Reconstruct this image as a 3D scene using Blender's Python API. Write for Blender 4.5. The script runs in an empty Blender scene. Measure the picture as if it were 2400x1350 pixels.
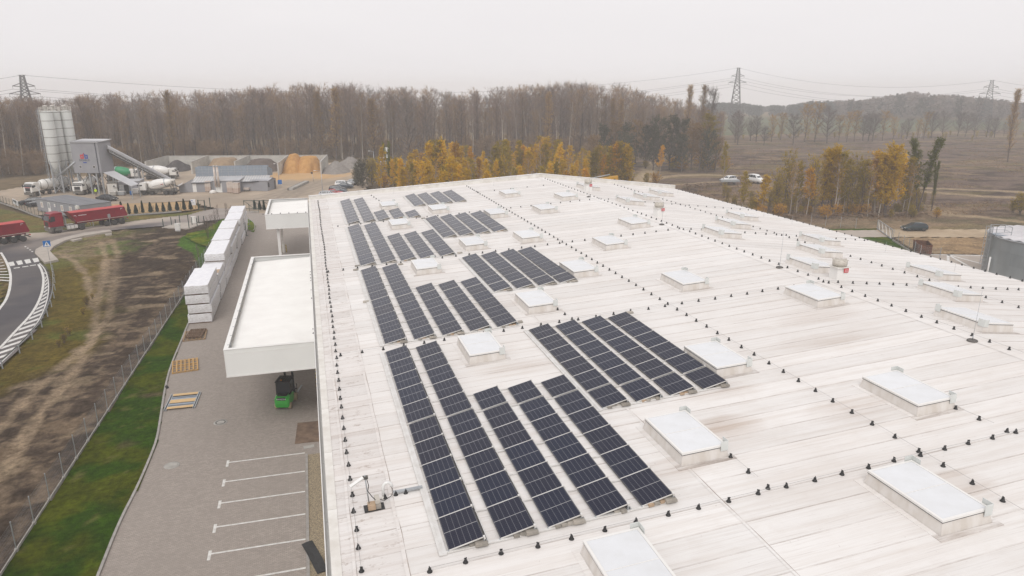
import bpy, bmesh, math, random
import numpy as np
from mathutils import Vector, Matrix

# ------------------------------------------------------------------ camera, sky, sun, exposure
sc = bpy.context.scene
HAZE = 0.0006
COL = sc.collection
rad = math.radians
CAM_H = 24.1
PITCH, YAW = 15.899, 16.1625            # degrees down / to the right of +Y
cd = bpy.data.cameras.new('camera')
cam = bpy.data.objects.new('camera', cd)
COL.objects.link(cam)
cam.location = (0, 0, CAM_H)
cam.rotation_euler = (rad(90 - PITCH), 0, rad(-YAW))
cd.sensor_width = 36.0
cd.lens = 36.0 * 1636.0 / 2400.0
cd.clip_start = 0.1
cd.clip_end = 8000
sc.camera = cam

SUN_EL, SUN_AZ = 48.0, 205.0            # elevation, compass-like azimuth from +Y clockwise (behind the camera, a little left)
world = bpy.data.worlds.new('World')
sc.world = world
world.use_nodes = True
wn, wl = world.node_tree.nodes, world.node_tree.links
wn.clear()
w_out = wn.new('ShaderNodeOutputWorld')
w_bg = wn.new('ShaderNodeBackground')
w_bg.inputs['Strength'].default_value = 0.1
sky = wn.new('ShaderNodeTexSky')
sky.sky_type = 'NISHITA'
sky.sun_disc = False
sky.sun_elevation = rad(SUN_EL)
sky.sun_rotation = rad(SUN_AZ)
sky.dust_density = 6.0
w_hs = wn.new('ShaderNodeHueSaturation')
w_hs.inputs['Saturation'].default_value = 0.05
w_mix = wn.new('ShaderNodeMix')          # the closed cloud deck: nearly all of the blue sky is covered
w_mix.data_type = 'RGBA'
w_mix.inputs['Factor'].default_value = 0.93
w_mix.inputs['B'].default_value = (8.35, 8.1, 8.2, 1)
wl.new(sky.outputs['Color'], w_hs.inputs['Color'])
w_tc = wn.new('ShaderNodeTexCoord'); w_mp = wn.new('ShaderNodeMapping'); w_nz = wn.new('ShaderNodeTexNoise'); w_cr = wn.new('ShaderNodeMix')
w_mp.inputs['Scale'].default_value = (1.5, 1.5, 7); w_nz.inputs['Scale'].default_value = 2.2; w_nz.inputs['Detail'].default_value = 4
w_cr.data_type = 'RGBA'; w_cr.inputs['A'].default_value = (8.1, 7.85, 7.97, 1); w_cr.inputs['B'].default_value = (8.6, 8.35, 8.43, 1)
wl.new(w_tc.outputs['Generated'], w_mp.inputs['Vector']); wl.new(w_mp.outputs['Vector'], w_nz.inputs['Vector']); wl.new(w_nz.outputs['Fac'], w_cr.inputs['Factor'])
wl.new(w_cr.outputs['Result'], w_mix.inputs['B'])
wl.new(w_hs.outputs['Color'], w_mix.inputs['A'])
wl.new(w_mix.outputs['Result'], w_bg.inputs['Color'])
wl.new(w_bg.outputs['Background'], w_out.inputs['Surface'])

sd = bpy.data.lights.new('sun', 'SUN')
sd.energy = 1.3
sd.angle = rad(30)
sd.color = (1.0, 0.975, 0.945)
sun = bpy.data.objects.new('sun', sd)
COL.objects.link(sun)
_sv = Vector((math.sin(rad(SUN_AZ)) * math.cos(rad(SUN_EL)), math.cos(rad(SUN_AZ)) * math.cos(rad(SUN_EL)), math.sin(rad(SUN_EL))))
sun.rotation_euler = _sv.to_track_quat('Z', 'Y').to_euler()
sun.location = _sv * 300

sc.view_settings.view_transform = 'Standard'
sc.view_settings.look = 'None'
sc.view_settings.exposure = 0.16
sc.view_settings.gamma = 1.0
sc.view_settings.use_curve_mapping = False
sc.cycles.max_bounces = 16
sc.cycles.diffuse_bounces = 3
sc.cycles.glossy_bounces = 2
sc.cycles.transmission_bounces = 3
sc.cycles.transparent_max_bounces = 6
sc.cycles.volume_bounces = 12
sc.cycles.volume_step_rate = 4.0
sc.cycles.use_denoising = True
sc.cycles.use_adaptive_sampling = False

rnd = random.Random(7)
rng = np.random.default_rng(7)

# ------------------------------------------------------------------ survey: where a point of the photograph stands on a level or on the roof
_p, _y = rad(PITCH), rad(YAW)
FW = np.array([math.sin(_y) * math.cos(_p), math.cos(_y) * math.cos(_p), -math.sin(_p)])
RT = np.array([math.cos(_y), -math.sin(_y), 0.0])
UP = np.cross(RT, FW)
FPX = 1636.0


def ray(x, y):
    return FW + RT * ((x - 1200.0) / FPX) - UP * ((y - 675.0) / FPX)


def at(x, y, z=0.0):
    d = ray(x, y)
    t = (z - CAM_H) / d[2]
    return Vector((d[0] * t, d[1] * t, z))


def atD(x, D, z=0.0):
    """point at horizontal distance D from the camera in the direction of photo column x (at horizon height)"""
    d = ray(x, 209.0)
    n = math.hypot(d[0], d[1])
    return Vector((d[0] / n * D, d[1] / n * D, z))


def height(base, y, x=None):
    """height of the photo row y straight above a base point"""
    D = math.hypot(base[0], base[1])
    lo, hi = -5.0, 80.0
    for _ in range(40):
        m = (lo + hi) / 2
        P = np.array([base[0], base[1], m - CAM_H])
        yy = 675.0 - FPX * (P @ UP) / (P @ FW)
        if yy > y:
            lo = m
        else:
            hi = m
    return m


def px_of(P):
    P = np.array([P[0], P[1], P[2] - CAM_H])
    zz = P @ FW
    return 1200 + FPX * (P @ RT) / zz, 675 - FPX * (P @ UP) / zz


# ------------------------------------------------------------------ object helpers
def tag(o, label=None, cat=None, group=None, kind=None):
    if label: o['label'] = label
    if cat: o['category'] = cat
    if group: o['group'] = group
    if kind: o['kind'] = kind
    return o


def thing(name, label, cat, loc=(0, 0, 0), rz=0.0, group=None):
    o = bpy.data.objects.new(name, None)
    o.empty_display_size = 0.2
    COL.objects.link(o)
    o.location = loc
    o.rotation_euler = (0, 0, rz)
    return tag(o, label, cat, group)


KIDS = {}


def link(name, me, parent=None, loc=(0, 0, 0), rot=(0, 0, 0)):
    o = bpy.data.objects.new(name, me)
    COL.objects.link(o)
    o.location = loc
    o.rotation_euler = rot
    if parent is not None:
        o.parent = parent
        KIDS.setdefault(parent.name, []).append(o)
    return o


def copy_tree(o, parent=None, first=True):
    c = o.copy()
    COL.objects.link(c)
    if parent is not None:
        c.parent = parent
        KIDS.setdefault(parent.name, []).append(c)
    for ch in list(KIDS.get(o.name, [])):
        copy_tree(ch, c, False)
    return c


def clone(src, loc, rz, label=None, group=None):
    c = copy_tree(src)
    c.location = loc
    c.rotation_euler = (0, 0, rz)
    if label: c['label'] = label
    if group: c['group'] = group
    return c


class MB:
    def __init__(s):
        s.v, s.f, s.m, s.sm = [], [], [], []

    def add(s, vs, fs, m=0, smooth=False):
        o = len(s.v)
        s.v.extend([tuple(v) for v in vs])
        for f in fs:
            s.f.append(tuple(i + o for i in f))
            s.m.append(m)
            s.sm.append(smooth)
        return s

    def quad(s, a, b, c, d, m=0):
        return s.add([a, b, c, d], [(0, 1, 2, 3)], m)

    def bx(s, x0, x1, y0, y1, z0, z1, m=0, top=1.0, M=None):
        cx, cy = (x0 + x1) / 2, (y0 + y1) / 2
        vs = [(x0, y0, z0), (x1, y0, z0), (x1, y1, z0), (x0, y1, z0)]
        for (x, y) in ((x0, y0), (x1, y0), (x1, y1), (x0, y1)):
            vs.append((cx + (x - cx) * top, cy + (y - cy) * top, z1))
        if M is not None:
            vs = [M @ Vector(v) for v in vs]
        return s.add(vs, [(3, 2, 1, 0), (4, 5, 6, 7), (0, 1, 5, 4), (1, 2, 6, 5), (2, 3, 7, 6), (3, 0, 4, 7)], m)

    def bar(s, p0, p1, w=0.05, h=None, m=0):
        """rectangular bar between two points"""
        h = w if h is None else h
        p0, p1 = Vector(p0), Vector(p1)
        d = (p1 - p0).normalized()
        a = Vector((0, 0, 1)) if abs(d.z) < 0.95 else Vector((1, 0, 0))
        u = d.cross(a).normalized() * (w / 2)
        n = u.cross(d).normalized() * (h / 2)
        vs = [p + q for p in (p0, p1) for q in (-u - n, u - n, u + n, -u + n)]
        return s.add(vs, [(0, 1, 2, 3), (7, 6, 5, 4), (0, 4, 5, 1), (1, 5, 6, 2), (2, 6, 7, 3), (3, 7, 4, 0)], m)

    def tube(s, p0, p1, r0, r1=None, n=8, m=0, cap=True, smooth=True):
        return s.path([p0, p1], [r0, r0 if r1 is None else r1], n, m, cap, smooth)

    def path(s, pts, rs, n=6, m=0, cap=True, smooth=True):
        pts = [Vector(p) for p in pts]
        if not hasattr(rs, '__len__'): rs = [rs] * len(pts)
        o = len(s.v)
        d0 = (pts[1] - pts[0]).normalized()
        a = Vector((0, 0, 1)) if abs(d0.z) < 0.9 else Vector((1, 0, 0))
        u = d0.cross(a).normalized()
        for i, p in enumerate(pts):
            d = (pts[min(i + 1, len(pts) - 1)] - pts[max(i - 1, 0)]).normalized()
            u = (u - d * u.dot(d)).normalized()
            w = d.cross(u)
            for k in range(n):
                t = 2 * math.pi * k / n
                s.v.append(tuple(p + (u * math.cos(t) + w * math.sin(t)) * rs[i]))
        for i in range(len(pts) - 1):
            for k in range(n):
                k2 = (k + 1) % n
                s.f.append((o + i * n + k, o + i * n + k2, o + (i + 1) * n + k2, o + (i + 1) * n + k))
                s.m.append(m); s.sm.append(smooth)
        if cap:
            s.f.append(tuple(o + k for k in range(n))[::-1]); s.m.append(m); s.sm.append(False)
            e = o + (len(pts) - 1) * n
            s.f.append(tuple(e + k for k in range(n))); s.m.append(m); s.sm.append(False)
        return s

    def lathe(s, prof, n=16, M=None, m=0, smooth=True, mats=None):
        """prof: (r, z) pairs turned round z; M places it"""
        o = len(s.v)
        M = M or Matrix()
        for (r, z) in prof:
            for k in range(n):
                t = 2 * math.pi * k / n
                s.v.append(tuple(M @ Vector((r * math.cos(t), r * math.sin(t), z))))
        for i in range(len(prof) - 1):
            for k in range(n):
                k2 = (k + 1) % n
                s.f.append((o + i * n + k, o + i * n + k2, o + (i + 1) * n + k2, o + (i + 1) * n + k))
                s.m.append(mats[i] if mats else m); s.sm.append(smooth)
        if prof[0][0] > 1e-4:
            s.f.append(tuple(o + k for k in range(n))[::-1]); s.m.append(m); s.sm.append(False)
        if prof[-1][0] > 1e-4:
            e = o + (len(prof) - 1) * n
            s.f.append(tuple(e + k for k in range(n))); s.m.append(m); s.sm.append(False)
        return s

    def ext(s, prof, y0, y1, m=0, ch=0.0, M=None, smooth=False):
        """side outline (x, z) pushed through from y0 to y1, with a chamfer of ch at both ends"""
        n = len(prof)
        cx = sum(p[0] for p in prof) / n
        cz = sum(p[1] for p in prof) / n

        def ins(p):
            dx, dz = p[0] - cx, p[1] - cz
            L = math.hypot(dx, dz) or 1
            k = max(0, 1 - ch / L)
            return (cx + dx * k, cz + dz * k)
        rings = [(y0, True), (y0 + ch, False), (y1 - ch, False), (y1, True)] if ch > 0 else [(y0, False), (y1, False)]
        vs = []
        for (y, i) in rings:
            for p in prof:
                q = ins(p) if i else p
                vs.append((q[0], y, q[1]))
        if M is not None: vs = [M @ Vector(v) for v in vs]
        fs = []
        for r in range(len(rings) - 1):
            for k in range(n):
                k2 = (k + 1) % n
                fs.append((r * n + k, r * n + k2, (r + 1) * n + k2, (r + 1) * n + k))
        fs.append(tuple(range(n))[::-1])
        fs.append(tuple(range((len(rings) - 1) * n, len(rings) * n)))
        return s.add(vs, fs, m, smooth)

    def loft(s, rings, m=0, mats=None, cap=True, smooth=True):
        """rings: equally long closed outlines; mats[i][k] optional"""
        n = len(rings[0])
        vs = [v for r in rings for v in r]
        o = len(s.v)
        s.v.extend([tuple(v) for v in vs])
        for i in range(len(rings) - 1):
            for k in range(n):
                k2 = (k + 1) % n
                s.f.append((o + i * n + k, o + i * n + k2, o + (i + 1) * n + k2, o + (i + 1) * n + k))
                s.m.append(mats(i, k) if mats else m); s.sm.append(smooth)
        if cap:
            s.f.append(tuple(o + k for k in range(n))[::-1]); s.m.append(m); s.sm.append(False)
            s.f.append(tuple(o + (len(rings) - 1) * n + k for k in range(n))); s.m.append(m); s.sm.append(False)
        return s

    def poly(s, pts, z, m=0):
        return s.add([(p[0], p[1], z) for p in pts], [tuple(range(len(pts)))], m)

    def prism(s, pts, z0, z1, m=0):
        n = len(pts)
        vs = [(p[0], p[1], z0) for p in pts] + [(p[0], p[1], z1) for p in pts]
        fs = [tuple(range(n))[::-1], tuple(range(n, 2 * n))] + [(k, (k + 1) % n, n + (k + 1) % n, n + k) for k in range(n)]
        return s.add(vs, fs, m)

    def mesh(s, name, mats):
        me = bpy.data.meshes.new(name)
        me.from_pydata(s.v, [], s.f)
        for mt in (mats if isinstance(mats, (list, tuple)) else [mats]):
            me.materials.append(mt)
        me.polygons.foreach_set('material_index', s.m)
        me.polygons.foreach_set('use_smooth', s.sm)
        bm = bmesh.new(); bm.from_mesh(me)
        bmesh.ops.recalc_face_normals(bm, faces=bm.faces)
        bm.to_mesh(me); bm.free()
        me.update()
        return me

    def obj(s, name, mats, parent=None, loc=(0, 0, 0), rot=(0, 0, 0)):
        return link(name, s.mesh(name, mats), parent, loc, rot)


def mesh_np(name, V, F, mats, mi=None):
    """V (n,3); F (k,3) or (k,4) array"""
    me = bpy.data.meshes.new(name)
    V = np.asarray(V, dtype=np.float32); F = np.asarray(F, dtype=np.int32)
    k, c = F.shape
    me.vertices.add(len(V)); me.vertices.foreach_set('co', V.ravel())
    me.loops.add(k * c); me.loops.foreach_set('vertex_index', F.ravel())
    me.polygons.add(k)
    me.polygons.foreach_set('loop_start', np.arange(0, k * c, c, dtype=np.int32))
    me.polygons.foreach_set('loop_total', np.full(k, c, dtype=np.int32))
    for mt in (mats if isinstance(mats, (list, tuple)) else [mats]):
        me.materials.append(mt)
    if mi is not None: me.polygons.foreach_set('material_index', np.asarray(mi, dtype=np.int32))
    me.update(calc_edges=True)
    me.validate()
    return me


def vcol(me, cols):
    a = me.color_attributes.new('Col', 'FLOAT_COLOR', 'POINT')
    c = np.ones((len(cols), 4), dtype=np.float32); c[:, :3] = cols
    a.data.foreach_set('color', c.ravel())


# ------------------------------------------------------------------ numpy value noise
def vnoise(x, y, scale, seed):
    r = np.random.default_rng(seed).random((257, 257)).astype(np.float32)
    u, v = np.asarray(x) / scale + 1000.3, np.asarray(y) / scale + 1000.7
    iu, iv = np.floor(u).astype(int), np.floor(v).astype(int)
    fu, fv = u - iu, v - iv
    fu = fu * fu * (3 - 2 * fu); fv = fv * fv * (3 - 2 * fv)
    a = r[iu % 257, iv % 257]; b = r[(iu + 1) % 257, iv % 257]
    c = r[iu % 257, (iv + 1) % 257]; d = r[(iu + 1) % 257, (iv + 1) % 257]
    return (a * (1 - fu) + b * fu) * (1 - fv) + (c * (1 - fu) + d * fu) * fv


def fbm(x, y, scale, seed, oct=4):
    t, a, s = 0.0, 0.5, 0.0
    for i in range(oct):
        t = t + a * vnoise(x, y, scale / 2 ** i, seed + i); s += a; a *= 0.5
    return t / s


def sstep(a, b, x):
    t = np.clip((x - a) / (b - a), 0, 1)
    return t * t * (3 - 2 * t)


# ------------------------------------------------------------------ materials
def new_mat(name):
    m = bpy.data.materials.new(name)
    m.use_nodes = True
    nt = m.node_tree
    nt.nodes.clear()
    out = nt.nodes.new('ShaderNodeOutputMaterial')
    b = nt.nodes.new('ShaderNodeBsdfPrincipled')
    nt.links.new(b.outputs['BSDF'], out.inputs['Surface'])
    return m, nt, b, out


def nd(nt, typ, **kw):
    n = nt.nodes.new('ShaderNode' + typ)
    for k, v in kw.items():
        if k in n.inputs: n.inputs[k].default_value = v
        else: setattr(n, k, v)
    return n


def math_n(nt, op, a, b=None, c=None):
    n = nt.nodes.new('ShaderNodeMath'); n.operation = op
    for i, q in enumerate((a, b, c)):
        if q is None: continue
        if isinstance(q, (int, float)): n.inputs[i].default_value = q
        else: nt.links.new(q, n.inputs[i])
    return n.outputs[0]


def mixc(nt, fac, a, b, typ='MIX'):
    n = nt.nodes.new('ShaderNodeMix'); n.data_type = 'RGBA'; n.blend_type = typ
    for nm, q in (('Factor', fac), ('A', a), ('B', b)):
        if isinstance(q, (int, float)): n.inputs[nm].default_value = q
        elif isinstance(q, tuple): n.inputs[nm].default_value = (q[0], q[1], q[2], 1)
        else: nt.links.new(q, n.inputs[nm])
    return n.outputs['Result']


def coords(nt, stretch=(1, 1, 1), world=False):
    if world:
        g = nt.nodes.new('ShaderNodeNewGeometry').outputs['Position']
    else:
        g = nt.nodes.new('ShaderNodeTexCoord').outputs['Object']
    mp = nt.nodes.new('ShaderNodeMapping')
    mp.inputs['Scale'].default_value = stretch
    nt.links.new(g, mp.inputs['Vector'])
    return mp.outputs['Vector']


def noise(nt, vec, scale, detail=5, rough=0.6, lo=0.3, hi=0.7):
    n = nd(nt, 'TexNoise', Scale=scale, Detail=detail, Roughness=rough)
    nt.links.new(vec, n.inputs['Vector'])
    r = nd(nt, 'MapRange')
    r.inputs['From Min'].default_value = lo; r.inputs['From Max'].default_value = hi
    nt.links.new(n.outputs['Fac'], r.inputs['Value'])
    return r.outputs['Result']


def bump(nt, b, h, strength=0.3, dist=0.02):
    n = nd(nt, 'Bump', Strength=strength, Distance=dist)
    nt.links.new(h, n.inputs['Height'])
    nt.links.new(n.outputs['Normal'], b.inputs['Normal'])


def mat(name, c, rough=0.6, metal=0.0, c2=None, scale=1.5, stretch=(1, 1, 1), bmp=0.0, bscale=None, bdist=0.02, coat=0.0, spec=None, rand=0.0, world=False, lo=0.35, hi=0.65):
    m, nt, b, out = new_mat(name)
    b.inputs['Roughness'].default_value = rough
    b.inputs['Metallic'].default_value = metal
    if coat: b.inputs['Coat Weight'].default_value = coat; b.inputs['Coat Roughness'].default_value = 0.05
    if spec is not None: b.inputs['Specular IOR Level'].default_value = spec
    if spec is None and rough >= .85: b.inputs['Specular IOR Level'].default_value = 0.1
    if c2 is None: c2 = tuple(x * 0.8 for x in c)
    vec = coords(nt, stretch, world)
    f = noise(nt, vec, scale, lo=lo, hi=hi)
    col = mixc(nt, f, c, c2)
    if rand:
        oi = nt.nodes.new('ShaderNodeObjectInfo')
        k = math_n(nt, 'MULTIPLY_ADD', oi.outputs['Random'], 2 * rand, 1 - rand)
        vm = nd(nt, 'VectorMath', operation='SCALE')
        nt.links.new(col, vm.inputs[0]); nt.links.new(k, vm.inputs['Scale'])
        col = vm.outputs[0]
    nt.links.new(col, b.inputs['Base Color'])
    if bmp:
        h = noise(nt, vec, bscale or scale * 4, lo=0.2, hi=0.8)
        bump(nt, b, h, bmp, bdist)
    return m


def vmat(name, rough=0.9, scale=6.0, amt=0.35, bmp=0.4, bscale=8.0, bdist=0.05):
    """ground whose soil / grass / sand mix is stored per point, with fine grain on top"""
    m, nt, b, out = new_mat(name)
    b.inputs['Roughness'].default_value = rough
    b.inputs['Specular IOR Level'].default_value = 0.03
    a = nd(nt, 'VertexColor', layer_name='Col')
    vec = coords(nt)
    f = noise(nt, vec, scale, 8, 0.7, 0.25, 0.75)
    f2 = noise(nt, vec, scale * 0.17, 5, 0.65, 0.25, 0.75)
    k = math_n(nt, 'MULTIPLY_ADD', f, 2 * amt, 1 - amt)
    k2 = math_n(nt, 'MULTIPLY_ADD', f2, amt, 1 - amt * 0.5)
    kk = math_n(nt, 'MULTIPLY', k, k2)
    vm = nd(nt, 'VectorMath', operation='SCALE')
    nt.links.new(a.outputs['Color'], vm.inputs[0]); nt.links.new(kk, vm.inputs['Scale'])
    nt.links.new(vm.outputs[0], b.inputs['Base Color'])
    if bmp:
        h = noise(nt, vec, bscale, 8, 0.75, 0.2, 0.8)
        bump(nt, b, h, bmp, bdist)
    return m


M = {}
M['white'] = mat('white_paint', (0.77, 0.76, 0.735), 0.45, c2=(0.72, 0.705, 0.68), scale=0.6)
M['white_dirty'] = mat('weathered_white', (0.74, 0.72, 0.68), 0.6, c2=(0.60, 0.57, 0.52), scale=1.2, bmp=0.05)
M['panelwall'] = mat('wall_panel', (0.78, 0.78, 0.755), 0.5, c2=(0.74, 0.74, 0.715), scale=0.3)
M['opal'] = mat('opal_glazing', (0.70, 0.715, 0.735), 0.25, c2=(0.655, 0.665, 0.675), scale=1.5, rand=0.03)
M['curb'] = mat('curb_membrane', (0.69, 0.66, 0.63), 0.7, c2=(0.57, 0.525, 0.475), scale=2.0, stretch=(1, 1, 0.3))
M['alu'] = mat('aluminium', (0.72, 0.71, 0.69), 0.45, 0.25, c2=(0.62, 0.60, 0.57), scale=3)
M['galv'] = mat('galvanised_steel', (0.46, 0.48, 0.49), 0.45, 0.5, c2=(0.36, 0.38, 0.40), scale=2)
M['dark'] = mat('dark_gap', (0.02, 0.02, 0.02), 0.7)
M['black'] = mat('black_plastic', (0.012, 0.012, 0.013), 0.5, c2=(0.02, 0.02, 0.02), scale=20)
M['rubber'] = mat('rubber', (0.022, 0.022, 0.022), 0.8, c2=(0.05, 0.045, 0.04), scale=4)
M['concrete'] = mat('concrete', (0.42, 0.40, 0.37), 0.85, c2=(0.30, 0.285, 0.26), scale=1.3, bmp=0.2)
M['concrete_wall'] = mat('cast_concrete', (0.55, 0.53, 0.48), 0.85, c2=(0.43, 0.41, 0.37), scale=0.35, stretch=(1, 1, 2), bmp=0.2)
M['ballast'] = mat('ballast_block', (0.40, 0.36, 0.31), 0.9, c2=(0.30, 0.28, 0.25), scale=5, bmp=0.3, rand=0.25)
M['tan_block'] = mat('tan_block', (0.46, 0.34, 0.23), 0.9, c2=(0.38, 0.28, 0.2), scale=5, bmp=0.3)
M['wood'] = mat('pallet_wood', (0.50, 0.31, 0.11), 0.75, c2=(0.40, 0.23, 0.08), scale=3, stretch=(1, 6, 6), bmp=0.2, rand=0.15)
M['wood_old'] = mat('weathered_wood', (0.20, 0.13, 0.085), 0.85, c2=(0.10, 0.07, 0.05), scale=3, stretch=(1, 6, 6), bmp=0.3, rand=0.2)
M['board'] = mat('pine_board', (0.62, 0.43, 0.22), 0.7, c2=(0.54, 0.36, 0.17), scale=2, stretch=(1, 6, 1))
M['wood_mid'] = mat('brown_wood', (0.36, 0.24, 0.13), 0.8, c2=(0.24, 0.16, 0.09), scale=3, stretch=(1, 6, 6), bmp=0.2)
M['mesh_dark'] = mat('mesh_wire', (0.20, 0.205, 0.215), 0.6, 0.2)
M['steelblue'] = mat('blue_grey_steel', (0.30, 0.345, 0.40), 0.45, 0.3, c2=(0.25, 0.29, 0.335), scale=2)
M['greywall'] = mat('grey_cladding', (0.30, 0.30, 0.315), 0.55, c2=(0.26, 0.26, 0.28), scale=0.5)
M['greyroof'] = mat('grey_sheet_roof', (0.50, 0.50, 0.51), 0.45, 0.1, c2=(0.42, 0.42, 0.43), scale=0.4)
M['slate'] = mat('container_roof', (0.155, 0.16, 0.175), 0.6, c2=(0.20, 0.20, 0.21), scale=0.4)
M['silo'] = mat('silo_paint', (0.63, 0.645, 0.62), 0.5, c2=(0.55, 0.56, 0.535), scale=0.4, stretch=(1, 1, 0.25))
M['glass'] = mat('window_glass', (0.03, 0.035, 0.04), 0.12, c2=(0.03, 0.033, 0.038), scale=1, spec=0.4)
M['lamp'] = mat('lamp_glass', (0.75, 0.75, 0.72), 0.15)
M['red_lamp'] = mat('red_lamp', (0.45, 0.02, 0.02), 0.25)
M['red'] = mat('red_truck_paint', (0.25, 0.005, 0.02), 0.45, c2=(0.20, 0.007, 0.02), scale=1, coat=0.1, spec=0.3)
M['tarp'] = mat('red_tarpaulin', (0.47, 0.05, 0.045), 0.6, c2=(0.40, 0.04, 0.04), scale=1.2, bmp=0.2, bscale=3)
M['truck_white'] = mat('white_truck_paint', (0.76, 0.75, 0.72), 0.35, c2=(0.68, 0.66, 0.62), scale=1.2, coat=0.3)
M['chassis'] = mat('dusty_chassis', (0.085, 0.08, 0.075), 0.8, c2=(0.17, 0.155, 0.13), scale=2.5)
M['yellow'] = mat('digger_yellow', (0.62, 0.33, 0.03), 0.5, c2=(0.5, 0.27, 0.04), scale=1)
M['hivis'] = mat('high_visibility_yellow', (0.62, 0.85, 0.02), 0.6)
M['skin'] = mat('skin', (0.5, 0.32, 0.24), 0.6)
M['navy'] = mat('dark_trousers', (0.03, 0.035, 0.05), 0.8)
M['greenlift'] = mat('green_machine_paint', (0.04, 0.44, 0.045), 0.35, c2=(0.03, 0.36, 0.04), scale=2, coat=0.4)
M['greentank'] = mat('green_drum_paint', (0.01, 0.27, 0.10), 0.4, c2=(0.01, 0.20, 0.08), scale=0.8)
M['tyre_beige'] = mat('non_marking_tyre', (0.42, 0.33, 0.22), 0.8)
M['sign_red'] = mat('red_sign', (0.55, 0.02, 0.03), 0.5)
M['sign_blue'] = mat('blue_sign', (0.01, 0.16, 0.50), 0.45)
M['sign_white'] = mat('white_sign', (0.82, 0.82, 0.82), 0.5, c2=(0.78, 0.78, 0.78))
M['warn_yellow'] = mat('warning_yellow', (0.60, 0.42, 0.02), 0.6)
M['post_green'] = mat('dark_green_post', (0.02, 0.05, 0.04), 0.5)
M['rust'] = mat('rusty_steel', (0.17, 0.075, 0.045), 0.85, c2=(0.07, 0.045, 0.035), scale=1.5, bmp=0.3)
M['wrap'] = mat('white_plastic_wrap', (0.83, 0.83, 0.85), 0.32, c2=(0.72, 0.72, 0.76), scale=2.2, bmp=0.5, bscale=4, bdist=0.05, rand=0.03)
M['wrapside'] = mat('grey_plastic_wrap', (0.74, 0.735, 0.745), 0.35, c2=(0.56, 0.545, 0.54), scale=3.0, stretch=(1, 1, 3), bmp=0.7, bscale=5, bdist=0.05, rand=0.06)  # pack sides, greyer and more mottled than the top
M['plastic_white'] = mat('white_plastic', (0.82, 0.82, 0.80), 0.35)
M['kerb'] = mat('kerb_stone', (0.36, 0.34, 0.315), 0.85, c2=(0.27, 0.25, 0.23), scale=2, bmp=0.2, rand=0.08)
M['brickpack'] = mat('packed_bricks', (0.40, 0.27, 0.20), 0.8, c2=(0.50, 0.42, 0.36), scale=3)
M['film'] = mat('stretch_film', (0.60, 0.55, 0.50), 0.3, c2=(0.45, 0.36, 0.30), scale=2.5)
M['paintline'] = mat('road_paint', (0.70, 0.69, 0.66), 0.7, c2=(0.50, 0.48, 0.45), scale=3)
M['wire'] = mat('conductor_wire', (0.40, 0.39, 0.38), 0.5, 0.4)
M['carblack'] = mat('car_black', (0.012, 0.014, 0.018), 0.25, c2=(0.02, 0.022, 0.026), coat=0.25)
M['cargreen'] = mat('car_dark_green', (0.012, 0.028, 0.034), 0.25, c2=(0.018, 0.034, 0.04), coat=0.25)
M['carsilver'] = mat('car_silver', (0.50, 0.51, 0.53), 0.3, 0.3, c2=(0.45, 0.46, 0.48), coat=0.25)
M['carred'] = mat('car_red', (0.38, 0.015, 0.02), 0.3, c2=(0.33, 0.015, 0.02), coat=0.25)
M['carwhite'] = mat('car_white', (0.78, 0.78, 0.77), 0.3, c2=(0.72, 0.72, 0.71), coat=0.25)
M['carblue'] = mat('car_grey_blue', (0.05, 0.065, 0.085), 0.3, c2=(0.06, 0.075, 0.1), coat=0.25)
M['rim'] = mat('wheel_rim', (0.45, 0.44, 0.42), 0.4, 0.5)
M['rim_dusty'] = mat('dusty_rim', (0.36, 0.33, 0.29), 0.7)
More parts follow.
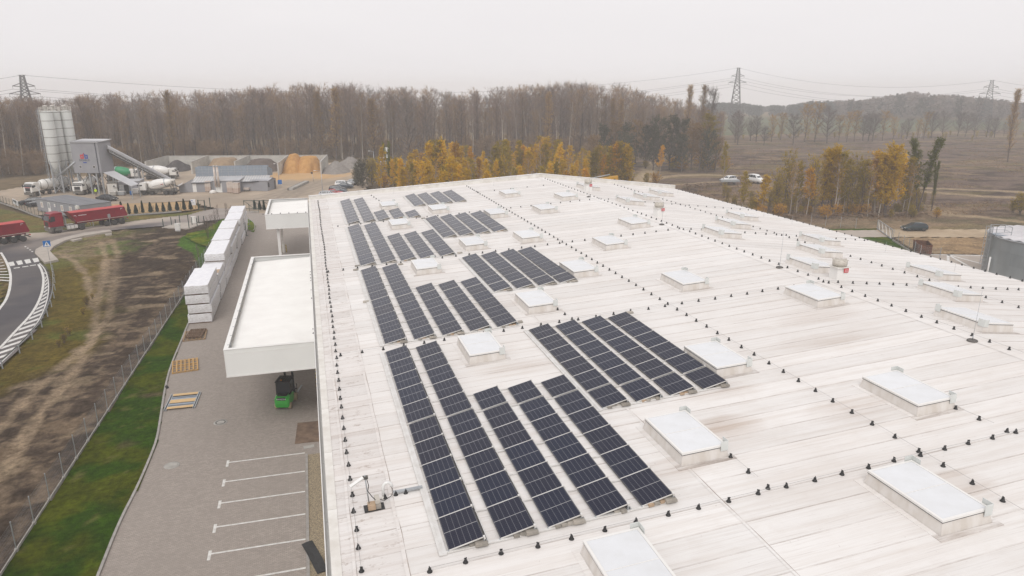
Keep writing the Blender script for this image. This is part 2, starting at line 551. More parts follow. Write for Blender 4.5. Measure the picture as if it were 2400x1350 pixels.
# ------------------------------------------------------------------ special surface materials
def membrane_mat():
    m, nt, b, out = new_mat('roof_membrane')
    b.inputs['Roughness'].default_value = 0.55
    b.inputs['Specular IOR Level'].default_value = 0.35
    g = coords(nt, (1, 1, 1), True)
    ob = nt.nodes.new('ShaderNodeTexCoord').outputs['Object']
    sep = nd(nt, 'SeparateXYZ'); nt.links.new(ob, sep.inputs[0])
    oi = nt.nodes.new('ShaderNodeObjectInfo')
    base = mixc(nt, noise(nt, g, 0.12, 4, 0.6, 0.3, 0.7), (0.76, 0.742, 0.722), (0.685, 0.655, 0.628))
    st1 = noise(nt, coords(nt, (0.09, 2.6, 1), True), 1.0, 8, 0.72, 0.47, 0.72)     # dirt runs with the fall of the roof
    st2 = noise(nt, coords(nt, (0.3, 11.0, 1), True), 1.0, 5, 0.65, 0.52, 0.74)
    blot = noise(nt, g, 0.9, 6, 0.7, 0.5, 0.8)
    col = mixc(nt, math_n(nt, 'MULTIPLY', st1, 0.52), base, (0.55, 0.485, 0.43))
    col = mixc(nt, math_n(nt, 'MULTIPLY', st2, 0.36), col, (0.50, 0.45, 0.41))
    col = mixc(nt, math_n(nt, 'MULTIPLY', blot, 0.2), col, (0.44, 0.36, 0.29))
    wash = noise(nt, g, 0.45, 5, 0.7, 0.58, 0.75)
    col = mixc(nt, math_n(nt, 'MULTIPLY', wash, 0.3), col, (0.86, 0.84, 0.82))
    # stains that lie where water stands: beside some skylights and along the worn strip at the eave
    ps = nd(nt, 'SeparateXYZ'); nt.links.new(g, ps.inputs[0])
    for (sx, sy, rx, ry, am) in ((15.0, 21.6, 1.9, 1.1, .75), (11.6, 19.6, 1.5, .9, .4), (19.9, 15.4, 1.3, 1.0, .5), (24.6, 27.5, 4.0, 1.2, .35), (20.5, 21.0, 2.4, 1.2, .4), (16.8, 24.4, 2.2, .8, .35), (14.0, 33.5, 3.5, 1.5, .3), (9.3, 30.6, 2.5, 1.0, .35), (26.5, 30.6, 3.2, 1.0, .4), (11.0, 41, 4, 2, .25)):
        dx = math_n(nt, 'MULTIPLY', math_n(nt, 'SUBTRACT', ps.outputs['X'], sx), 1 / rx); dy = math_n(nt, 'MULTIPLY', math_n(nt, 'SUBTRACT', ps.outputs['Y'], sy), 1 / ry)
        dd = math_n(nt, 'ADD', math_n(nt, 'MULTIPLY', dx, dx), math_n(nt, 'MULTIPLY', dy, dy))
        fs = math_n(nt, 'MULTIPLY', math_n(nt, 'POWER', math_n(nt, 'MAXIMUM', math_n(nt, 'SUBTRACT', 1.0, dd), 0.0), 1.0), math_n(nt, 'MULTIPLY', math_n(nt, 'ADD', st1, 0.55), am))
        col = mixc(nt, fs, col, (0.42, 0.33, 0.265))
    old = math_n(nt, 'LESS_THAN', ps.outputs['X'], 1.95)
    crk = noise(nt, coords(nt, (1.2, 2.2, 1), True), 1.6, 9, 0.75, 0.56, 0.66)
    col = mixc(nt, math_n(nt, 'MULTIPLY', math_n(nt, 'MULTIPLY', old, crk), 0.8), col, (0.30, 0.235, 0.19))
    col = mixc(nt, math_n(nt, 'MULTIPLY', old, math_n(nt, 'MULTIPLY_ADD', st1, .35, .12)), col, (0.47, 0.41, 0.38))
    speck = noise(nt, g, 7.0, 3, 0.6, 0.70, 0.76)
    col = mixc(nt, math_n(nt, 'MULTIPLY', speck, 0.5), col, (0.28, 0.23, 0.2))
    thin = noise(nt, coords(nt, (0.5, 26.0, 1), True), 1.0, 3, 0.6, 0.60, 0.68)
    col = mixc(nt, math_n(nt, 'MULTIPLY', thin, 0.25), col, (0.34, 0.28, 0.25))
    # dirt along each strip's lap, with the step's shade painted in, broken up
    ed = nd(nt, 'MapRange', clamp=True)
    ed.inputs['From Min'].default_value = 0.06; ed.inputs['From Max'].default_value = 0.0
    nt.links.new(sep.outputs['Y'], ed.inputs['Value'])
    brk = noise(nt, coords(nt, (0.5, 3, 1), True), 1.0, 5, 0.7, 0.35, 0.65)
    e = math_n(nt, 'MULTIPLY', math_n(nt, 'MULTIPLY', ed.outputs['Result'], brk), 0.8)
    col = mixc(nt, e, col, (0.30, 0.245, 0.21))
    k = math_n(nt, 'MULTIPLY_ADD', oi.outputs['Random'], 0.10, 0.95)
    vm = nd(nt, 'VectorMath', operation='SCALE')
    nt.links.new(col, vm.inputs[0]); nt.links.new(k, vm.inputs['Scale'])
    nt.links.new(vm.outputs[0], b.inputs['Base Color'])
    bump(nt, b, noise(nt, coords(nt, (0.6, 1.5, 1), True), 1.3, 4, 0.6, 0.2, 0.8), 0.25, 0.03)
    return m


M['membrane'] = membrane_mat()


def paver_mat(name, c, c2, mortar):
    m, nt, b, out = new_mat(name)
    b.inputs['Roughness'].default_value = 0.85
    b.inputs['Specular IOR Level'].default_value = 0.25
    g = coords(nt, (1, 1, 1), True)
    bt = nd(nt, 'TexBrick', Scale=1.0)
    bt.inputs['Brick Width'].default_value = 0.2; bt.inputs['Row Height'].default_value = 0.1
    bt.inputs['Mortar Size'].default_value = 0.008; bt.inputs['Mortar Smooth'].default_value = 0.3
    bt.inputs['Color1'].default_value = (*c, 1); bt.inputs['Color2'].default_value = (*c2, 1); bt.inputs['Mortar'].default_value = (*mortar, 1)
    nt.links.new(g, bt.inputs['Vector'])
    big = noise(nt, g, 0.16, 5, 0.65, 0.3, 0.75)
    mid = noise(nt, g, 1.3, 6, 0.7, 0.3, 0.7)
    col = mixc(nt, math_n(nt, 'MULTIPLY', big, 0.6), bt.outputs['Color'], tuple(x * 0.72 for x in c))
    col = mixc(nt, math_n(nt, 'MULTIPLY', mid, 0.45), col, tuple(x * 0.8 for x in c2))
    wear = noise(nt, coords(nt, (2.5, 0.12, 1), True), 0.6, 4, 0.6, 0.5, 0.75)   # lines driven by the wheels
    col = mixc(nt, math_n(nt, 'MULTIPLY', wear, 0.25), col, tuple(x * 0.6 for x in c))
    nt.links.new(col, b.inputs['Base Color'])
    bump(nt, b, bt.outputs['Fac'], 0.15, -0.004)
    return m


M['paver'] = paver_mat('grey_block_paving', (0.40, 0.35, 0.308), (0.30, 0.262, 0.232), (0.16, 0.136, 0.118))
M['paver_far'] = mat('pale_paving', (0.42, 0.37, 0.32), 0.9, c2=(0.36, 0.31, 0.27), scale=0.6, world=True)


def asphalt_mat():
    m, nt, b, out = new_mat('asphalt')
    b.inputs['Roughness'].default_value = 0.8
    b.inputs['Specular IOR Level'].default_value = 0.3
    a = nd(nt, 'VertexColor', layer_name='Col')
    g = coords(nt, (1, 1, 1), True)
    f = noise(nt, g, 9, 6, 0.7, 0.2, 0.8)
    f2 = noise(nt, g, 0.35, 5, 0.6, 0.3, 0.7)
    k = math_n(nt, 'MULTIPLY', math_n(nt, 'MULTIPLY_ADD', f, 0.3, 0.85), math_n(nt, 'MULTIPLY_ADD', f2, 0.25, 0.88))
    vm = nd(nt, 'VectorMath', operation='SCALE')
    nt.links.new(a.outputs['Color'], vm.inputs[0]); nt.links.new(k, vm.inputs['Scale'])
    nt.links.new(vm.outputs[0], b.inputs['Base Color'])
    bump(nt, b, f, 0.2, 0.01)
    return m


M['asphalt'] = asphalt_mat()
M['soil'] = vmat('field_soil', scale=2.5, amt=0.62, bmp=0.9, bscale=3.0, bdist=0.12)
M['farsoil'] = vmat('wide_ground', scale=0.35, amt=0.35, bmp=0.5, bscale=0.8, bdist=0.4)
M['yard'] = vmat('dusty_yard', scale=1.2, amt=0.12, bmp=0.2, bscale=2.0, bdist=0.03)
M['gravel'] = mat('pebble_gravel', (0.40, 0.33, 0.22), 0.9, c2=(0.16, 0.13, 0.10), scale=14, bmp=0.8, bscale=16, bdist=0.03, world=True)
M['sidewalk'] = mat('sidewalk_concrete', (0.42, 0.38, 0.335), 0.9, c2=(0.36, 0.32, 0.28), scale=0.8, world=True)


# ------------------------------------------------------------------ ground
def inside(px, py, poly):
    n = len(poly)
    r = np.zeros(px.shape, bool)
    j = n - 1
    for i in range(n):
        xi, yi = poly[i][0], poly[i][1]; xj, yj = poly[j][0], poly[j][1]
        c = ((yi > py) != (yj > py)) & (px < (xj - xi) * (py - yi) / (yj - yi + 1e-12) + xi)
        r ^= c; j = i
    return r


def pdist(px, py, line):
    d = np.full(px.shape, 1e9)
    for a, b in zip(line[:-1], line[1:]):
        ax, ay, bx, by = a[0], a[1], b[0], b[1]
        L = (bx - ax) ** 2 + (by - ay) ** 2 + 1e-9
        t = np.clip(((px - ax) * (bx - ax) + (py - ay) * (by - ay)) / L, 0, 1)
        d = np.minimum(d, np.hypot(px - ax - t * (bx - ax), py - ay - t * (by - ay)))
    return d


def lerp(a, b, t):
    return a * (1 - t[..., None]) + np.asarray(b) * t[..., None]


def sheet(name, x0, x1, y0, y1, res, zf, cf, material, poly=None, kind='structure'):
    nx, ny = max(2, int(round((x1 - x0) / res)) + 1), max(2, int(round((y1 - y0) / res)) + 1)
    X, Y = np.meshgrid(np.linspace(x0, x1, nx), np.linspace(y0, y1, ny))
    Z = zf(X, Y) if callable(zf) else np.full(X.shape, float(zf))
    C = cf(X, Y)
    idx = np.arange(nx * ny).reshape(ny, nx)
    F = np.stack([idx[:-1, :-1], idx[:-1, 1:], idx[1:, 1:], idx[1:, :-1]], -1).reshape(-1, 4)
    if poly is not None:
        cxm = (X[:-1, :-1] + X[1:, 1:]) / 2; cym = (Y[:-1, :-1] + Y[1:, 1:]) / 2
        F = F[inside(cxm, cym, poly).ravel()]
    V = np.stack([X, Y, Z], -1).reshape(-1, 3)
    used, inv = np.unique(F, return_inverse=True)
    me = mesh_np(name, V[used], inv.reshape(F.shape), material)
    vcol(me, np.clip(C.reshape(-1, 3)[used], 0, 1))
    me.polygons.foreach_set('use_smooth', np.ones(len(me.polygons), bool))
    o = link(name, me)
    return tag(o, kind=kind)


def P2(l):
    return [tuple(at(*q))[:2] for q in l]


C_SOIL = np.array((0.078, 0.057, 0.042)); C_TAN = np.array((0.25, 0.18, 0.115)); C_OLIVE = np.array((0.105, 0.078, 0.016))
C_GREEN = np.array((0.06, 0.085, 0.016)); C_DARK = np.array((0.036, 0.026, 0.019)); C_PURP = np.array((0.145, 0.105, 0.083))


# ------- wide ground out to the horizon
def cf_base(X, Y):
    n = fbm(X, Y, 60, 11)
    c = lerp(np.broadcast_to(np.array((0.12, 0.09, 0.055)), X.shape + (3,)), (0.20, 0.15, 0.09), sstep(0.4, 0.65, n))
    D = np.hypot(X, Y); A = np.degrees(np.arctan2(X, Y))
    g = sstep(316, 330, D) * sstep(29, 31, A) * sstep(760, 640, D)
    c = lerp(c, (0.105, 0.125, 0.07), g * (0.6 + 0.4 * sstep(0.4, 0.6, n)))
    return c


sheet('ground', -2600, 2600, -1200, 3000, 25, lambda X, Y: -0.6 - np.clip(np.hypot(X, Y) - 900, 0, 2400) * 0.0215, cf_base, M['farsoil'])

# ------- left field between road and fence
RAIL = P2([(-40, 880), (13, 848), (67, 793), (93, 760), (113, 717), (120, 683), (118, 653), (110, 630)])
T1 = P2([(-10, 1120), (60, 1010), (120, 930), (190, 840), (222, 770), (228, 700), (245, 640), (248, 600), (236, 565)])
T2 = P2([(-10, 1010), (60, 930), (150, 850), (215, 790), (255, 735), (262, 680), (275, 620), (275, 590), (262, 560)])
SIDEL = P2([(137, 612), (124, 597), (117, 590), (127, 579), (155, 565), (197, 555), (263, 543), (300, 540)])
T3 = P2([(130, 590), (175, 610), (200, 640), (210, 680), (212, 720)])


def cf_left(X, Y):
    n1 = fbm(X, Y, 7, 21); n2 = fbm(X, Y, 1.6, 22); n3 = fbm(X + 3 * n1, Y * 0.5, 3.0, 23)
    c = lerp(np.broadcast_to(C_SOIL, X.shape + (3,)).copy(), C_DARK, 0.5 * sstep(0.5, 0.68, n1))
    c = lerp(c, C_TAN, 0.55 * sstep(0.55, 0.75, n3))
    dg = pdist(X, Y, RAIL)
    far = sstep(86, 97, Y) * sstep(-24.5, -28.5, X + 0.22 * (Y - 100) + 3 * (n1 - 0.5))
    c = lerp(c, np.array((0.235, 0.175, 0.105)), far * (0.55 + 0.45 * n2))
    ol = sstep(7.5, 4.0, dg + 5 * (n1 - 0.5) + 3 * (n2 - 0.5))
    ol = np.maximum(ol, 0.8 * sstep(0.55, 0.62, n1) * sstep(-25, -30, X) * sstep(122, 112, Y))
    c = lerp(c, C_OLIVE * (0.45 + 0.7 * n2[..., None] + 0.5 * fbm(X, Y, 0.7, 35, 2)[..., None]), ol)
    c = lerp(c, C_GREEN * 1.2, ol * sstep(0.55, 0.7, fbm(X, Y, 4, 31)) * 0.6)
    # green edge along the pavement in the north, and a patch in the middle
    nb = sstep(6.5, 2.5, pdist(X, Y, SIDEL) + 5 * (n1 - 0.5) + 3 * (n2 - 0.5))
    c = lerp(c, np.array((0.12, 0.125, 0.035)), nb * (0.35 + 0.65 * n2))
    pm = sstep(4.5, 2.5, np.hypot(X + 29.5, (Y - 122) * 0.6) + 4 * (n2 - 0.5))
    c = lerp(c, np.array((0.10, 0.13, 0.03)), pm * 0.9)
    n4 = fbm(X, Y, 0.9, 24, 3)
    c = lerp(c, C_DARK, 0.6 * sstep(0.55, 0.7, n4) * (1 - ol)); c = lerp(c, np.array((0.19, 0.14, 0.095)), 0.6 * sstep(0.6, 0.72, fbm(X, Y, 0.6, 28, 2)) * (1 - ol)); c = lerp(c, np.array((0.21, 0.155, 0.105)), 0.6 * sstep(0.58, 0.72, fbm(X, Y, 1.3, 26, 3)) * (1 - ol))
    for t, w in ((T1, 0.34), (T2, 0.34), (T3, 0.3)):
        d = pdist(X, Y, t)
        c = lerp(c, np.array((0.30, 0.225, 0.15)), 0.75 * sstep(w + 0.4, w * 0.6, d + 0.9 * (n2 - 0.5)) * sstep(0.25, 0.5, n4 + 0.15))
    # dark turned earth beside the fence in the north
    de = sstep(-28, -25.5, X + 0.12 * (Y - 100) + 2 * (n1 - 0.5)) * sstep(76, 86, Y + 6 * (n1 - 0.5)) * (0.35 + 0.65 * sstep(0.3, 0.55, n3))
    c = lerp(c, C_DARK * 1.05, de * 0.7)
    c = lerp(c, np.array((0.25, 0.19, 0.125)), 0.7 * sstep(0.62, 0.7, fbm(X * 0.55, Y, 2.2, 47)) * (1 - ol))
    # grass north end of the strip
    gp = inside(X, Y, P2([(476, 640), (452, 590), (415, 573), (425, 553), (480, 540), (520, 515), (600, 515), (600, 560), (500, 640)]))
    c = lerp(c, np.array((0.055, 0.115, 0.012)) * 1.05, gp * sstep(0.25, 0.5, n2 + 0.2))
    return c


def zf_left(X, Y):
    z = -0.16 + 0.14 * (fbm(X, Y, 3, 51) - 0.5) + 0.26 * (fbm(X, Y, 1.1, 52, 2) - 0.5) * sstep(2, 8, pdist(X, Y, RAIL))
    for t in (T1, T2):
        d = pdist(X, Y, t)
        z = z - 0.06 * sstep(0.7, 0.2, np.abs(d - 0.1))
    return np.minimum(z, -0.02)


sheet('earth_field', -80, -10, 15, 152, 0.3, zf_left, cf_left, M['soil'])

# ------- plant yard
YARD = P2([(-140, 492), (0, 470), (80, 503), (125, 506), (262, 503), (262, 480), (450, 470), (470, 480), (512, 489), (530, 497), (572, 492), (582, 502), (640, 512), (760, 512), (860, 440), (860, 380), (600, 384), (343, 388), (110, 427), (0, 447), (-140, 480)])
TY = [P2([(-20, 462), (60, 470), (200, 470), (330, 475), (480, 470), (600, 470), (700, 455), (830, 415)]), P2([(300, 468), (460, 462), (600, 462), (760, 430)]),
      P2([(560, 500), (590, 480), (640, 460), (700, 440)]), P2([(660, 470), (720, 430), (760, 412)])]


def cf_yard(X, Y):
    n = fbm(X, Y, 9, 61); n2 = fbm(X, Y, 2, 62)
    c = lerp(np.broadcast_to(np.array((0.40, 0.325, 0.25)), X.shape + (3,)).copy(), (0.325, 0.265, 0.205), sstep(0.4, 0.7, n))
    for t in TY:
        d = pdist(X, Y, t)
        for o in (0.0, 1.9):
            c = lerp(c, np.array((0.25, 0.21, 0.17)), 0.65 * sstep(0.9, 0.2, np.abs(d - o) + 0.8 * (n2 - 0.4)))
    c = lerp(c, np.array((0.28, 0.235, 0.19)), 0.5 * sstep(0.6, 0.75, n2))
    c = lerp(c, np.array((0.50, 0.31, 0.14)), 0.8 * sstep(16, 6, np.hypot((X + 2) * 0.8, Y - 213) + 8 * (n2 - 0.5)))
    return c


sheet('plant_yard', -135, 25, 140, 285, 0.8, -0.02, cf_yard, M['yard'], YARD)


# ------- sand strip behind the conifers
def cf_sand(X, Y):
    n = fbm(X, Y, 4, 65)
    return lerp(np.broadcast_to(np.array((0.42, 0.29, 0.155)), X.shape + (3,)).copy(), (0.36, 0.25, 0.14), sstep(0.4, 0.6, n))


SANDP = P2([(252, 479), (455, 472), (466, 489), (448, 493), (320, 503), (250, 506)])
sheet('sand_strip', -46, -20, 140, 180, 0.5, 0.01, cf_sand, M['yard'], SANDP)


# ------- verge of grass along the north side of the road
def cf_verge(X, Y):
    n = fbm(X, Y, 3, 71); n2 = fbm(X, Y, 0.9, 72)
    c = lerp(np.broadcast_to(np.array((0.118, 0.118, 0.036)), X.shape + (3,)).copy(), (0.15, 0.115, 0.04), sstep(0.4, 0.65, n))
    return c * (0.75 + 0.5 * n2[..., None])


VERGE = P2([(-140, 480), (0, 489), (82, 509), (105, 517), (250, 508), (317, 506), (383, 503), (440, 498), (462, 494), (470, 490), (476, 494), (442, 504), (383, 510), (317, 518), (278, 523), (104, 545), (56, 548), (-140, 565)])
sheet('grass_verge', -90, -20, 128, 176, 0.5, lambda X, Y: 0.02 + 0.05 * fbm(X, Y, 1.5, 73), cf_verge, M['soil'], VERGE)

# ------- road
ROAD = P2([(-140, 566), (56, 546), (104, 543), (250, 524), (317, 517), (383, 509), (442, 503.5), (470, 495), (512, 488), (572, 491), (600, 500), (640, 510), (640, 545), (600, 520), (570, 512), (520, 514), (480, 519), (430, 526), (380, 530), (317, 535), (250, 541), (197, 547.5), (155, 557.5), (126.6, 566), (98.5, 578.5), (84, 587), (81.6, 594.6), (97, 617), (110, 630), (118, 653), (120, 683), (113, 717), (93, 760), (67, 793), (13, 848), (-60, 910), (-60, 770), (0, 723), (17, 700), (25, 667), (25, 640), (15, 613), (2, 592), (-140, 640)])
DUST = P2([(-140, 590), (30, 560), (110, 545), (250, 527), (380, 512), (470, 500), (560, 495)])
DUST2 = P2([(-20, 625), (30, 600), (80, 575), (150, 555), (250, 537)])


def cf_road(X, Y):
    n = fbm(X, Y, 5, 81); n2 = fbm(X * 0.4, Y, 1.5, 82)
    c = lerp(np.broadcast_to(np.array((0.070, 0.065, 0.070)), X.shape + (3,)).copy(), (0.092, 0.083, 0.082), sstep(0.4, 0.7, n))
    d = pdist(X, Y, DUST)
    c = lerp(c, np.array((0.40, 0.34, 0.28)), 0.95 * sstep(5.2, 2.2, d + 2.5 * (n2 - 0.5)))
    c = lerp(c, np.array((0.29, 0.25, 0.215)), 0.55 * sstep(4, 1, pdist(X, Y, DUST2) + 3 * (n2 - 0.5)) * sstep(118, 128, Y))
    c = lerp(c, np.array((0.27, 0.235, 0.21)), 0.9 * sstep(-32, -22, X))
    return c


sheet('road', -90, 0, 55, 165, 0.35, 0.03, cf_road, M['asphalt'], ROAD)

SIDE = P2([(81.6, 595), (84, 586), (98.5, 577.7), (126.6, 565), (155, 556.7), (197, 546.8), (256, 539.8), (263, 543), (197, 554), (155, 564), (127, 578), (117, 589), (124, 597), (137, 610), (105, 617)])
mb = MB(); mb.prism(SIDE, -0.2, 0.13)
tag(mb.obj('sidewalk', M['sidewalk']), kind='structure')
mb = MB()
for q in ([(165, 563), (190, 558), (193, 560), (172, 565)], [(246, 549), (262, 547.5), (262, 549.5), (248, 551.5)]):
    mb.prism(P2(q), -0.2, 0.08)
tag(mb.obj('concrete_patch', M['sidewalk']), kind='structure')


# road markings: every bar a piece of the road
def mark(pts, z=0.036):
    return MB().poly(pts, z)


road_marks = bpy.data.objects['road']
outer = [Vector(p) for p in P2([(-30, 885), (13, 848), (67, 793), (93, 760), (113, 717), (120, 683), (118, 653), (110, 630), (97, 617)])]
inner = [Vector(p) for p in P2([(-40, 850), (0, 817), (33, 780), (72, 740), (90, 710), (100, 683), (103, 653), (98, 634), (90, 620)])]


def resample(pl, step):
    out, carry = [], 0.0
    for a, b in zip(pl[:-1], pl[1:]):
        L = (b - a).length
        t = carry
        while t < L:
            out.append((a + (b - a) * (t / L), (b - a).normalized()))
            t += step
        carry = t - L
    return out


def smooth_line(pl, it=3):
    for _ in range(it):
        q = [pl[0]]
        for a, b in zip(pl[:-1], pl[1:]):
            q += [a * 0.75 + b * 0.25, a * 0.25 + b * 0.75]
        pl = q + [pl[-1]]
    return pl


outer = smooth_line(outer); inner = smooth_line(inner)


def strip_obj(pl, w, z, name, m, parent=None):
    mb = MB(); vs, fs = [], []
    for i, p in enumerate(pl):
        d = (pl[min(i + 1, len(pl) - 1)] - pl[max(i - 1, 0)]).normalized()
        n = Vector((-d.y, d.x)) * (w / 2)
        vs += [(p.x + n.x, p.y + n.y, z), (p.x - n.x, p.y - n.y, z)]
    for i in range(len(pl) - 1):
        fs.append((2 * i, 2 * i + 1, 2 * i + 3, 2 * i + 2))
    mb.add(vs, fs)
    return mb.obj(name, m, parent)


strip_obj(inner, 0.28, 0.038, 'edge_line', M['paintline'], road_marks)
strip_obj([p + Vector((-0.25, 0)) for p in outer], 0.12, 0.038, 'edge_line', M['paintline'], road_marks)
oi_, ii_ = resample(outer, 1.9), resample(inner, 1.9)
for k in range(min(len(oi_), len(ii_)) - 1):
    p = oi_[k][0] + Vector((-0.35, 0)); d = oi_[k][1]
    best = min(ii_, key=lambda q: (q[0] - (p + Vector((-1.7, -0.9)))).length)[0]
    q = best + Vector((0.2, 0))
    w = d * 0.42
    mark([p - w, p + w, q + w, q - w]).obj('hatch_bar', M['paintline'], road_marks)
for (x, y) in ((27, 619), (46, 616), (65, 613), (84, 610)):
    a, b, c_, d = at(x - 8.5, y - 3.3), at(x + 4.5, y - 5.6), at(x + 8.5, y + 3.3), at(x - 3.5, y + 5.6)
    mark([a.xy, b.xy, c_.xy, d.xy]).obj('crossing_bar', M['paintline'], road_marks)
for (x, y) in ((39, 628.5), (59, 625.5), (77, 622.5)):
    a, b, c_, d = at(x - 7, y), at(x + 7, y - 2), at(x + 8, y - 0.4), at(x - 6.5, y + 1.6)
    mark([a.xy, b.xy, c_.xy, d.xy]).obj('give_way_dash', M['paintline'], road_marks)
for (x, y) in ((59.5, 578.5), (65, 582), (71, 586), (75.5, 590)):
    mark([at(x - 2.5, y - 0.7).xy, at(x + 1.5, y - 1).xy, at(x + 2.5, y + 0.7).xy, at(x - 1.5, y + 1).xy]).obj('edge_dash', M['paintline'], road_marks)
lh = smooth_line([Vector(p) for p in P2([(2, 592), (15, 613), (25, 640), (25, 667), (17, 700), (0, 723), (-30, 760)])])
strip_obj(lh, 0.3, 0.038, 'edge_line', M['paintline'], road_marks)
for k in range(9):
    a = at(-8 + 1.6 * k, 603 + 6.5 * k); b = at(8 + 1.7 * k, 600 + 7.6 * k)
    b = at(min(22, 2 + 3 * k), 601 + 7.2 * k)
    a = at(-14, 608 + 6.0 * k)
    mark([a.xy + Vector((0, .22)), a.xy - Vector((0, .22)), b.xy - Vector((0, .22)), b.xy + Vector((0, .22))]).obj('hatch_bar', M['paintline'], road_marks)


def cf_isl(X, Y):
    return cf_verge(X, Y) * 1.05


sheet('island_grass', -60, -34, 85, 116, 0.6, 0.10, cf_isl, M['soil'], P2([(-60, 640), (-6, 655), (4, 668), (7, 690), (0, 712), (-60, 760)]))

# ------- paved yard beside the hall, with kerb, parking lines, gravel
kerb_px = [(225, 1368), (232, 1348), (281, 1224), (322, 1146), (358, 1061), (369, 1028), (377, 979), (387, 910), (401, 857), (425.6, 800), (440, 762)]
KERB = [Vector(p) for p in P2(kerb_px)]
KERB = [Vector((-11.6, 12)), Vector((-11.8, 25))] + KERB + [Vector((-13.5, 90)), Vector((-13.4, 110)), Vector((-13.2, 128)), Vector((-12.4, 133.0))] + [Vector(p) for p in P2([(594, 545), (599, 530), (592, 519), (575, 511), (555, 508.5), (520, 514)])]
YP = [(p.x, p.y) for p in KERB] + P2([(560, 503), (600, 500), (700, 503)]) + [(-0.2, 150), (-0.2, 12)]
mb = MB(); mb.poly(YP, 0.04)
tag(mb.obj('paved_yard', M['paver']), kind='structure')
kerb = thing('kerb', 'pale concrete kerb between the grass strip and the paved yard', 'kerb', (0, 0, 0))
kp = resample(smooth_line(KERB, 2), 1.0)
kme = MB().bx(-0.495, 0.495, -0.075, 0.075, -0.15, 0.14, top=0.985).mesh('kerb_stone', M['kerb'])
for p, d in kp:
    if p.y > 30: link('kerb_stone', kme, kerb, (p.x, p.y, 0), (0, 0, math.atan2(d.y, d.x)))


def cf_lawn(X, Y):
    n = fbm(X, Y, 2.2, 91); n2 = fbm(X, Y, 0.6, 92, 3)
    c = lerp(np.broadcast_to(np.array((0.028, 0.062, 0.002)), X.shape + (3,)).copy(), (0.066, 0.078, 0.004), sstep(0.4, 0.65, n))
    c = lerp(c, np.array((0.10, 0.09, 0.03)), 0.7 * sstep(0.68, 0.78, n2 * 0.6 + fbm(X, Y, 1.4, 93) * 0.5))
    bare = np.maximum(sstep(1.1, 0.2, np.hypot((X + 13.4) * 0.6, (Y - 58.5) * 1.6) + 0.8 * (n2 - 0.5)), 0.6 * sstep(0.9, 0.2, np.hypot(X + 13.8, Y - 50) + n2 - 0.5))
    c = lerp(c, np.array((0.12, 0.085, 0.05)), 0.8 * bare)
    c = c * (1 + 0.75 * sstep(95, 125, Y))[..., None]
    return c * (0.7 + 0.6 * n2[..., None])


FENCE = [Vector(p) for p in P2([(24, 1319), (73, 1248), (110, 1183), (147, 1126), (206, 1040), (255, 965), (295, 902), (330, 851), (362, 803), (413, 723), (457, 655), (473, 630)])]
LAWN = [(-16.75, 12), (-16.7, 40), (-16.4, 52), (-16.0, 70), (-15.6, 90), (-15.3, 103), (-15.2, 116)] + P2([(470, 575), (432, 556), (440, 548), (480, 540), (520, 515)]) + [(p.x, p.y) for p in KERB[::-1]][1:]
sheet('grass_strip', -32, -6, 12, 156, 0.3, lambda X, Y: 0.06 + 0.07 * fbm(X, Y, 0.7, 95, 2), cf_lawn, M['soil'], LAWN)

mb = MB(); mb.bx(-1.5, -0.25, 12, 45.0, 0.0, 0.055)
tag(mb.obj('gravel_strip', M['gravel']), kind='stuff')
mb = MB(); mb.bx(-1.66, -1.5, 12, 45.1, 0.0, 0.10)
tag(mb.obj('gravel_edging', M['kerb']), kind='structure')
yardo = bpy.data.objects['paved_yard']
lme = MB().bx(-6.6, -1.7, -0.06, 0.06, 0, 0.004).mesh('parking_line', M['paintline'])
tme = MB().bx(-0.08, 0.08, -0.42, 0.42, 0, 0.006).mesh('parking_line_end', M['paintline'])
for k in range(6):
    Yk = 45.3 - 2.49 * k
    if k == 5:
        link('parking_line', MB().bx(-4.3, -1.7, -0.06, 0.06, 0, 0.004).mesh('parking_line', M['paintline']), yardo, (0, Yk, 0.044))
    else:
        link('parking_line', lme, yardo, (0, Yk, 0.044), (0, 0, rad(-1.0)))
        link('parking_line_end', tme, yardo, (-6.66, Yk, 0.043))

# ------- right-hand side: cleared field, tracks, paths
TR = [P2([(2020, 440), (2100, 445), (2200, 450), (2420, 462)]), P2([(2150, 470), (2230, 500), (2300, 505), (2420, 520)]), P2([(2030, 432), (2100, 436), (2420, 447)]),
      P2([(1400, 450), (1490, 430), (1520, 400), (1530, 380)]), P2([(1490, 425), (1560, 410), (1650, 406), (1800, 412)]), P2([(1500, 435), (1600, 428), (1680, 425)])]


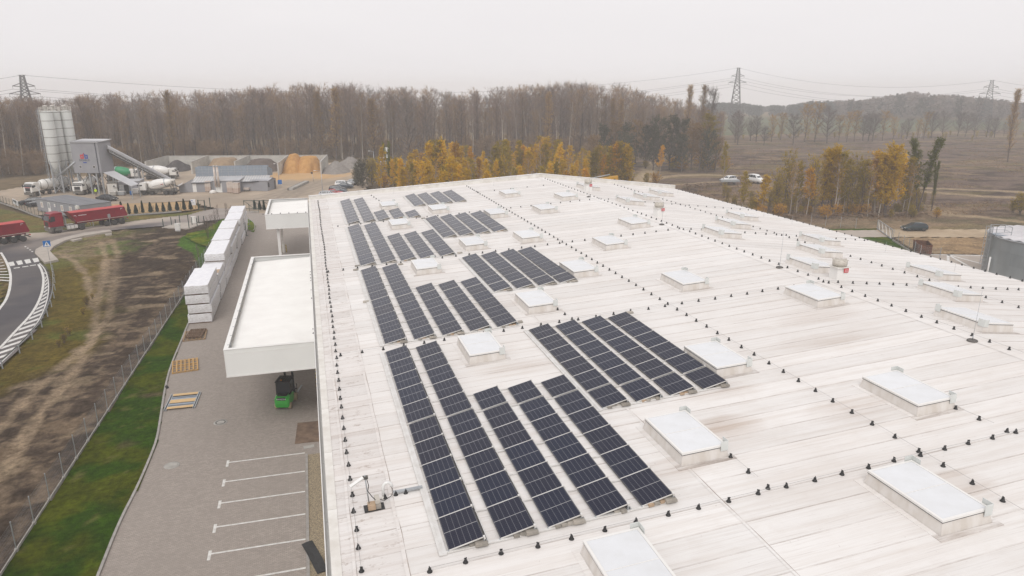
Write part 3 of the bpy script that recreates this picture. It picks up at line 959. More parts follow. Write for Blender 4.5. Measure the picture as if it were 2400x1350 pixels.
def cf_right(X, Y):
    u = X * RT[0] + Y * RT[1]; v = X * 0.278 + Y * 0.96
    n1 = fbm(u * 0.35, v, 9, 101); n2 = fbm(u * 0.4, v, 2.6, 102); n3 = fbm(u * 0.25, v, 30, 103)
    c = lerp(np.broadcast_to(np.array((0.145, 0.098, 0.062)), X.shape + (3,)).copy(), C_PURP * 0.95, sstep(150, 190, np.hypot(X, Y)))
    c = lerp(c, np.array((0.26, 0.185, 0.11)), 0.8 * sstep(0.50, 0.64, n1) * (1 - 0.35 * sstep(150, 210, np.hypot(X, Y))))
    c = lerp(c, np.array((0.05, 0.036, 0.028)), 0.85 * sstep(0.52, 0.66, n2))
    c = lerp(c, np.array((0.11, 0.11, 0.05)), 0.5 * sstep(0.6, 0.7, n3) * sstep(0.45, 0.6, n2))
    c = lerp(c, np.array((0.24, 0.175, 0.115)), 0.6 * sstep(0.45, 0.6, n3) * sstep(0.4, 0.6, n1))
    c = lerp(c, np.array((0.16, 0.13, 0.05)), 0.5 * sstep(0.58, 0.68, fbm(u * 0.4, v, 5, 133)))
    for t, w in zip(TR, (2.2, 1.6, 1.5, 3.0, 2.5, 1.5)):
        d = pdist(X, Y, t)
        c = lerp(c, np.array((0.34, 0.26, 0.165)), 0.85 * sstep(w + 0.8, w * 0.4, d + 1.6 * (n2 - 0.5)))
    return c


def zf_right(X, Y):
    D = np.hypot(X, Y)
    u = X * RT[0] + Y * RT[1]
    return -0.25 + 0.25 * (fbm(X, Y, 4, 111) - 0.5) + 0.9 * sstep(120, 220, D) * (fbm(u * 0.5, Y, 22, 112) - 0.5)


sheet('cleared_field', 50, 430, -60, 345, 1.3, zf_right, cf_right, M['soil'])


def cf_track(X, Y):
    n = fbm(X, Y, 5, 121); n2 = fbm(X, Y * 3, 4, 122)
    c = lerp(np.broadcast_to(np.array((0.45, 0.36, 0.255)), X.shape + (3,)).copy(), (0.37, 0.285, 0.195), sstep(0.4, 0.65, n))
    return lerp(c, np.array((0.30, 0.23, 0.155)), 0.5 * sstep(0.55, 0.7, n2))


TRK = P2([(1950, 540), (2050, 539), (2200, 538), (2330, 538), (2480, 540), (2480, 560), (2330, 557), (2200, 556), (2080, 556), (1960, 557)])
sheet('dirt_track', 70, 150, 70, 125, 0.6, 0.03, cf_track, M['yard'], TRK)


def cf_lot(X, Y):
    n = fbm(X, Y * 2, 3, 125); n2 = fbm(X * 0.4, Y, 1.5, 126)
    c = lerp(np.broadcast_to(np.array((0.30, 0.205, 0.115)), X.shape + (3,)).copy(), (0.21, 0.145, 0.085), sstep(0.4, 0.65, n))
    return lerp(c, np.array((0.38, 0.28, 0.17)), 0.6 * sstep(0.55, 0.7, n2))


LOT = P2([(2095, 557), (2330, 557), (2480, 560), (2480, 600), (2310, 597), (2155, 594)])
sheet('dirt_lot', 70, 150, 60, 100, 0.6, 0.02, cf_lot, M['soil'], LOT)
mb = MB(); mb.poly(P2([(2110, 593), (2155, 595.5), (2310, 598), (2480, 602), (2480, 700), (2100, 700)]), 0.03)
tag(mb.obj('paved_pad', M['paver_far']), kind='structure')
mb = MB(); mb.poly(P2([(1960, 541), (2054, 540), (2078, 556), (1980, 557)]), 0.05)
tag(mb.obj('gate_apron', M['paver_far']), kind='structure')
sheet('grass_corner', 70, 110, 60, 110, 0.5, 0.06, lambda X, Y: cf_lawn(X, Y) * 1.15, M['soil'], P2([(2010, 557), (2079, 556.5), (2100, 568), (2150, 594), (2100, 610), (2030, 575)]))
sheet('grass_margin', 70, 125, 80, 125, 0.5, 0.05, lambda X, Y: cf_lawn(X, Y) * 1.1, M['soil'], P2([(1930, 537), (2050, 536.3), (2060, 539), (1930, 541)]))
pad = bpy.data.objects['paved_pad']
for a, b in (((2222, 597.5), (2302, 619)), ((2222, 597.5), (2292, 637)), ((2222, 598), (2222.5, 620)), ((2155, 596.5), (2305, 599.5))):
    strip_obj([at(*a).xy, at(*b).xy], 0.35, 0.04, 'pad_line', M['paintline'], pad)


# ------------------------------------------------------------------ the hall and its roof
XL, ZL, SL = -0.2, 10.4, 0.057
XR, ZR_, SR, XE = 31.3, 12.19, 0.112, 52.4
YB = 93.5


def roof_z(x):
    return ZL + SL * (x - XL) if x <= XR else ZR_ - SR * (x - XR)


def roof_at(px, py, dz=0.0):
    d = ray(px, py)
    t = (ZL + dz - SL * XL - CAM_H) / (d[2] - SL * d[0])
    if t > 0 and d[0] * t <= XR:
        return Vector((d[0] * t, d[1] * t, CAM_H + d[2] * t - dz))
    t = (ZR_ + dz + SR * XR - CAM_H) / (d[2] + SR * d[0])
    return Vector((d[0] * t, d[1] * t, CAM_H + d[2] * t - dz))


AL, AR = -math.atan(SL), math.atan(SR)
hall = thing('industrial_hall', 'huge low warehouse with pale dirty membrane roof', 'building', (0, 0, 0))
ze = roof_z(XE)
w = MB()
w.add([(XL, -25, 0), (XE, -25, 0), (XE, -25, ze - 0.1), (XR, -25, ZR_ - 0.1), (XL, -25, ZL - 0.1), (XL, YB, 0), (XE, YB, 0), (XE, YB, ze - 0.1), (XR, YB, ZR_ - 0.1), (XL, YB, ZL - 0.1)],
      [(0, 1, 2, 3, 4), (9, 8, 7, 6, 5), (0, 4, 9, 5), (1, 6, 7, 2)])
w.obj('wall', M['panelwall'], hall)
r = MB()
r.add([(XL, -25, ZL - 0.02), (XR, -25, ZR_ - 0.02), (XE, -25, ze - 0.02), (XL, YB, ZL - 0.02), (XR, YB, ZR_ - 0.02), (XE, YB, ze - 0.02),
       (XL, -25, ZL - 0.1), (XR, -25, ZR_ - 0.1), (XE, -25, ze - 0.1), (XL, YB, ZL - 0.1), (XR, YB, ZR_ - 0.1), (XE, YB, ze - 0.1)],
      [(0, 1, 4, 3), (1, 2, 5, 4), (0, 3, 9, 6), (2, 8, 11, 5), (0, 6, 7, 1), (1, 7, 8, 2), (3, 4, 10, 9), (4, 5, 11, 10)])
r.obj('roof', M['membrane'], hall)

SW = 1.19


def strip_mesh(x0, x1, lift=0.0):
    n = max(2, int((x1 - x0) / 4))
    vs, fs = [], []
    for i in range(n + 1):
        x = x0 + (x1 - x0) * i / n
        for (y, h) in ((0, -0.02), (0, 0.014), (SW + 0.06, 0.004), (SW + 0.06, -0.02)):
            vs.append((x, y, roof_z(x) + h + lift))
    for i in range(n):
        for k in range(3):
            fs.append((i * 4 + k, i * 4 + 4 + k, i * 4 + 5 + k, i * 4 + 1 + k))
    fs += [(0, 1, 2, 3), (n * 4 + 3, n * 4 + 2, n * 4 + 1, n * 4)]
    return MB().add(vs, fs).mesh('membrane_strip', M['membrane'])


sm = [strip_mesh(XL + 0.02, 1.93), strip_mesh(1.9, 12.17, 0.003), strip_mesh(12.2, XR, 0.001), strip_mesh(XR, XE - 0.02)]
ns = int((YB - 9) / SW)
for k in range(ns + 1):
    Y = 9 + k * SW
    if Y + SW + 0.06 > YB: continue
    for j, me in enumerate(sm):
        link('membrane_strip', me, hall, (0, Y, 0))
cap = MB()
for (x0, x1) in ((XR - 0.55, XR), (XR, XR + 0.55)):
    cap.add([(x0, 0, roof_z(x0) + 0.022), (x1, 0, roof_z(x1) + 0.022), (x1, YB, roof_z(x1) + 0.022), (x0, YB, roof_z(x0) + 0.022)], [(0, 1, 2, 3)])
cap.obj('ridge_cap', M['membrane'], hall)
# parapet across the far end
pb = MB()
pb.add([(XL, YB, ZL - 0.2), (XR, YB, ZR_ - 0.2), (XE + .1, YB, ze - 0.2), (XL, YB, ZL + 0.42), (XR, YB, ZR_ + 0.5), (XE + .1, YB, ze + 0.42)] +
       [(XL, YB + 0.3, ZL - 0.2), (XR, YB + 0.3, ZR_ - 0.2), (XE + .1, YB + 0.3, ze - 0.2), (XL, YB + 0.3, ZL + 0.42), (XR, YB + 0.3, ZR_ + 0.5), (XE + .1, YB + 0.3, ze + 0.42)],
       [(0, 1, 4, 3), (1, 2, 5, 4), (7, 6, 9, 10), (8, 7, 10, 11), (3, 4, 10, 9), (4, 5, 11, 10), (0, 3, 9, 6), (2, 8, 11, 5)])
pb.obj('parapet', M['white_dirty'], hall)
cp = MB()
for (xa, za, xb, zb) in ((XL, ZL + 0.42, XR, ZR_ + 0.5), (XR, ZR_ + 0.5, XE + .1, ze + 0.42)):
    cp.bar((xa, YB + 0.15, za + 0.03), (xb, YB + 0.15, zb + 0.03), 0.42, 0.06)
cp.obj('parapet_coping', M['white'], hall)
for k in range(22):
    x = XL + 1.5 + k * 2.4
    if x < XE: link('coping_clip', MB().bx(-0.03, 0.03, -0.22, 0.22, 0, 0.03).mesh('coping_clip', M['galv']) if k == 0 else bpy.data.meshes['coping_clip'], hall, (x, YB + 0.15, (ZL + 0.42 + (x - XL) * (ZR_ + 0.08 - ZL) / (XR - XL) if x < XR else ZR_ + 0.5 - (x - XR) * (ZR_ + 0.08 - ze) / (XE - XR)) + 0.07))
# gutter and edge trim along the left eave
gm = MB(); gm.bx(-0.40, -0.37, 0, 3.98, 9.95, 10.34); gm.bx(-0.37, -0.22, 0, 3.98, 9.95, 10.0)
gme = gm.mesh('gutter', M['white'])
tm_ = MB().bx(-0.24, 0.06, 0, 3.98, 10.40, 10.452).mesh('edge_trim', M['white_dirty'])
for k in range(22):
    link('gutter', gme, hall, (0, 5.5 + 4 * k, 0)); link('edge_trim', tm_, hall, (0, 5.5 + 4 * k, 0))
# long lap seams that run with the ridge
for (x, wd) in ((0.42, 0.10), (1.9, 0.12), (12.18, 0.10)):
    pl = [Vector((x + 0.012 * math.sin(y * 1.7), y)) for y in np.arange(9, YB - 0.5, 0.8)]
    vs, fs = [], []
    for i, p in enumerate(pl):
        vs += [(p.x - wd / 2, p.y, roof_z(p.x - wd / 2) + 0.022), (p.x + wd / 2, p.y, roof_z(p.x + wd / 2) + 0.022)]
        if i: fs.append((2 * i - 2, 2 * i - 1, 2 * i + 1, 2 * i))
    MB().add(vs, fs).obj('lap_seam', M['membrane'], hall)
    w2 = 0.016
    vs = []
    for i, p in enumerate(pl):
        c0 = p.x + wd / 2 + 0.01
        ww = w2 * max(0.02, rnd.gauss(0.5, 0.8))
        vs += [(c0 - ww / 2, p.y, roof_z(c0) + 0.024), (c0 + ww / 2, p.y, roof_z(c0) + 0.024)]
    MB().add(vs, fs).obj('seam_dirt', M['seamdirt'] if 'seamdirt' in M else M.setdefault('seamdirt', mat('seam_dirt', (0.22, 0.17, 0.14), 0.9, c2=(0.55, 0.48, 0.43), scale=1.3, stretch=(1, 1, 1), world=True)), hall)


# ------------------------------------------------------------------ two entrance canopies
def canopy(label, x0, x1, y0, y1, zb, zt):
    t = thing('canopy', label, 'canopy', (x1, y0, 0))
    L, Wd = y1 - y0, x1 - x0
    th = 0.12
    f = MB(); f.bx(-Wd, 0, 0, th, zb, zt - 0.04); f.obj('front_fascia', M['panelwall'], t)
    f = MB(); f.bx(-Wd, -Wd + th, th, L - th, zb, zt - 0.04); f.obj('side_fascia', M['panelwall'], t)
    f = MB(); f.bx(-Wd, 0, L - th, L, zb, zt - 0.04); f.obj('back_fascia', M['panelwall'], t)
    c = MB()
    c.bx(-Wd - 0.03, 0.02, -0.03, 0.27, zt - 0.04, zt); c.bx(-Wd - 0.03, -Wd + 0.27, 0.27, L - 0.27, zt - 0.04, zt); c.bx(-Wd - 0.03, 0.02, L - 0.27, L + 0.03, zt - 0.04, zt)
    c.obj('coping', M['white'], t)
    d = MB()
    d.bx(-Wd - 0.025, 0.0, -0.025, 0.0, zb - 0.03, zb + 0.08); d.bx(-Wd - 0.025, -Wd, 0, L, zb - 0.03, zb + 0.08); d.bx(-Wd - 0.02, 0.0, -0.012, 0.0, zt - 0.36, zt - 0.33)
    d.bx(-Wd - 0.012, -Wd + 0.02, -0.014, 0.0, zb + 0.08, zt - 0.04)
    d.obj('edge_flashing', M['white'], t)
    # ribbed sheet roof, ribs across the canopy
    zr = zt - 0.42
    vs, fs = [], []
    n = int((L - 0.6) / 0.25)
    for k in range(n):
        y = 0.3 + k * 0.25
        for (dy, dz) in ((0.0, 0.0), (0.12, 0.0), (0.15, 0.045), (0.22, 0.045)):
            for (x, zz) in ((-Wd + 0.32, -0.12), (-0.02, 0.10)):
                vs.append((x, y + dy, zr + dz + zz))
    for k in range(n * 4 - 1):
        fs.append((2 * k, 2 * k + 1, 2 * k + 3, 2 * k + 2))
    MB().add(vs, fs).obj('ribbed_roof', M['white'], t)
    g = MB(); g.bx(-Wd + 0.13, -Wd + 0.32, 0.27, L - 0.27, zr - 0.28, zr - 0.22); g.bx(-Wd + 0.31, -Wd + 0.33, 0.27, L - 0.27, zr - 0.22, zr - 0.06)
    g.obj('box_gutter', M['white_dirty'], t)
    s = MB(); s.bx(-Wd + 0.05, 0, 0.05, L - 0.05, zb + 0.1, zb + 0.16); s.obj('soffit', M['panelwall'], t)
    sc_ = MB().bx(-0.10, 0.02, -0.025, 0.025, 0, 0.03).mesh('coping_clip_', M['galv'])
    for k in range(int(L / 2)):
        link('clip', sc_, t, (-Wd + 0.25, 0.9 + 2 * k, zt))
    br = MB(); br.bx(-0.02, 0.02, -0.06, 0.06, -0.35, 0.0); bme = br.mesh('bracket', M['galv'])
    for k in range(4):
        link('bracket', bme, t, (-Wd + 0.30, 1.5 + (L - 3) * k / 3, zt - 0.05))
    return t


pA = at(524, 820, 7.1); pB = at(591, 602, 7.1)
canopy_near = canopy('long white canopy above the forklift with ribbed roof and plain fascia', pA.x, -0.42, pA.y, pB.y, 5.1, 7.1)
qA = at(621, 503, 7.1); qB = at(633, 467, 7.1)
canopy_far = canopy('short white canopy on a white column at the far end of the hall', qA.x, -0.42, qA.y, qB.y, 5.0, 7.1)
c1 = at(650, 541, 5.0); c2_ = at(665, 592, 0)
col = MB(); col.bx(-0.19, 0.19, -0.19, 0.19, 0, 5.1); col.obj('column', M['white'], canopy_far, (c1.x - canopy_far.location.x, 0.8, 0))
col = MB(); col.bx(-0.16, 0.16, -0.16, 0.16, 0, 5.1); col.obj('column', M['white_dirty'], canopy_far, (c2_.x - canopy_far.location.x, max(1.5, c2_.y - canopy_far.location.y), 0))


def striped_post(loc, label, h=1.15):
    t = thing('corner_guard', label, 'corner guard', loc)
    a = MB(); a.bx(-0.07, 0.07, -0.07, 0.07, 0, h); a.obj('post', M['warn_yellow'], t)
    n = 5
    bm_ = MB().bx(-0.075, 0.075, -0.075, 0.075, 0, h / n * 0.45).mesh('black_band', M['black'])
    for k in range(n):
        link('black_band', bm_, t, (0, 0, h / n * (k + 0.3)))
    return t


g1, g2 = at(659.5, 592.5), at(671.5, 591.5)
striped_post((g1.x, g1.y, 0.04), 'left black and yellow striped guard at the foot of the far canopy column')
striped_post((g2.x, g2.y, 0.04), 'right black and yellow striped guard at the foot of the far canopy column')
g3 = at(747, 933)
striped_post((-0.62, g3.y, 0.04), 'black and yellow striped guard beside the hall wall near the forklift', 1.8)
g4 = at(745.5, 903)
striped_post((-0.66, g4.y + 0.3, 0.04), 'farther striped guard beside the hall wall behind the forklift', 1.6)

for k in range(6):
    x = canopy_far.location.x - 5.8 * k / 5 - .35
    canopy_pts = globals().setdefault('CANOPY_PTS', []); canopy_pts.append((x, canopy_far.location.y + .14, 7.1, 'on the front rim of the far canopy'))
for (px, py) in ((735, 630), (734, 637), (735.5, 644), (737, 650.5), (739, 672), (739.5, 691), (746, 762), (747, 771)):
    q = at(px, py, 7.1); CANOPY_PTS.append((-.55, q.y, 6.72, 'along the wall side of the near canopy'))
# ------------------------------------------------------------------ solar arrays
def cell_mat():
    m, nt, b, out = new_mat('solar_cells')
    b.inputs['Roughness'].default_value = 0.14
    b.inputs['Specular IOR Level'].default_value = 0.19
    ob = nt.nodes.new('ShaderNodeTexCoord').outputs['Object']
    sp = nd(nt, 'SeparateXYZ'); nt.links.new(ob, sp.inputs[0])
    oi = nt.nodes.new('ShaderNodeObjectInfo')

    def line(v, period, half, off=0.0):
        f = math_n(nt, 'FRACT', math_n(nt, 'MULTIPLY_ADD', v, 1 / period, off))
        d = math_n(nt, 'ABSOLUTE', math_n(nt, 'SUBTRACT', f, 0.5))
        return math_n(nt, 'GREATER_THAN', d, 0.5 - half / period)
    lx = line(sp.outputs['X'], 0.1813, 0.0042, 0.0)
    ly = line(sp.outputs['Y'], 0.0925, 0.0024, 0.0)
    mid = math_n(nt, 'LESS_THAN', math_n(nt, 'ABSOLUTE', sp.outputs['Y']), 0.011)
    fine = line(sp.outputs['X'], 0.0181, 0.0008, 0.0)
    ns_ = noise(nt, ob, 3.0, 3, 0.5, 0.3, 0.7)
    base = mixc(nt, oi.outputs['Random'], (0.006, 0.011, 0.032), (0.010, 0.011, 0.026))
    base = mixc(nt, math_n(nt, 'MULTIPLY', ns_, 0.35), base, (0.009, 0.012, 0.026))
    c = mixc(nt, math_n(nt, 'MULTIPLY', fine, 0.12), base, (0.10, 0.10, 0.12))
    c = mixc(nt, math_n(nt, 'MULTIPLY', ly, 0.16), c, (0.30, 0.32, 0.36))
    c = mixc(nt, math_n(nt, 'MULTIPLY', lx, 0.42), c, (0.42, 0.42, 0.44))
    c = mixc(nt, math_n(nt, 'MULTIPLY', mid, 0.62), c, (0.58, 0.58, 0.58))
    nt.links.new(c, b.inputs['Base Color'])
    return m


M['cells'] = cell_mat()
PW, PL = 1.134, 1.71
TILT = rad(10)
pm_ = MB().bx(-PW / 2 + 0.012, PW / 2 - 0.012, -PL / 2 + 0.012, PL / 2 - 0.012, -0.03, 0.0).mesh('solar_panel', M['cells'])
fm_ = MB()
for (a, b, c_, d) in ((-PW / 2, PW / 2, -PL / 2, -PL / 2 + 0.018), (-PW / 2, PW / 2, PL / 2 - 0.018, PL / 2), (-PW / 2, -PW / 2 + 0.013, -PL / 2 + .013, PL / 2 - .013), (PW / 2 - 0.013, PW / 2, -PL / 2 + .013, PL / 2 - .013)):
    fm_.bx(a, b, c_, d, -0.034, 0.003)
fme_ = fm_.mesh('panel_frame', [M['alu']])
M['frame_dark'] = mat('dark_frame', (0.05, 0.05, 0.055), 0.4, 0.5)
fme_.materials.clear(); fme_.materials.append(M['alu']); fme_.materials.append(M['frame_dark'])
fme_.polygons.foreach_set('material_index', [0] * 12 + [1] * 12)
clampme = MB().bx(-0.03, 0.03, -0.05, 0.05, -0.06, 0.03).mesh('end_clamp', M['alu'])
brickme = MB().bx(-0.10, 0.10, -0.11, 0.11, 0, 0.085, top=0.96).mesh('ballast_block', M['ballast'])
brickme2 = MB().bx(-0.10, 0.10, -0.11, 0.11, 0, 0.085, top=0.96).mesh('ballast_block_tan', M['tan_block'])
padme = MB().bx(-0.20, 0.20, -0.12, 0.12, 0, 0.09, top=0.95).mesh('ballast_slab', M['ballast'])


def solar_row(t, org, x, y0, n, pitch, gap_after, first):
    """one tilted row: x of the low edge, y0 of the near end"""
    ox, oy, oz = org
    w = PW * math.cos(TILT); hh = PW * math.sin(TILT)
    zb = roof_z(x) - oz
    ys = []
    y = y0
    for k in range(n):
        ys.append(y + pitch / 2)
        y += pitch
        if gap_after is not None and k == gap_after: y += 0.10
    yend = y
    rot = (0, AL - TILT + 0.0, 0)
    for yc in ys:
        o = link('solar_panel', pm_, t, (x + w / 2 - ox, yc - oy, zb + SL * w / 2 + 0.10 + hh / 2), rot)
        link('panel_frame', fme_, o)
    # rear deflector plate and its foot rail
    xh = x + w
    zh = roof_z(xh) - oz
    d = MB()
    d.add([(xh - ox + 0.01, y0 - oy, zh + 0.10 + hh - 0.07), (xh - ox + 0.01, yend - oy, zh + 0.10 + hh - 0.07), (xh - ox + 0.13, yend - oy, zh + 0.04), (xh - ox + 0.13, y0 - oy, zh + 0.04)], [(0, 1, 2, 3)])
    d.obj('wind_deflector', M['dark_plate'], t)
    f = MB(); f.bx(xh - ox + 0.125, xh - ox + 0.165, y0 - oy - 0.02, yend - oy + 0.05, zh + 0.02, zh + 0.075); f.obj('foot_rail', M['alu'], t)
    if first:
        f = MB(); f.bx(x - ox - 0.30, x - ox - 0.06, y0 - oy - 0.1, yend - oy + 0.05, zb + 0.02, zb + 0.06); f.bx(x - ox - 0.2, x - ox - 0.17, y0 - oy - 0.1, yend - oy + 0.05, zb + 0.06, zb + 0.075)
        f.obj('edge_rail', M['alu'], t)
    # clamps, near-end bracket, ballast under the near end
    yy = y0
    for k in range(n + 1):
        link('end_clamp', clampme, t, (xh - ox - 0.0, yy - oy, zh + 0.10 + hh), rot)
        yy += pitch + (0.10 if gap_after is not None and k == gap_after else 0)
    b = MB(); b.bar((xh - ox, y0 - oy + 0.02, zh + 0.03), (xh - ox, y0 - oy + 0.02, zh + 0.10 + hh), 0.05); b.bar((xh - ox + 0.14, y0 - oy + 0.02, zh + 0.03), (xh - ox + 0.01, y0 - oy + 0.02, zh + 0.08 + hh), 0.035)
    b.bar((x - ox, y0 - oy + 0.02, zb + 0.02), (x - ox, y0 - oy + 0.02, zb + 0.10), 0.05)
    b.obj('end_bracket', M['galv'], t)
    u = MB(); u.bx(x + 0.06 - ox, xh - ox - 0.03, y0 - oy + 0.30, y0 - oy + 0.33, zb + 0.06, zb + 0.10); u.obj('under_beam', M['galv'], t)
    nb = rnd.randint(2, 4)
    for k in range(nb):
        link('ballast_block', brickme2 if rnd.random() < 0.25 else brickme, t, (xh - ox - 0.16 - 0.215 * k + rnd.uniform(-.01, .01), y0 - oy + 0.10 + rnd.uniform(-.07, .03), roof_z(xh - 0.16 - 0.215 * k) - oz + 0.045), (0, 0, rnd.uniform(-.12, .12)))
    return ys, yend


M['dark_plate'] = mat('dark_deflector', (0.028, 0.026, 0.026), 0.5, c2=(0.05, 0.045, 0.045), scale=2)
BLOCKS = [
    ('nearest solar array, five dark rows in an L shape beside the aerial mast', [(3.20, 17.93, 10, 4), (4.82, 17.93, 10, 4), (6.38, 17.93, 6, 4), (7.99, 17.93, 6, 4), (9.60, 17.93, 6, 4)], 1.718),
    ('solar array of four rows right of the nearest array, between two skylights', [(11.20, 24.83, 6, 0), (12.77, 24.83, 6, 0), (14.37, 24.83, 6, 0), (15.98, 24.83, 6, 0)], 1.72),
    ('second solar array along the left eave, five rows, just beyond the nearest one', [(3.32, 36.38, 10, 4), (4.94, 36.38, 10, 4), (6.53, 36.38, 6, 4), (8.13, 36.38, 6, 4), (9.72, 36.38, 6, 4)], 1.68),
    ('second four-row solar array in the right column, beyond the one between skylights', [(11.31, 43.15, 6, 0), (12.88, 43.15, 6, 0), (14.45, 43.15, 6, 0), (15.96, 43.15, 6, 0)], 1.685),
    ('third solar array along the left eave, five rows, below the far canopy', [(3.41, 54.66, 10, 4), (5.05, 54.66, 10, 4), (6.63, 54.66, 6, 4), (8.2, 54.66, 6, 4), (9.83, 54.66, 6, 4)], 1.67),
    ('third four-row solar array in the right column, greyish in the distance', [(11.36, 61.45, 6, 0), (12.92, 61.45, 6, 0), (14.5, 61.45, 6, 0), (16.15, 61.45, 6, 0)], 1.675),
    ('fourth solar array in the far left roof corner, two long and three short rows', [(3.56, 73.35, 9, 4), (5.19, 73.35, 9, 4), (6.68, 73.3, 3, None), (8.34, 73.4, 3, None), (9.88, 73.0, 2, None)], 1.74),
    ('farthest solar array, four short rows close to the back parapet', [(11.51, 79.7, 5, None), (13.07, 79.7, 5, None), (14.7, 79.7, 5, None), (16.33, 79.7, 5, None)], 1.69),
]
for lab, rows, pitch in BLOCKS:
    x0 = rows[0][0]; y0 = min(r[1] for r in rows)
    org = (x0, y0, roof_z(x0))
    t = thing('solar_array', lab, 'solar array', org, 0, 'solar arrays on the hall roof')
    ally = set()
    for i, (x, y, n, g) in enumerate(rows):
        ys, yend = solar_row(t, org, x, y, n, pitch, g, i == 0)
    # cross rails lie under every joint and join the rows
    longest = max(rows, key=lambda r: r[2])
    k = 0
    yy = y0
    lx0, rx = rows[0][0] - 0.25, rows[-1][0] + PW + 0.2
    for k in range(longest[2] + 1):
        xs = [r[0] for r in rows if r[2] * pitch + 0.2 >= yy - r[1]]
        xa, xb = min(xs) - 0.2, max(xs) + PW + 0.12
        f = MB()
        ww = 0.045 if k else 0.09
        vs = [(xa, yy, roof_z(xa) + 0.025), (xb, yy, roof_z(xb) + 0.025)]
        f.bar((vs[0][0] - org[0], yy - org[1], vs[0][2] - org[2] + 0.025), (vs[1][0] - org[0], yy - org[1], vs[1][2] - org[2] + 0.025), ww, 0.05)
        f.obj('cross_rail', M['alu'], t)
        yy += pitch
        if longest[3] is not None and k == longest[3]: yy += 0.10
    for (x, y, n, g) in rows:
        if rnd.random() < 0.8:
            link('ballast_slab', padme, t, (x + PW + 0.18 - org[0] - 0.3, y - 0.02 - org[1], roof_z(x + PW) - org[2] + 0.06))
for (px, py) in ((1476, 735), (1217, 757), (893, 706), (858, 709), (838, 625), (834, 634), (992, 513), (1078, 594), (939, 621)):
    q = roof_at(px, py)
    tag(link('paving_slab', bpy.data.meshes['ballast_slab'], None, (q.x, q.y, q.z + 0.03), (0, AL, rnd.uniform(-.1, .1))), 'loose grey ballast slab at the end of a solar rail', 'slab', 'loose ballast slabs on the roof')


# ------------------------------------------------------------------ skylights
def make_skylight(W, L, H, side):
    t = thing('skylight', 'skylight', 'skylight')
    k = 0.10
    c = MB()
    c.add([(-k, -k, -0.05), (W + k, -k, -0.05), (W + k, L + k, -0.05), (-k, L + k, -0.05), (0, 0, H - 0.07), (W, 0, H - 0.07), (W, L, H - 0.07), (0, L, H - 0.07)],
          [(0, 1, 5, 4), (1, 2, 6, 5), (2, 3, 7, 6), (3, 0, 4, 7), (4, 5, 6, 7)])
    c.obj('curb', M['curb'], t)
    s = MB(); s.bx(-0.30, W + 0.30, -0.30, -k, 0.0, 0.028); s.bx(-0.30, W + 0.30, L + k, L + 0.3, 0.0, 0.028); s.bx(-0.3, -k, -k, L + k, 0.0, 0.028); s.bx(W + k, W + 0.3, -k, L + k, 0.0, 0.028)
    s.obj('flashing', M['membrane'], t)
    f = MB()
    e = 0.055
    f.bx(-0.03, W + 0.03, -0.03, e, H - 0.07, H); f.bx(-0.03, W + 0.03, L - e, L + 0.03, H - 0.07, H); f.bx(-0.03, e, e, L - e, H - 0.07, H); f.bx(W - e, W + 0.03, e, L - e, H - 0.07, H)
    f.obj('frame', M['white'], t)
    g = MB(); g.bx(-0.028, W + 0.028, -0.028, L + 0.028, H - 0.095, H - 0.072); g.obj('gasket', M['frame_dark'], t)
    pn = MB().bx(e + 0.005, W - e - 0.005, 0.0, L / 2 - e - 0.009, -0.03, 0.0).mesh('pane', M['opal'])
    link('pane', pn, t, (0, e + 0.003, H - 0.008)); link('pane', pn, t, (0, L / 2 + 0.006, H - 0.008))
    m = MB(); m.bx(e, W - e, L / 2 - 0.012, L / 2 + 0.012, H - 0.045, H + 0.004); m.obj('glazing_bar', M['white'], t)
    # L-shaped wind baffles on the upstand's corners
    for (cx, cy, sx, sy) in ((W + 0.06, L + 0.06, -1, -1), (W + 0.06, -0.06, -1, 1)) if side > 0 else ((-0.06, L + 0.06, 1, -1), (-0.06, -0.06, 1, 1)):
        b = MB(); b.bx(min(cx, cx + sx * 0.30), max(cx, cx + sx * 0.30), cy - 0.008, cy + 0.008, H - 0.22, H + 0.16)
        b.bx(cx - 0.008, cx + 0.008, min(cy + sy * 0.008, cy + sy * 0.36), max(cy + sy * 0.008, cy + sy * 0.36), H - 0.22, H + 0.16)
        b.obj('wind_baffle', M['baffle'], t)
    return t


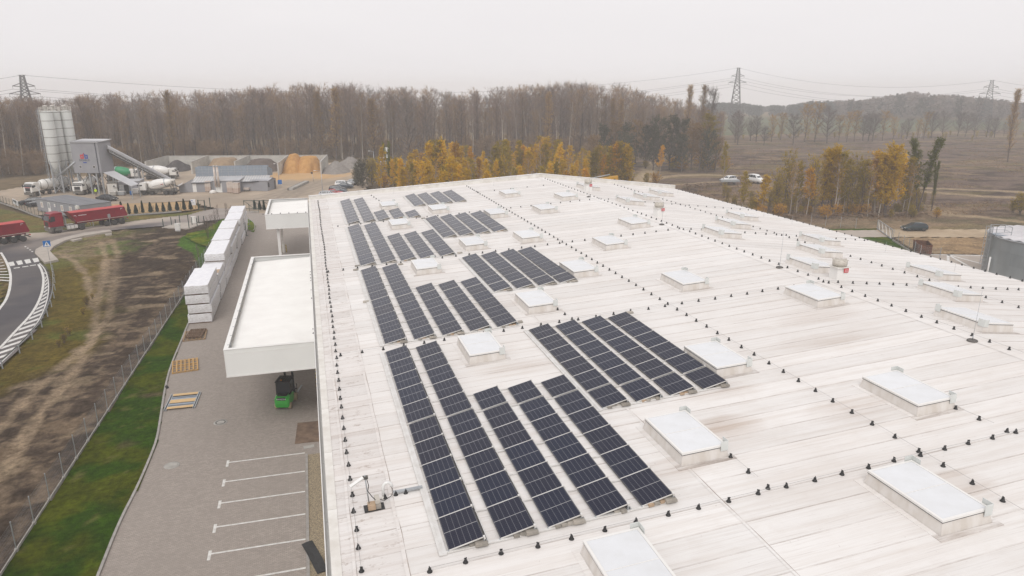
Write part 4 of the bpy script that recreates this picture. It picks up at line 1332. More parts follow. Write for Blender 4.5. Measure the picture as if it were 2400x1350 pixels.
M['baffle'] = mat('baffle_plate', (0.66, 0.68, 0.66), 0.4, 0.1, c2=(0.60, 0.62, 0.60))
H_SK = 0.50
left_sk = [
    ((7.0, 13.55), 'skylight at the near edge of the roof in front of the nearest solar array'),
    ((17.2, 13.66), 'nearest skylight right of the roof seam, beside two crossing conductor lines'),
    ((22.35, 19.68), 'skylight on its own near the right side of the pale roof, with a stained curb'),
    ((12.1, 19.77), 'skylight right of the nearest solar array with brown stains on its right'),
    ((17.25, 25.85), 'skylight touching the right end of the four-row solar array'),
    ((7.1, 31.95), 'skylight set in the notch behind the nearest solar array'),
    ((27.6, 31.96), 'skylight just left of the ridge in front of the red-labelled roof fan'),
    ((22.42, 38.07), 'skylight alone on the middle of the roof beyond the second conductor line'),
    ((12.13, 38.08), 'skylight right of the second left-hand solar array'),
    ((17.27, 44.0), 'skylight touching the right end of the second four-row solar array'),
    ((7.2, 50.0), 'skylight in the notch behind the second left-hand solar array'),
    ((22.46, 50.3), 'skylight on the middle of the roof behind the thin concrete-footed rod'),
    ((12.2, 55.7), 'skylight right of the third left-hand solar array'),
    ((17.2, 55.95), 'skylight on the open roof beyond the second four-row array'),
    ((27.62, 56.5), 'skylight just left of the ridge in front of the middle roof fan'),
    ((22.75, 67.7), 'far skylight beyond the middle conductor line on the left slope'),
    ((7.5, 68.0), 'skylight in the notch behind the third left-hand solar array'),
    ((17.5, 68.1), 'skylight touching the third four-row solar array in the distance'),
    ((27.38, 73.8), 'skylight just left of the ridge in front of the farthest roof fan'),
    ((12.6, 74.1), 'small looking skylight between the two farthest solar arrays'),
    ((22.34, 79.7), 'farthest skylight near the back parapet on the left slope'),
    ((7.8, 79.8), 'skylight beside the corner solar array at the far left'),
]
proto = None
for (x, y), lab in left_sk:
    if proto is None:
        proto = make_skylight(1.75, 2.9, H_SK, 1); o = proto
    else:
        o = copy_tree(proto)
    o.location = (x, y, roof_z(x)); o.rotation_euler = (0, AL, 0)
    o['label'] = lab; o['group'] = 'skylights on the hall roof'
right_sk = [
    ((35.14, 81.4), 'skylight behind the farthest roof fan on the far slope'), ((45.5, 81.4), 'skylight closest to the far right corner of the roof'), ((40.28, 75.3), 'second skylight from the far right corner, lower-left of the first'),
    ((35.25, 69.4), 'third skylight in the far diagonal group beyond the ridge'), ((45.5, 63.1), 'rear skylight of the diagonal three at the middle of the far slope'), ((40.3, 56.9), 'middle skylight of the diagonal three on the far slope'),
    ((35.2, 50.9), 'front skylight of the diagonal three just beyond the ridge line'), ((45.0, 50.3), 'rear skylight of the diagonal group behind the nearest roof fan'), ((40.26, 44.6), 'middle skylight of the group behind the nearest roof fan'),
    ((34.7, 38.6), 'skylight partly hidden by the nearest red-labelled roof fan'), ((45.04, 38.06), 'skylight on the far slope in front of the galvanised tank'), ((40.16, 32.2), 'middle skylight of the right-hand group beyond the ridge'), ((34.9, 26.0), 'nearest skylight beyond the ridge, behind the rod on a concrete foot')]
proto_r = make_skylight(2.0, 2.9, H_SK, -1)
for i, ((x, y), lab) in enumerate(right_sk):
    o = proto_r if i == 0 else copy_tree(proto_r)
    o.location = (x - 2.05, y, roof_z(x - 2.05)); o.rotation_euler = (0, AR, 0)
    o['label'] = lab; o['group'] = 'skylights on the hall roof'

# ------------------------------------------------------------------ conductor holders and wires
coneme = MB().lathe([(0.085, 0.0), (0.082, 0.02), (0.055, 0.05), (0.044, 0.11), (0.035, 0.135), (0.0, 0.14)], 10).bx(-0.012, 0.012, -0.045, 0.045, 0.135, 0.165).mesh('conductor_holder', M['black'])
cones = []


def wire_line(pts, name_label, step, r=0.006, lift=0.145, skip=None, wire=True):
    pl = [Vector((p[0], p[1])) for p in pts]
    ps = resample(pl, step)
    for p, d in ps:
        if skip and skip(p): continue
        cones.append((p.x + rnd.uniform(-.02, .02), p.y + rnd.uniform(-.05, .05), name_label))
    if wire:
        zz = []
        q = resample(pl, 1.6)
        for p, d in q: zz.append((p.x, p.y, roof_z(p.x) + lift + rnd.uniform(-0.012, 0.006)))
        if len(zz) > 1:
            tag(MB().path(zz, r, 4, smooth=True).obj('conductor_wire', M['wire']), 'thin wire ' + name_label, 'wire', 'lightning wires on the roof')


def in_block(p):
    for lab, rows, pitch in BLOCKS:
        for (x, y, n, g) in rows:
            if x - 0.25 < p.x < x + PW + 0.25 and y - 0.1 < p.y < y + n * pitch + 0.2: return True
    for (x, y), lab in left_sk:
        if x - .15 < p.x < x + 1.9 and y - .15 < p.y < y + 3.05: return True
    for (x, y), lab in right_sk:
        if x - 2.2 < p.x < x + .15 and y - .15 < p.y < y + 3.05: return True
    return False


eave = [roof_at(*q) for q in ((847, 1339), (835.5, 1250), (823, 1145.5), (814.7, 1078), (805.8, 999.8), (796.4, 918), (781, 766), (772, 690), (766.5, 640), (763.5, 623.5), (760, 576.4), (752.8, 535.5), (749.3, 497), (745, 472))]
wire_line([(p.x, p.y) for p in eave], 'along the left eave of the roof', 1.03)
wire_line([(20.26, 11.0), (20.26, 92)], 'down the middle of the left roof slope', 1.09, skip=in_block)
wire_line([(31.3, 11.0), (31.3, 92)], 'along the ridge of the roof', 1.02)
wire_line([(41.7, 20), (41.7, 92)], 'down the middle of the far roof slope', 1.1, skip=in_block)
wire_line([(52.1, 25), (52.1, 92.5)], 'along the right eave of the roof', 1.06)
wire_line([(2.5, 17.3), (31.3, 17.3)], 'across the near end of the roof in front of the solar array', 1.1, skip=in_block)
wire_line([(0.9, 35.8), (52, 35.8)], 'across the roof behind the nearest solar array', 1.12, skip=in_block)
wire_line([(0.9, 54.25), (52, 54.25)], 'across the roof behind the second pair of arrays', 1.12, skip=in_block)
wire_line([(2.5, 72.6), (52, 72.6)], 'across the roof behind the third pair of arrays', 1.15, skip=in_block)
wire_line([(13.95, 19.6), (14.0, 17.3)], 'from the stained skylight to the near cross line', 1.05)
wire_line([(24.1, 19.6), (24.3, 17.3)], 'from the lone skylight to the near cross line', 1.05)
wire_line([(13.9, 38.0), (14.1, 35.8)], 'from a skylight to the second cross line', 1.0)
wire_line([(8.4, 83.5), (7.6, 91.5)], 'from the corner skylight to the back parapet', 1.6)
wire_line([(20.3, 85.6), (31.2, 85.9)], 'across the roof close to the back parapet', 2.2, skip=in_block)
cones.sort(key=lambda c: c[0] ** 2 + c[1] ** 2 + (CAM_H - roof_z(c[0])) ** 2)
inview = [c for c in cones if -60 < px_of((c[0], c[1], roof_z(c[0])))[0] < 2460 and px_of((c[0], c[1], roof_z(c[0])))[1] < 1400]
for (x, y, lab) in inview[:286]:
    tag(link('conductor_holder', coneme, None, (x, y, roof_z(x) + 0.015), (0, 0, rnd.uniform(0, 6.28))), 'black cone holder ' + lab, 'wire holder', 'wire holders ' + lab)
for (x, y, z, lab) in CANOPY_PTS:
    tag(link('conductor_holder', coneme, None, (x, y, z)), 'black cone holder ' + lab, 'wire holder', 'wire holders ' + lab)
mb = MB()
for (x, y, lab) in inview[286:]:
    mb.lathe([(0.085, 0.0), (0.055, 0.05), (0.04, 0.13), (0, 0.14)], 6, Matrix.Translation((x, y, roof_z(x) + 0.015)))
tag(mb.obj('conductor_holders', M['black']), 'far rows of black cone holders on the roof', 'wire holders', kind='stuff')


# ------------------------------------------------------------------ roof fans, rods, aerial mast
def roof_fan(px, py, lab):
    q = roof_at(px, py)
    t = thing('roof_fan', lab, 'roof fan', q, rnd.uniform(-.1, .1), 'roof fans along the ridge')
    c = MB(); c.bx(-0.42, 0.42, -0.42, 0.42, -0.06, 0.88, top=0.92); c.obj('curb', M['white'], t)
    c = MB(); c.bx(-0.5, 0.5, -0.5, 0.5, 0.88, 0.92); c.obj('base_plate', M['white_dirty'], t)
    c = MB(); c.lathe([(0.40, 0.92), (0.40, 1.0), (0.46, 1.02), (0.46, 1.28), (0.40, 1.34), (0.0, 1.37)], 20); c.obj('fan_housing', M['fanbeige'], t)
    v = MB().bx(0.0, 0.5, -0.012, 0.012, 1.335, 1.385).mesh('cap_rib', M['fanbeige'])
    for k in range(8): link('cap_rib', v, t, (0, 0, -0.015), (0, 0, k * PI4))
    s = MB(); s.bx(0.02, 0.36, -0.47, -0.455, 0.58, 0.86)
    l = s.obj('warning_plate', M['sign_red'], t)
    for z in (0.67, 0.76):
        MB().bx(0.07, 0.31, -0.478, -0.4702, z - 0.012, z + 0.012).obj('text_line', M['sign_white'], l)
    return t


PI4 = math.pi / 4
M['fanbeige'] = mat('fan_housing_paint', (0.55, 0.51, 0.45), 0.6, c2=(0.45, 0.42, 0.37), scale=2)
roof_fan(1963.5, 655, 'nearest roof fan with a red plate, on the ridge')
roof_fan(1543.5, 507, 'middle roof fan with a red plate, behind the thin rod')
roof_fan(1378, 447, 'farthest roof fan with a red plate, by the back corner')


def rod(px, py, h, lab):
    q = roof_at(px, py)
    t = thing('lightning_rod', lab, 'lightning rod', q, 0, 'lightning rods on concrete feet')
    f = MB(); f.lathe([(0.24, 0.0), (0.24, 0.07), (0.19, 0.10), (0, 0.10)], 16); f.obj('foot', M['rodfoot'], t)
    f = MB(); f.tube((0, 0, 0.1), (0.03, 0.0, h), 0.011, 0.007, 6); f.obj('rod', M['galv'], t)
    f = MB(); f.tube((0, 0, 0.1), (0, 0, 0.3), 0.025, 0.02, 8); f.obj('socket', M['galv'], t)


M['rodfoot'] = mat('rod_foot_concrete', (0.16, 0.15, 0.14), 0.9, c2=(0.10, 0.095, 0.09), scale=6)
rod(2278.5, 800, 2.6, 'thin lightning rod on a dark round foot nearest to the right edge')
rod(1827, 628, 2.6, 'thin lightning rod on a dark round foot right of the middle skylight')
rod(1551, 527, 2.6, 'thin lightning rod on a dark round foot in front of the middle fan')
rod(1380, 462, 2.2, 'farthest lightning rod on a dark round foot by the back fan')
for (px, py) in ((1157, 437), (1588, 455), (1270, 425), (1790, 507), (1856, 525), (2075, 590), (2237, 635), (922, 455)):
    q = roof_at(px, py)
    tag(MB().tube((0, 0, 0), (0, 0, 0.9), 0.009, 0.006, 5).obj('air_terminal', M['galv'], None, q), 'short thin air terminal near the roof edge', 'air terminal', 'short air terminals at the roof edge')

q = roof_at(876, 1192)
mast = thing('aerial_mast', 'short aerial mast with a white panel antenna, weighted with tan blocks', 'antenna mast', q, rad(2))
MB().bx(-0.32, 0.36, -0.20, 0.22, 0.02, 0.045).obj('rubber_mat', M['black'], mast)
MB().bx(-0.19, 0.06, -0.17, 0.13, 0.05, 0.22, top=0.97).obj('ballast_block', M['tan_block'], mast)
MB().bx(0.07, 0.24, -0.15, 0.16, 0.05, 0.20, top=0.97).obj('ballast_block', M['ballast'], mast)
MB().bx(0.06, 0.22, -0.08, 0.30, 0.21, 0.34, top=0.97).obj('ballast_block', M['fanbeige'], mast)
MB().tube((-0.14, 0.02, 0.2), (-0.22, 0.10, 1.25), 0.022, 0.022, 8).obj('pole', M['galv'], mast)
MB().bx(-0.30, -0.12, 0.04, 0.14, 1.12, 1.22).obj('clamp', M['chassis'], mast)
a = MB(); a.bx(-0.50, 0.0, -0.05, 0.05, -0.035, 0.035); ao = a.obj('antenna', M['plastic_white'], mast, (-0.28, 0.05, 1.2), (rad(20), rad(-22), rad(15)))
MB().path([(-0.17, 0.02, 1.15), (-0.12, 0.0, 0.9), (-0.16, 0.0, 0.7), (-0.05, -0.02, 0.5), (0.08, -0.02, 0.32)], 0.014, 6).obj('cable', M['black'], mast)
q = roof_at(899, 1168)
goose = thing('cable_gooseneck', 'white curved gooseneck pipe with black cables next to the aerial mast', 'pipe', q)
pts = [(0, 0, 0.0), (0, 0, 0.42)] + [(0.15 - 0.15 * math.cos(k * math.pi / 8), 0, 0.42 + 0.17 * math.sin(k * math.pi / 8)) for k in range(1, 9)]
MB().path(pts, 0.055, 12).obj('pipe', M['plastic_white'], goose)
MB().lathe([(0.10, 0), (0.09, 0.03), (0.07, 0.06), (0.06, 0.1)], 12).obj('flange', M['white_dirty'], goose)
MB().path([(0.30, 0, 0.40), (0.33, -0.05, 0.24), (0.25, -0.12, 0.12), (0.0, -0.25, 0.07), (-0.15, -0.22, 0.12)], 0.012, 6).obj('cable', M['black'], goose)
qa, qb = roof_at(922, 1160), roof_at(990, 1147)
tray = thing('cable_tray', 'galvanised cable tray on black feet leading to the solar array', 'cable tray', qa)
d = qb - qa
tm = MB(); tm.bar((0, 0, 0.10), (d.x, d.y, d.z + 0.10), 0.13, 0.06); tm.obj('tray', M['galv'], tray)
for k in (0.08, 0.42):
    link('foot', bpy.data.meshes['conductor_holder'], tray, (d.x * k, d.y * k - 0.06, d.z * k))
link('foot', bpy.data.meshes['conductor_holder'], tray, (-0.30, -0.12, 0))
# ------------------------------------------------------------------ vehicles
def wheel_mesh(r, w, rim=0.62, dusty=False):
    mb = MB()
    Mx = Matrix.Rotation(rad(90), 4, 'X')
    mb.lathe([(r * rim, -w / 2), (r * 0.93, -w / 2), (r, -w / 2 + 0.04), (r, w / 2 - 0.04), (r * 0.93, w / 2), (r * rim, w / 2)], 18, Mx, 0)
    return mb.mesh('wheel', [M['rubber']])


def rim_mesh(r, w, rim=0.62, dusty=False):
    mb = MB()
    Mx = Matrix.Rotation(rad(90), 4, 'X')
    mb.lathe([(0.0, w / 2 - 0.01), (r * 0.18, w / 2 - 0.01), (r * 0.2, w / 2 - 0.05), (r * rim * 0.92, w / 2 - 0.03), (r * rim, w / 2 + 0.004), (r * rim, w / 2 - 0.06), (r * rim, -w / 2 + 0.02), (0, -w / 2 + 0.02)], 18, Mx, 0)
    return mb.mesh('rim', [M['rim_dusty'] if dusty else M['rim']])


_wm = {}


def wheel(t, x, y, r, w, dusty=False):
    k = (r, w, dusty)
    if k not in _wm: _wm[k] = (wheel_mesh(r, w), rim_mesh(r, w, dusty=dusty))
    s = 1 if y < 0 else -1          # outer face looks away from the middle line
    o = link('wheel', _wm[k][0], t, (x, y, r), (0, 0, 0 if y < 0 else math.pi))
    link('rim', _wm[k][1], o)
    return o


def make_car(name, label, paint, kind='hatch', L=4.2, W=1.75, H=1.46, loc=(0, 0, 0), rz=0.0, group=None, cat='car'):
    """car along +x (front), origin at the ground in its middle"""
    t = thing(name, label, cat, loc, rz, group)
    f = L / 4.2
    h = H / 1.46
    if kind == 'hatch':
        st = [(-2.10, .45, .70, .72, .80), (-2.02, .30, .86, .98, .84), (-1.72, .24, .92, 1.34, .86), (-1.30, .20, .92, 1.44, .87), (-0.3, .20, .91, 1.46, .875), (0.28, .20, .90, 1.42, .875), (0.98, .20, .90, .95, .87), (1.55, .22, .80, .84, .85), (1.95, .28, .68, .70, .80), (2.10, .36, .58, .60, .70)]
    elif kind == 'estate':
        st = [(-2.10, .42, .72, .76, .80), (-2.04, .30, .90, 1.05, .85), (-1.85, .24, .94, 1.38, .87), (-1.30, .20, .94, 1.46, .88), (-0.3, .20, .93, 1.47, .88), (0.25, .20, .92, 1.42, .88), (0.95, .20, .91, .96, .87), (1.55, .22, .82, .86, .85), (1.95, .28, .70, .72, .80), (2.10, .36, .60, .62, .70)]
    elif kind == 'suv':
        st = [(-2.10, .50, .82, .86, .82), (-2.02, .38, .98, 1.16, .86), (-1.80, .32, 1.02, 1.54, .88), (-1.2, .28, 1.02, 1.62, .89), (-0.3, .28, 1.01, 1.63, .89), (0.32, .28, 1.00, 1.57, .89), (0.95, .28, .99, 1.04, .88), (1.60, .30, .92, .96, .87), (1.98, .36, .80, .82, .82), (2.10, .44, .68, .70, .74)]
    else:
        st = [(-2.10, .42, .72, .74, .78), (-2.0, .30, .88, .90, .84), (-1.45, .22, .92, .97, .87), (-0.85, .20, .92, 1.40, .87), (-0.3, .20, .91, 1.43, .875), (0.25, .20, .90, 1.39, .875), (0.95, .20, .89, .94, .87), (1.55, .22, .79, .83, .85), (1.95, .28, .68, .70, .80), (2.10, .36, .58, .60, .70)]
    rings = []
    for (x, zb, zm, zt, w) in st:
        w = w * W / 1.75
        wt = w * (0.93 if zt - zm < 0.15 else 0.70)
        zb, zm, zt = zb * h, zm * h, zt * h
        rings.append([(x * f, -w * .93, zb), (x * f, -w, (zb + zm) / 2), (x * f, -w * .97, zm), (x * f, -wt, zt - 0.04 * (zt - zm)), (x * f, -wt * .6, zt), (x * f, wt * .6, zt), (x * f, wt, zt - 0.04 * (zt - zm)), (x * f, w * .97, zm), (x * f, w, (zb + zm) / 2), (x * f, w * .93, zb)])
    b = MB(); b.loft(rings, 0)
    b.obj('body', [paint], t)
    # windows set a little proud of the cabin
    cab = [i for i, s in enumerate(st) if s[3] - s[2] > 0.3]
    i0, i1 = cab[0], cab[-1]

    def edge(i, side, k, t_):
        a, b_ = Vector(rings[i][2 if side < 0 else 7]), Vector(rings[i][3 if side < 0 else 6])
        p = a + (b_ - a) * t_
        p.y += side * k
        return p
    for side in (-1, 1):
        g = MB()
        for i in range(i0, i1):
            a, b_, c_, d = edge(i, side, .012, .12), edge(i + 1, side, .012, .12), edge(i + 1, side, .012, .88), edge(i, side, .012, .88)
            if i == i0: pass
            m = (a + b_) / 2
            gap = 0.03
            dx = (b_ - a) * (gap / max(.1, (b_ - a).length))
            g.add([a + dx, b_ - dx, c_ - dx, d + dx], [(0, 1, 2, 3) if side < 0 else (3, 2, 1, 0)])
        # front quarter light
        a, b_, d = edge(i1, side, .012, .12), edge(i1 + 1, side, .012, .2), edge(i1, side, .012, .88)
        g.add([a + Vector((.03, 0, 0)), a + (b_ - a) * .72, d + (Vector(b_) - d) * .22 + Vector((0, 0, -.03)), d + Vector((.03, 0, -.02))], [(0, 1, 2, 3) if side < 0 else (3, 2, 1, 0)])
        g.obj('side_window', M['glass'], t)
    for nm, (ia, ib) in (('windscreen', (i1, i1 + 1)), ('rear_window', (i0, i0 - 1))):
        ra, rb = rings[ia], rings[ib]
        A, B = Vector(ra[3]), Vector(ra[6]); C_, D = Vector(rb[6]), Vector(rb[3])
        if nm == 'rear_window': C_, D = Vector(rb[6]), Vector(rb[3])
        nrm = (B - A).cross(D - A); nrm.normalize()
        if nrm.z < 0: nrm = -nrm
        k = nrm * 0.014
        ctr = (A + B + C_ + D) / 4
        g = MB(); g.add([ctr + (p - ctr) * Vector((.80, .86, .80)).x + k for p in (A, B, C_, D)], [(0, 1, 2, 3)])
        g.obj(nm, M['glass'], t)
    r = 0.31 * (1.12 if kind == 'suv' else 1)
    for x in (-1.28 * f, 1.30 * f):
        for s in (-1, 1):
            wheel(t, x, s * (W / 2 - 0.095), r, 0.21)
            a = MB(); a.lathe([(0.0, 0), (r * 1.16, 0), (r * 1.16, 0.012), (0, 0.012)], 18, Matrix.Translation((x, s * (W / 2 - 0.012) + (0.0), r)) @ Matrix.Rotation(rad(90), 4, 'X'))
            a.obj('wheel_arch', M['black'], t)
    for s in (-1, 1):
        l = MB(); l.bx(1.86 * f, 2.03 * f, s * .60 * W / 1.75 - .16, s * .60 * W / 1.75 + .16, .56 * h, .70 * h); l.obj('headlight', M['lamp'], t)
        l = MB(); l.bx(-2.10 * f, -1.98 * f, s * .66 * W / 1.75 - .12, s * .66 * W / 1.75 + .12, .68 * h, .86 * h); l.obj('tail_light', M['red_lamp'], t)
        l = MB(); l.bx(0.72 * f, 0.86 * f, s * (W / 2 + .0) - .09, s * (W / 2 + .0) + .09, .90 * h, 1.02 * h); l.obj('mirror', [paint], t)
    p = MB(); p.bx(2.07 * f, 2.115 * f, -.26, .26, .40 * h, .50 * h); p.obj('number_plate', M['sign_white'], t)
    return t


def heading(a, b):
    return math.atan2(b.y - a.y, b.x - a.x)


a, b = at(2161, 540.5), at(2122, 540.5)
make_car('parked_car', 'dark green hatchback on the dirt track beside the open metal gate', M['cargreen'], 'hatch', 4.2, 1.72, 1.46, (a + b) / 2, heading(a, b))
# row beside the yard
rowcars = [((770, 461.5), 'hatch', 'carsilver', 'silver hatchback nearest the hall roof in the yard car row'), ((783, 457), 'sedan', 'carred', 'red car next to the silver hatchback in the yard car row'),
           ((793, 453), 'sedan', 'carblue', 'dark saloon behind the red car in the yard car row'), ((793, 448.5), 'estate', 'carblack', 'black estate car in the middle of the yard car row'),
           ((809, 441), 'sedan', 'carblue', 'dark blue car in front of the white off-roader'), ((806, 437.5), 'suv', 'carwhite', 'white off-road car half hidden by a dark blue car'), ((822, 433), 'hatch', 'carsilver', 'farthest silver car beside the green bush')]
for (px, k, p, lab) in rowcars:
    q = at(px[0], px[1])
    make_car('parked_car', lab, M[p], k, 4.3, 1.75, 1.46, q, rad(-14) + (math.pi if k == 'hatch' and p == 'carsilver' and px[0] > 800 else 0), 'cars parked beside the concrete yard')
make_car('parked_car', 'black saloon in front behind the wire fence by the office container', M['carblack'], 'sedan', 4.7, 1.8, 1.44, at(92, 483.5), rad(4), 'dark cars beside the office container')
make_car('parked_car', 'black estate car behind the black saloon, pointing left', M['carblack'], 'estate', 4.7, 1.8, 1.5, at(72, 479), rad(184), 'dark cars beside the office container')
make_car('parked_car', 'dark car half hidden behind the office container', M['carblack'], 'sedan', 4.6, 1.8, 1.42, at(252, 470), rad(-25))
make_car('parked_car', 'white car parked on the cleared field behind the yellow birches', M['carwhite'], 'suv', 4.4, 1.8, 1.6, at(1707, 427), rad(190))
vq = at(1771, 430)
make_car('parked_van', 'white van with a dark windscreen half hidden by yellow birches', M['carwhite'], 'suv', 4.8, 1.95, 2.2, vq, rad(-75), cat='van')


def cab(t, paint, W, zf, H, Lc, x1, roofm=None, sleeper=True, bumper='chassis'):
    """truck cab with its front at x1 (front looks along +x)"""
    x0 = x1 - Lc
    prof = [(x0, zf), (x1 - 0.05, zf), (x1, zf + 0.25), (x1 - 0.02, zf + 1.05), (x1 - 0.22, H - 0.45), (x1 - 0.45, H - 0.12), (x1 - 0.9, H), (x0 + 0.1, H), (x0, H - 0.1)]
    b = MB(); b.ext(prof, -W / 2, W / 2, 0, 0.07); b.obj('cab', [paint], t)
    g = MB()
    a0, a1 = (x1 - 0.005, zf + 1.08), (x1 - 0.205, H - 0.50)
    g.add([(a0[0] + .02, -W / 2 + .12, a0[1]), (a0[0] + .02, W / 2 - .12, a0[1]), (a1[0] + .02, W / 2 - .16, a1[1]), (a1[0] + .02, -W / 2 + .16, a1[1])], [(0, 1, 2, 3)])
    g.obj('windscreen', M['glass'], t)
    for s in (-1, 1):
        g = MB(); y = s * (W / 2 + .006)
        g.add([(x1 - 0.98, y, zf + 1.0), (x1 - 0.22, y, zf + 0.92), (x1 - 0.36, y, H - 0.58), (x1 - 0.98, y, H - 0.56)], [(0, 1, 2, 3)])
        g.obj('side_window', M['glass'], t)
        m = MB(); m.bx(x1 - 0.15, x1 + 0.02, y + s * .04, y + s * .24, zf + 1.0, zf + 1.55); m.bx(x1 - .1, x1 - .06, min(y, y + s * .1), max(y, y + s * .1), zf + 1.5, zf + 1.54); m.obj('mirror', M['black'], t)
        l = MB(); l.bx(x1 - .06, x1 + .035, s * (W / 2 - .32) - .2, s * (W / 2 - .32) + .2, zf - 0.18, zf + 0.02); l.obj('headlight', M['lamp'], t)
    b = MB(); b.bx(x1 - 0.5, x1 + 0.03, -W / 2, W / 2, 0.38, zf - 0.005); b.obj('bumper', M[bumper], t)
    gr = MB(); gr.bx(x1 - 0.02, x1 + 0.02, -W / 2 + .55, W / 2 - .55, zf + 0.12, zf + 0.85); gr.obj('grille', M['black'], t)
    v = MB(); v.bx(x1 - 0.35, x1 - .05, -W / 2 + .1, W / 2 - .1, H - .26, H - .2); v.obj('sun_visor', M['black'], t)
    s_ = MB(); s_.bx(x0 - .0, x1 - .5, -W / 2 + .06, W / 2 - .06, 0.95, zf - 0.006); s_.obj('cab_base', M['chassis'], t)


def tipper(name, label, loc, rz):
    t = thing(name, label, 'truck', loc, rz, 'red tipper lorries on the road')
    W = 2.5
    cab(t, M['red'], W, 1.15, 3.55, 2.25, 6.6)
    ch = MB(); ch.bx(0.4, 5.9, -.42, .42, .75, 1.02); ch.bx(0.6, 1.3, -.9, .9, .95, 1.12); ch.obj('chassis', M['chassis'], t)
    for s in (-1, 1):
        k = MB(); k.bx(2.2, 3.9, s * .85 - .33, s * .85 + .33, .5, 1.02); k.obj('fuel_tank', M['alu'], t)
        for xs in (2.75, 3.35): link('tank_strap', MB().bx(-.03, .03, s * .85 - .335, s * .85 + .335, .495, 1.025).mesh('tank_strap', M['chassis']), t, (xs, 0, 0))
        wheel(t, 5.25, s * 1.05, .50, .32, True)
        wheel(t, 1.55, s * .95, .50, .55, True)
        m = MB(); m.path([(1.55 + .62 * math.cos(q), s * .95, .5 + .62 * math.sin(q)) for q in np.linspace(.2, 2.94, 7)], .05, 5); m.obj('mudguard', M['chassis'], t)
        m = MB(); m.ext([(5.25 + .66 * math.cos(q), .5 + .66 * math.sin(q)) for q in np.linspace(0, math.pi, 9)], s * 1.0 - .26 * (s < 0) - .0, s * 1.0 + .26 * (s > 0) + (0.0 if s > 0 else .0), 0); m.obj('wheel_arch', M['chassis'], t)
    r = MB(); r.bx(2.9, 3.7, -.9, .9, 1.05, 2.1)
    rk = MB()
    for y in (-.8, -.3, .3, .8): rk.bar((3.95, y, 1.05), (3.95, y, 2.7), .07)
    for z in (1.5, 2.1, 2.65): rk.bar((3.95, -.85, z), (3.95, .85, z), .06)
    rk.bar((3.95, -.8, 1.1), (3.95, .8, 2.6), .05); rk.tube((3.8, .5, 1.0), (3.8, .5, 2.5), .1, n=8)
    rk.obj('hydraulic_rack', M['galv'], t)
    # tipping body
    zb, zt = 1.42, 3.15
    prof = [(2.2, zb), (3.2, zt), (-6.0, zt), (-6.5, zb + .32), (-6.4, zb)]
    n = len(prof)

    def body(w0, w1):
        vs = []
        for s in (-1, 1):
            for (x, z) in prof:
                k = (z - zb) / (zt - zb)
                vs.append((x, s * (w0 + (w1 - w0) * k), z))
        return vs
    b = MB(); b.add(body(1.10, 1.27), [(0, 1, 2, 3, 4), (9, 8, 7, 6, 5), (0, 5, 6, 1), (2, 7, 8, 3), (3, 8, 9, 4), (0, 4, 9, 5)]); b.obj('tipping_body', M['red'], t)
    e = MB(); e.bar((3.25, -1.28, zt), (-6.05, -1.28, zt), .09, .12); e.bar((3.25, 1.28, zt), (-6.05, 1.28, zt), .09, .12); e.obj('top_rail', M['red'], t)
    lw = MB(); lw.bar((2.2, -1.115, zb + .02), (-6.4, -1.115, zb + .02), .05, .07); lw.bar((2.2, 1.115, zb + .02), (-6.4, 1.115, zb + .02), .05, .07); lw.obj('lower_rail', M['film'], t)
    rings = []
    for x in np.linspace(3.2, -6.0, 12):
        rings.append([(x, y, zt + .03 + .17 * (1 - (y / 1.3) ** 2) + .03 * math.sin(x * 1.9 + y)) for y in np.linspace(-1.3, 1.3, 9)])
    tp = MB(); tp.add([v for rr in rings for v in rr], [(i * 9 + k, i * 9 + k + 1, i * 9 + 10 + k, i * 9 + 9 + k) for i in range(11) for k in range(8)], 0, True); tp.obj('tarpaulin', M['tarp'], t)
    fr = MB(); fr.bx(-6.0, 2.0, -.5, .5, 1.08, 1.40); fr.obj('trailer_frame', M['red'], t)
    for (x, z) in ((2.35, 2.55), (-5.6, 2.85)):
        for s in (-1, 1):
            mk = MB(); y = s * (1.10 + .17 * (z - zb) / (zt - zb) + .012)
            mk.bar((x - .1, y, z + .12), (x + .28, y, z + .12), .012, .07); mk.bar((x + (.25 if x < 0 else -.1), y, z - .15), (x + (.25 if x < 0 else -.1), y, z + .12), .07, .012)
            mk.obj('corner_mark', M['sign_white'], t)
    for s in (-1, 1):
        y = s * (1.10 + .17 * (2.62 - zb) / (zt - zb) + .012)
        mk = MB()
        for k in range(9): mk.bx(.55 + .15 * k, .66 + .15 * k, y - .01, y + .01, 2.58, 2.68)
        mk.obj('maker_lettering', M['sign_white'], t)
        for x in (-2.7, -4.05, -5.4):
            wheel(t, x, s * .98, .50, .40, True)
        k = MB(); k.bx(-.6, -.5, s * .6 - .06, s * .6 + .06, .35, 1.1); k.obj('support_leg', M['galv'], t)
        l = MB(); l.bx(-6.55, -6.42, s * .95 - .2, s * .95 + .2, .95, 1.1); l.obj('tail_light', M['red_lamp'], t)
    bp = MB(); bp.bx(-6.5, -6.35, -1.2, 1.2, .62, .76); bp.bx(-6.45, -6.35, -.5, -.4, .76, 1.1); bp.bx(-6.45, -6.35, .4, .5, .76, 1.1); bp.obj('rear_bumper', M['chassis'], t)
    return t


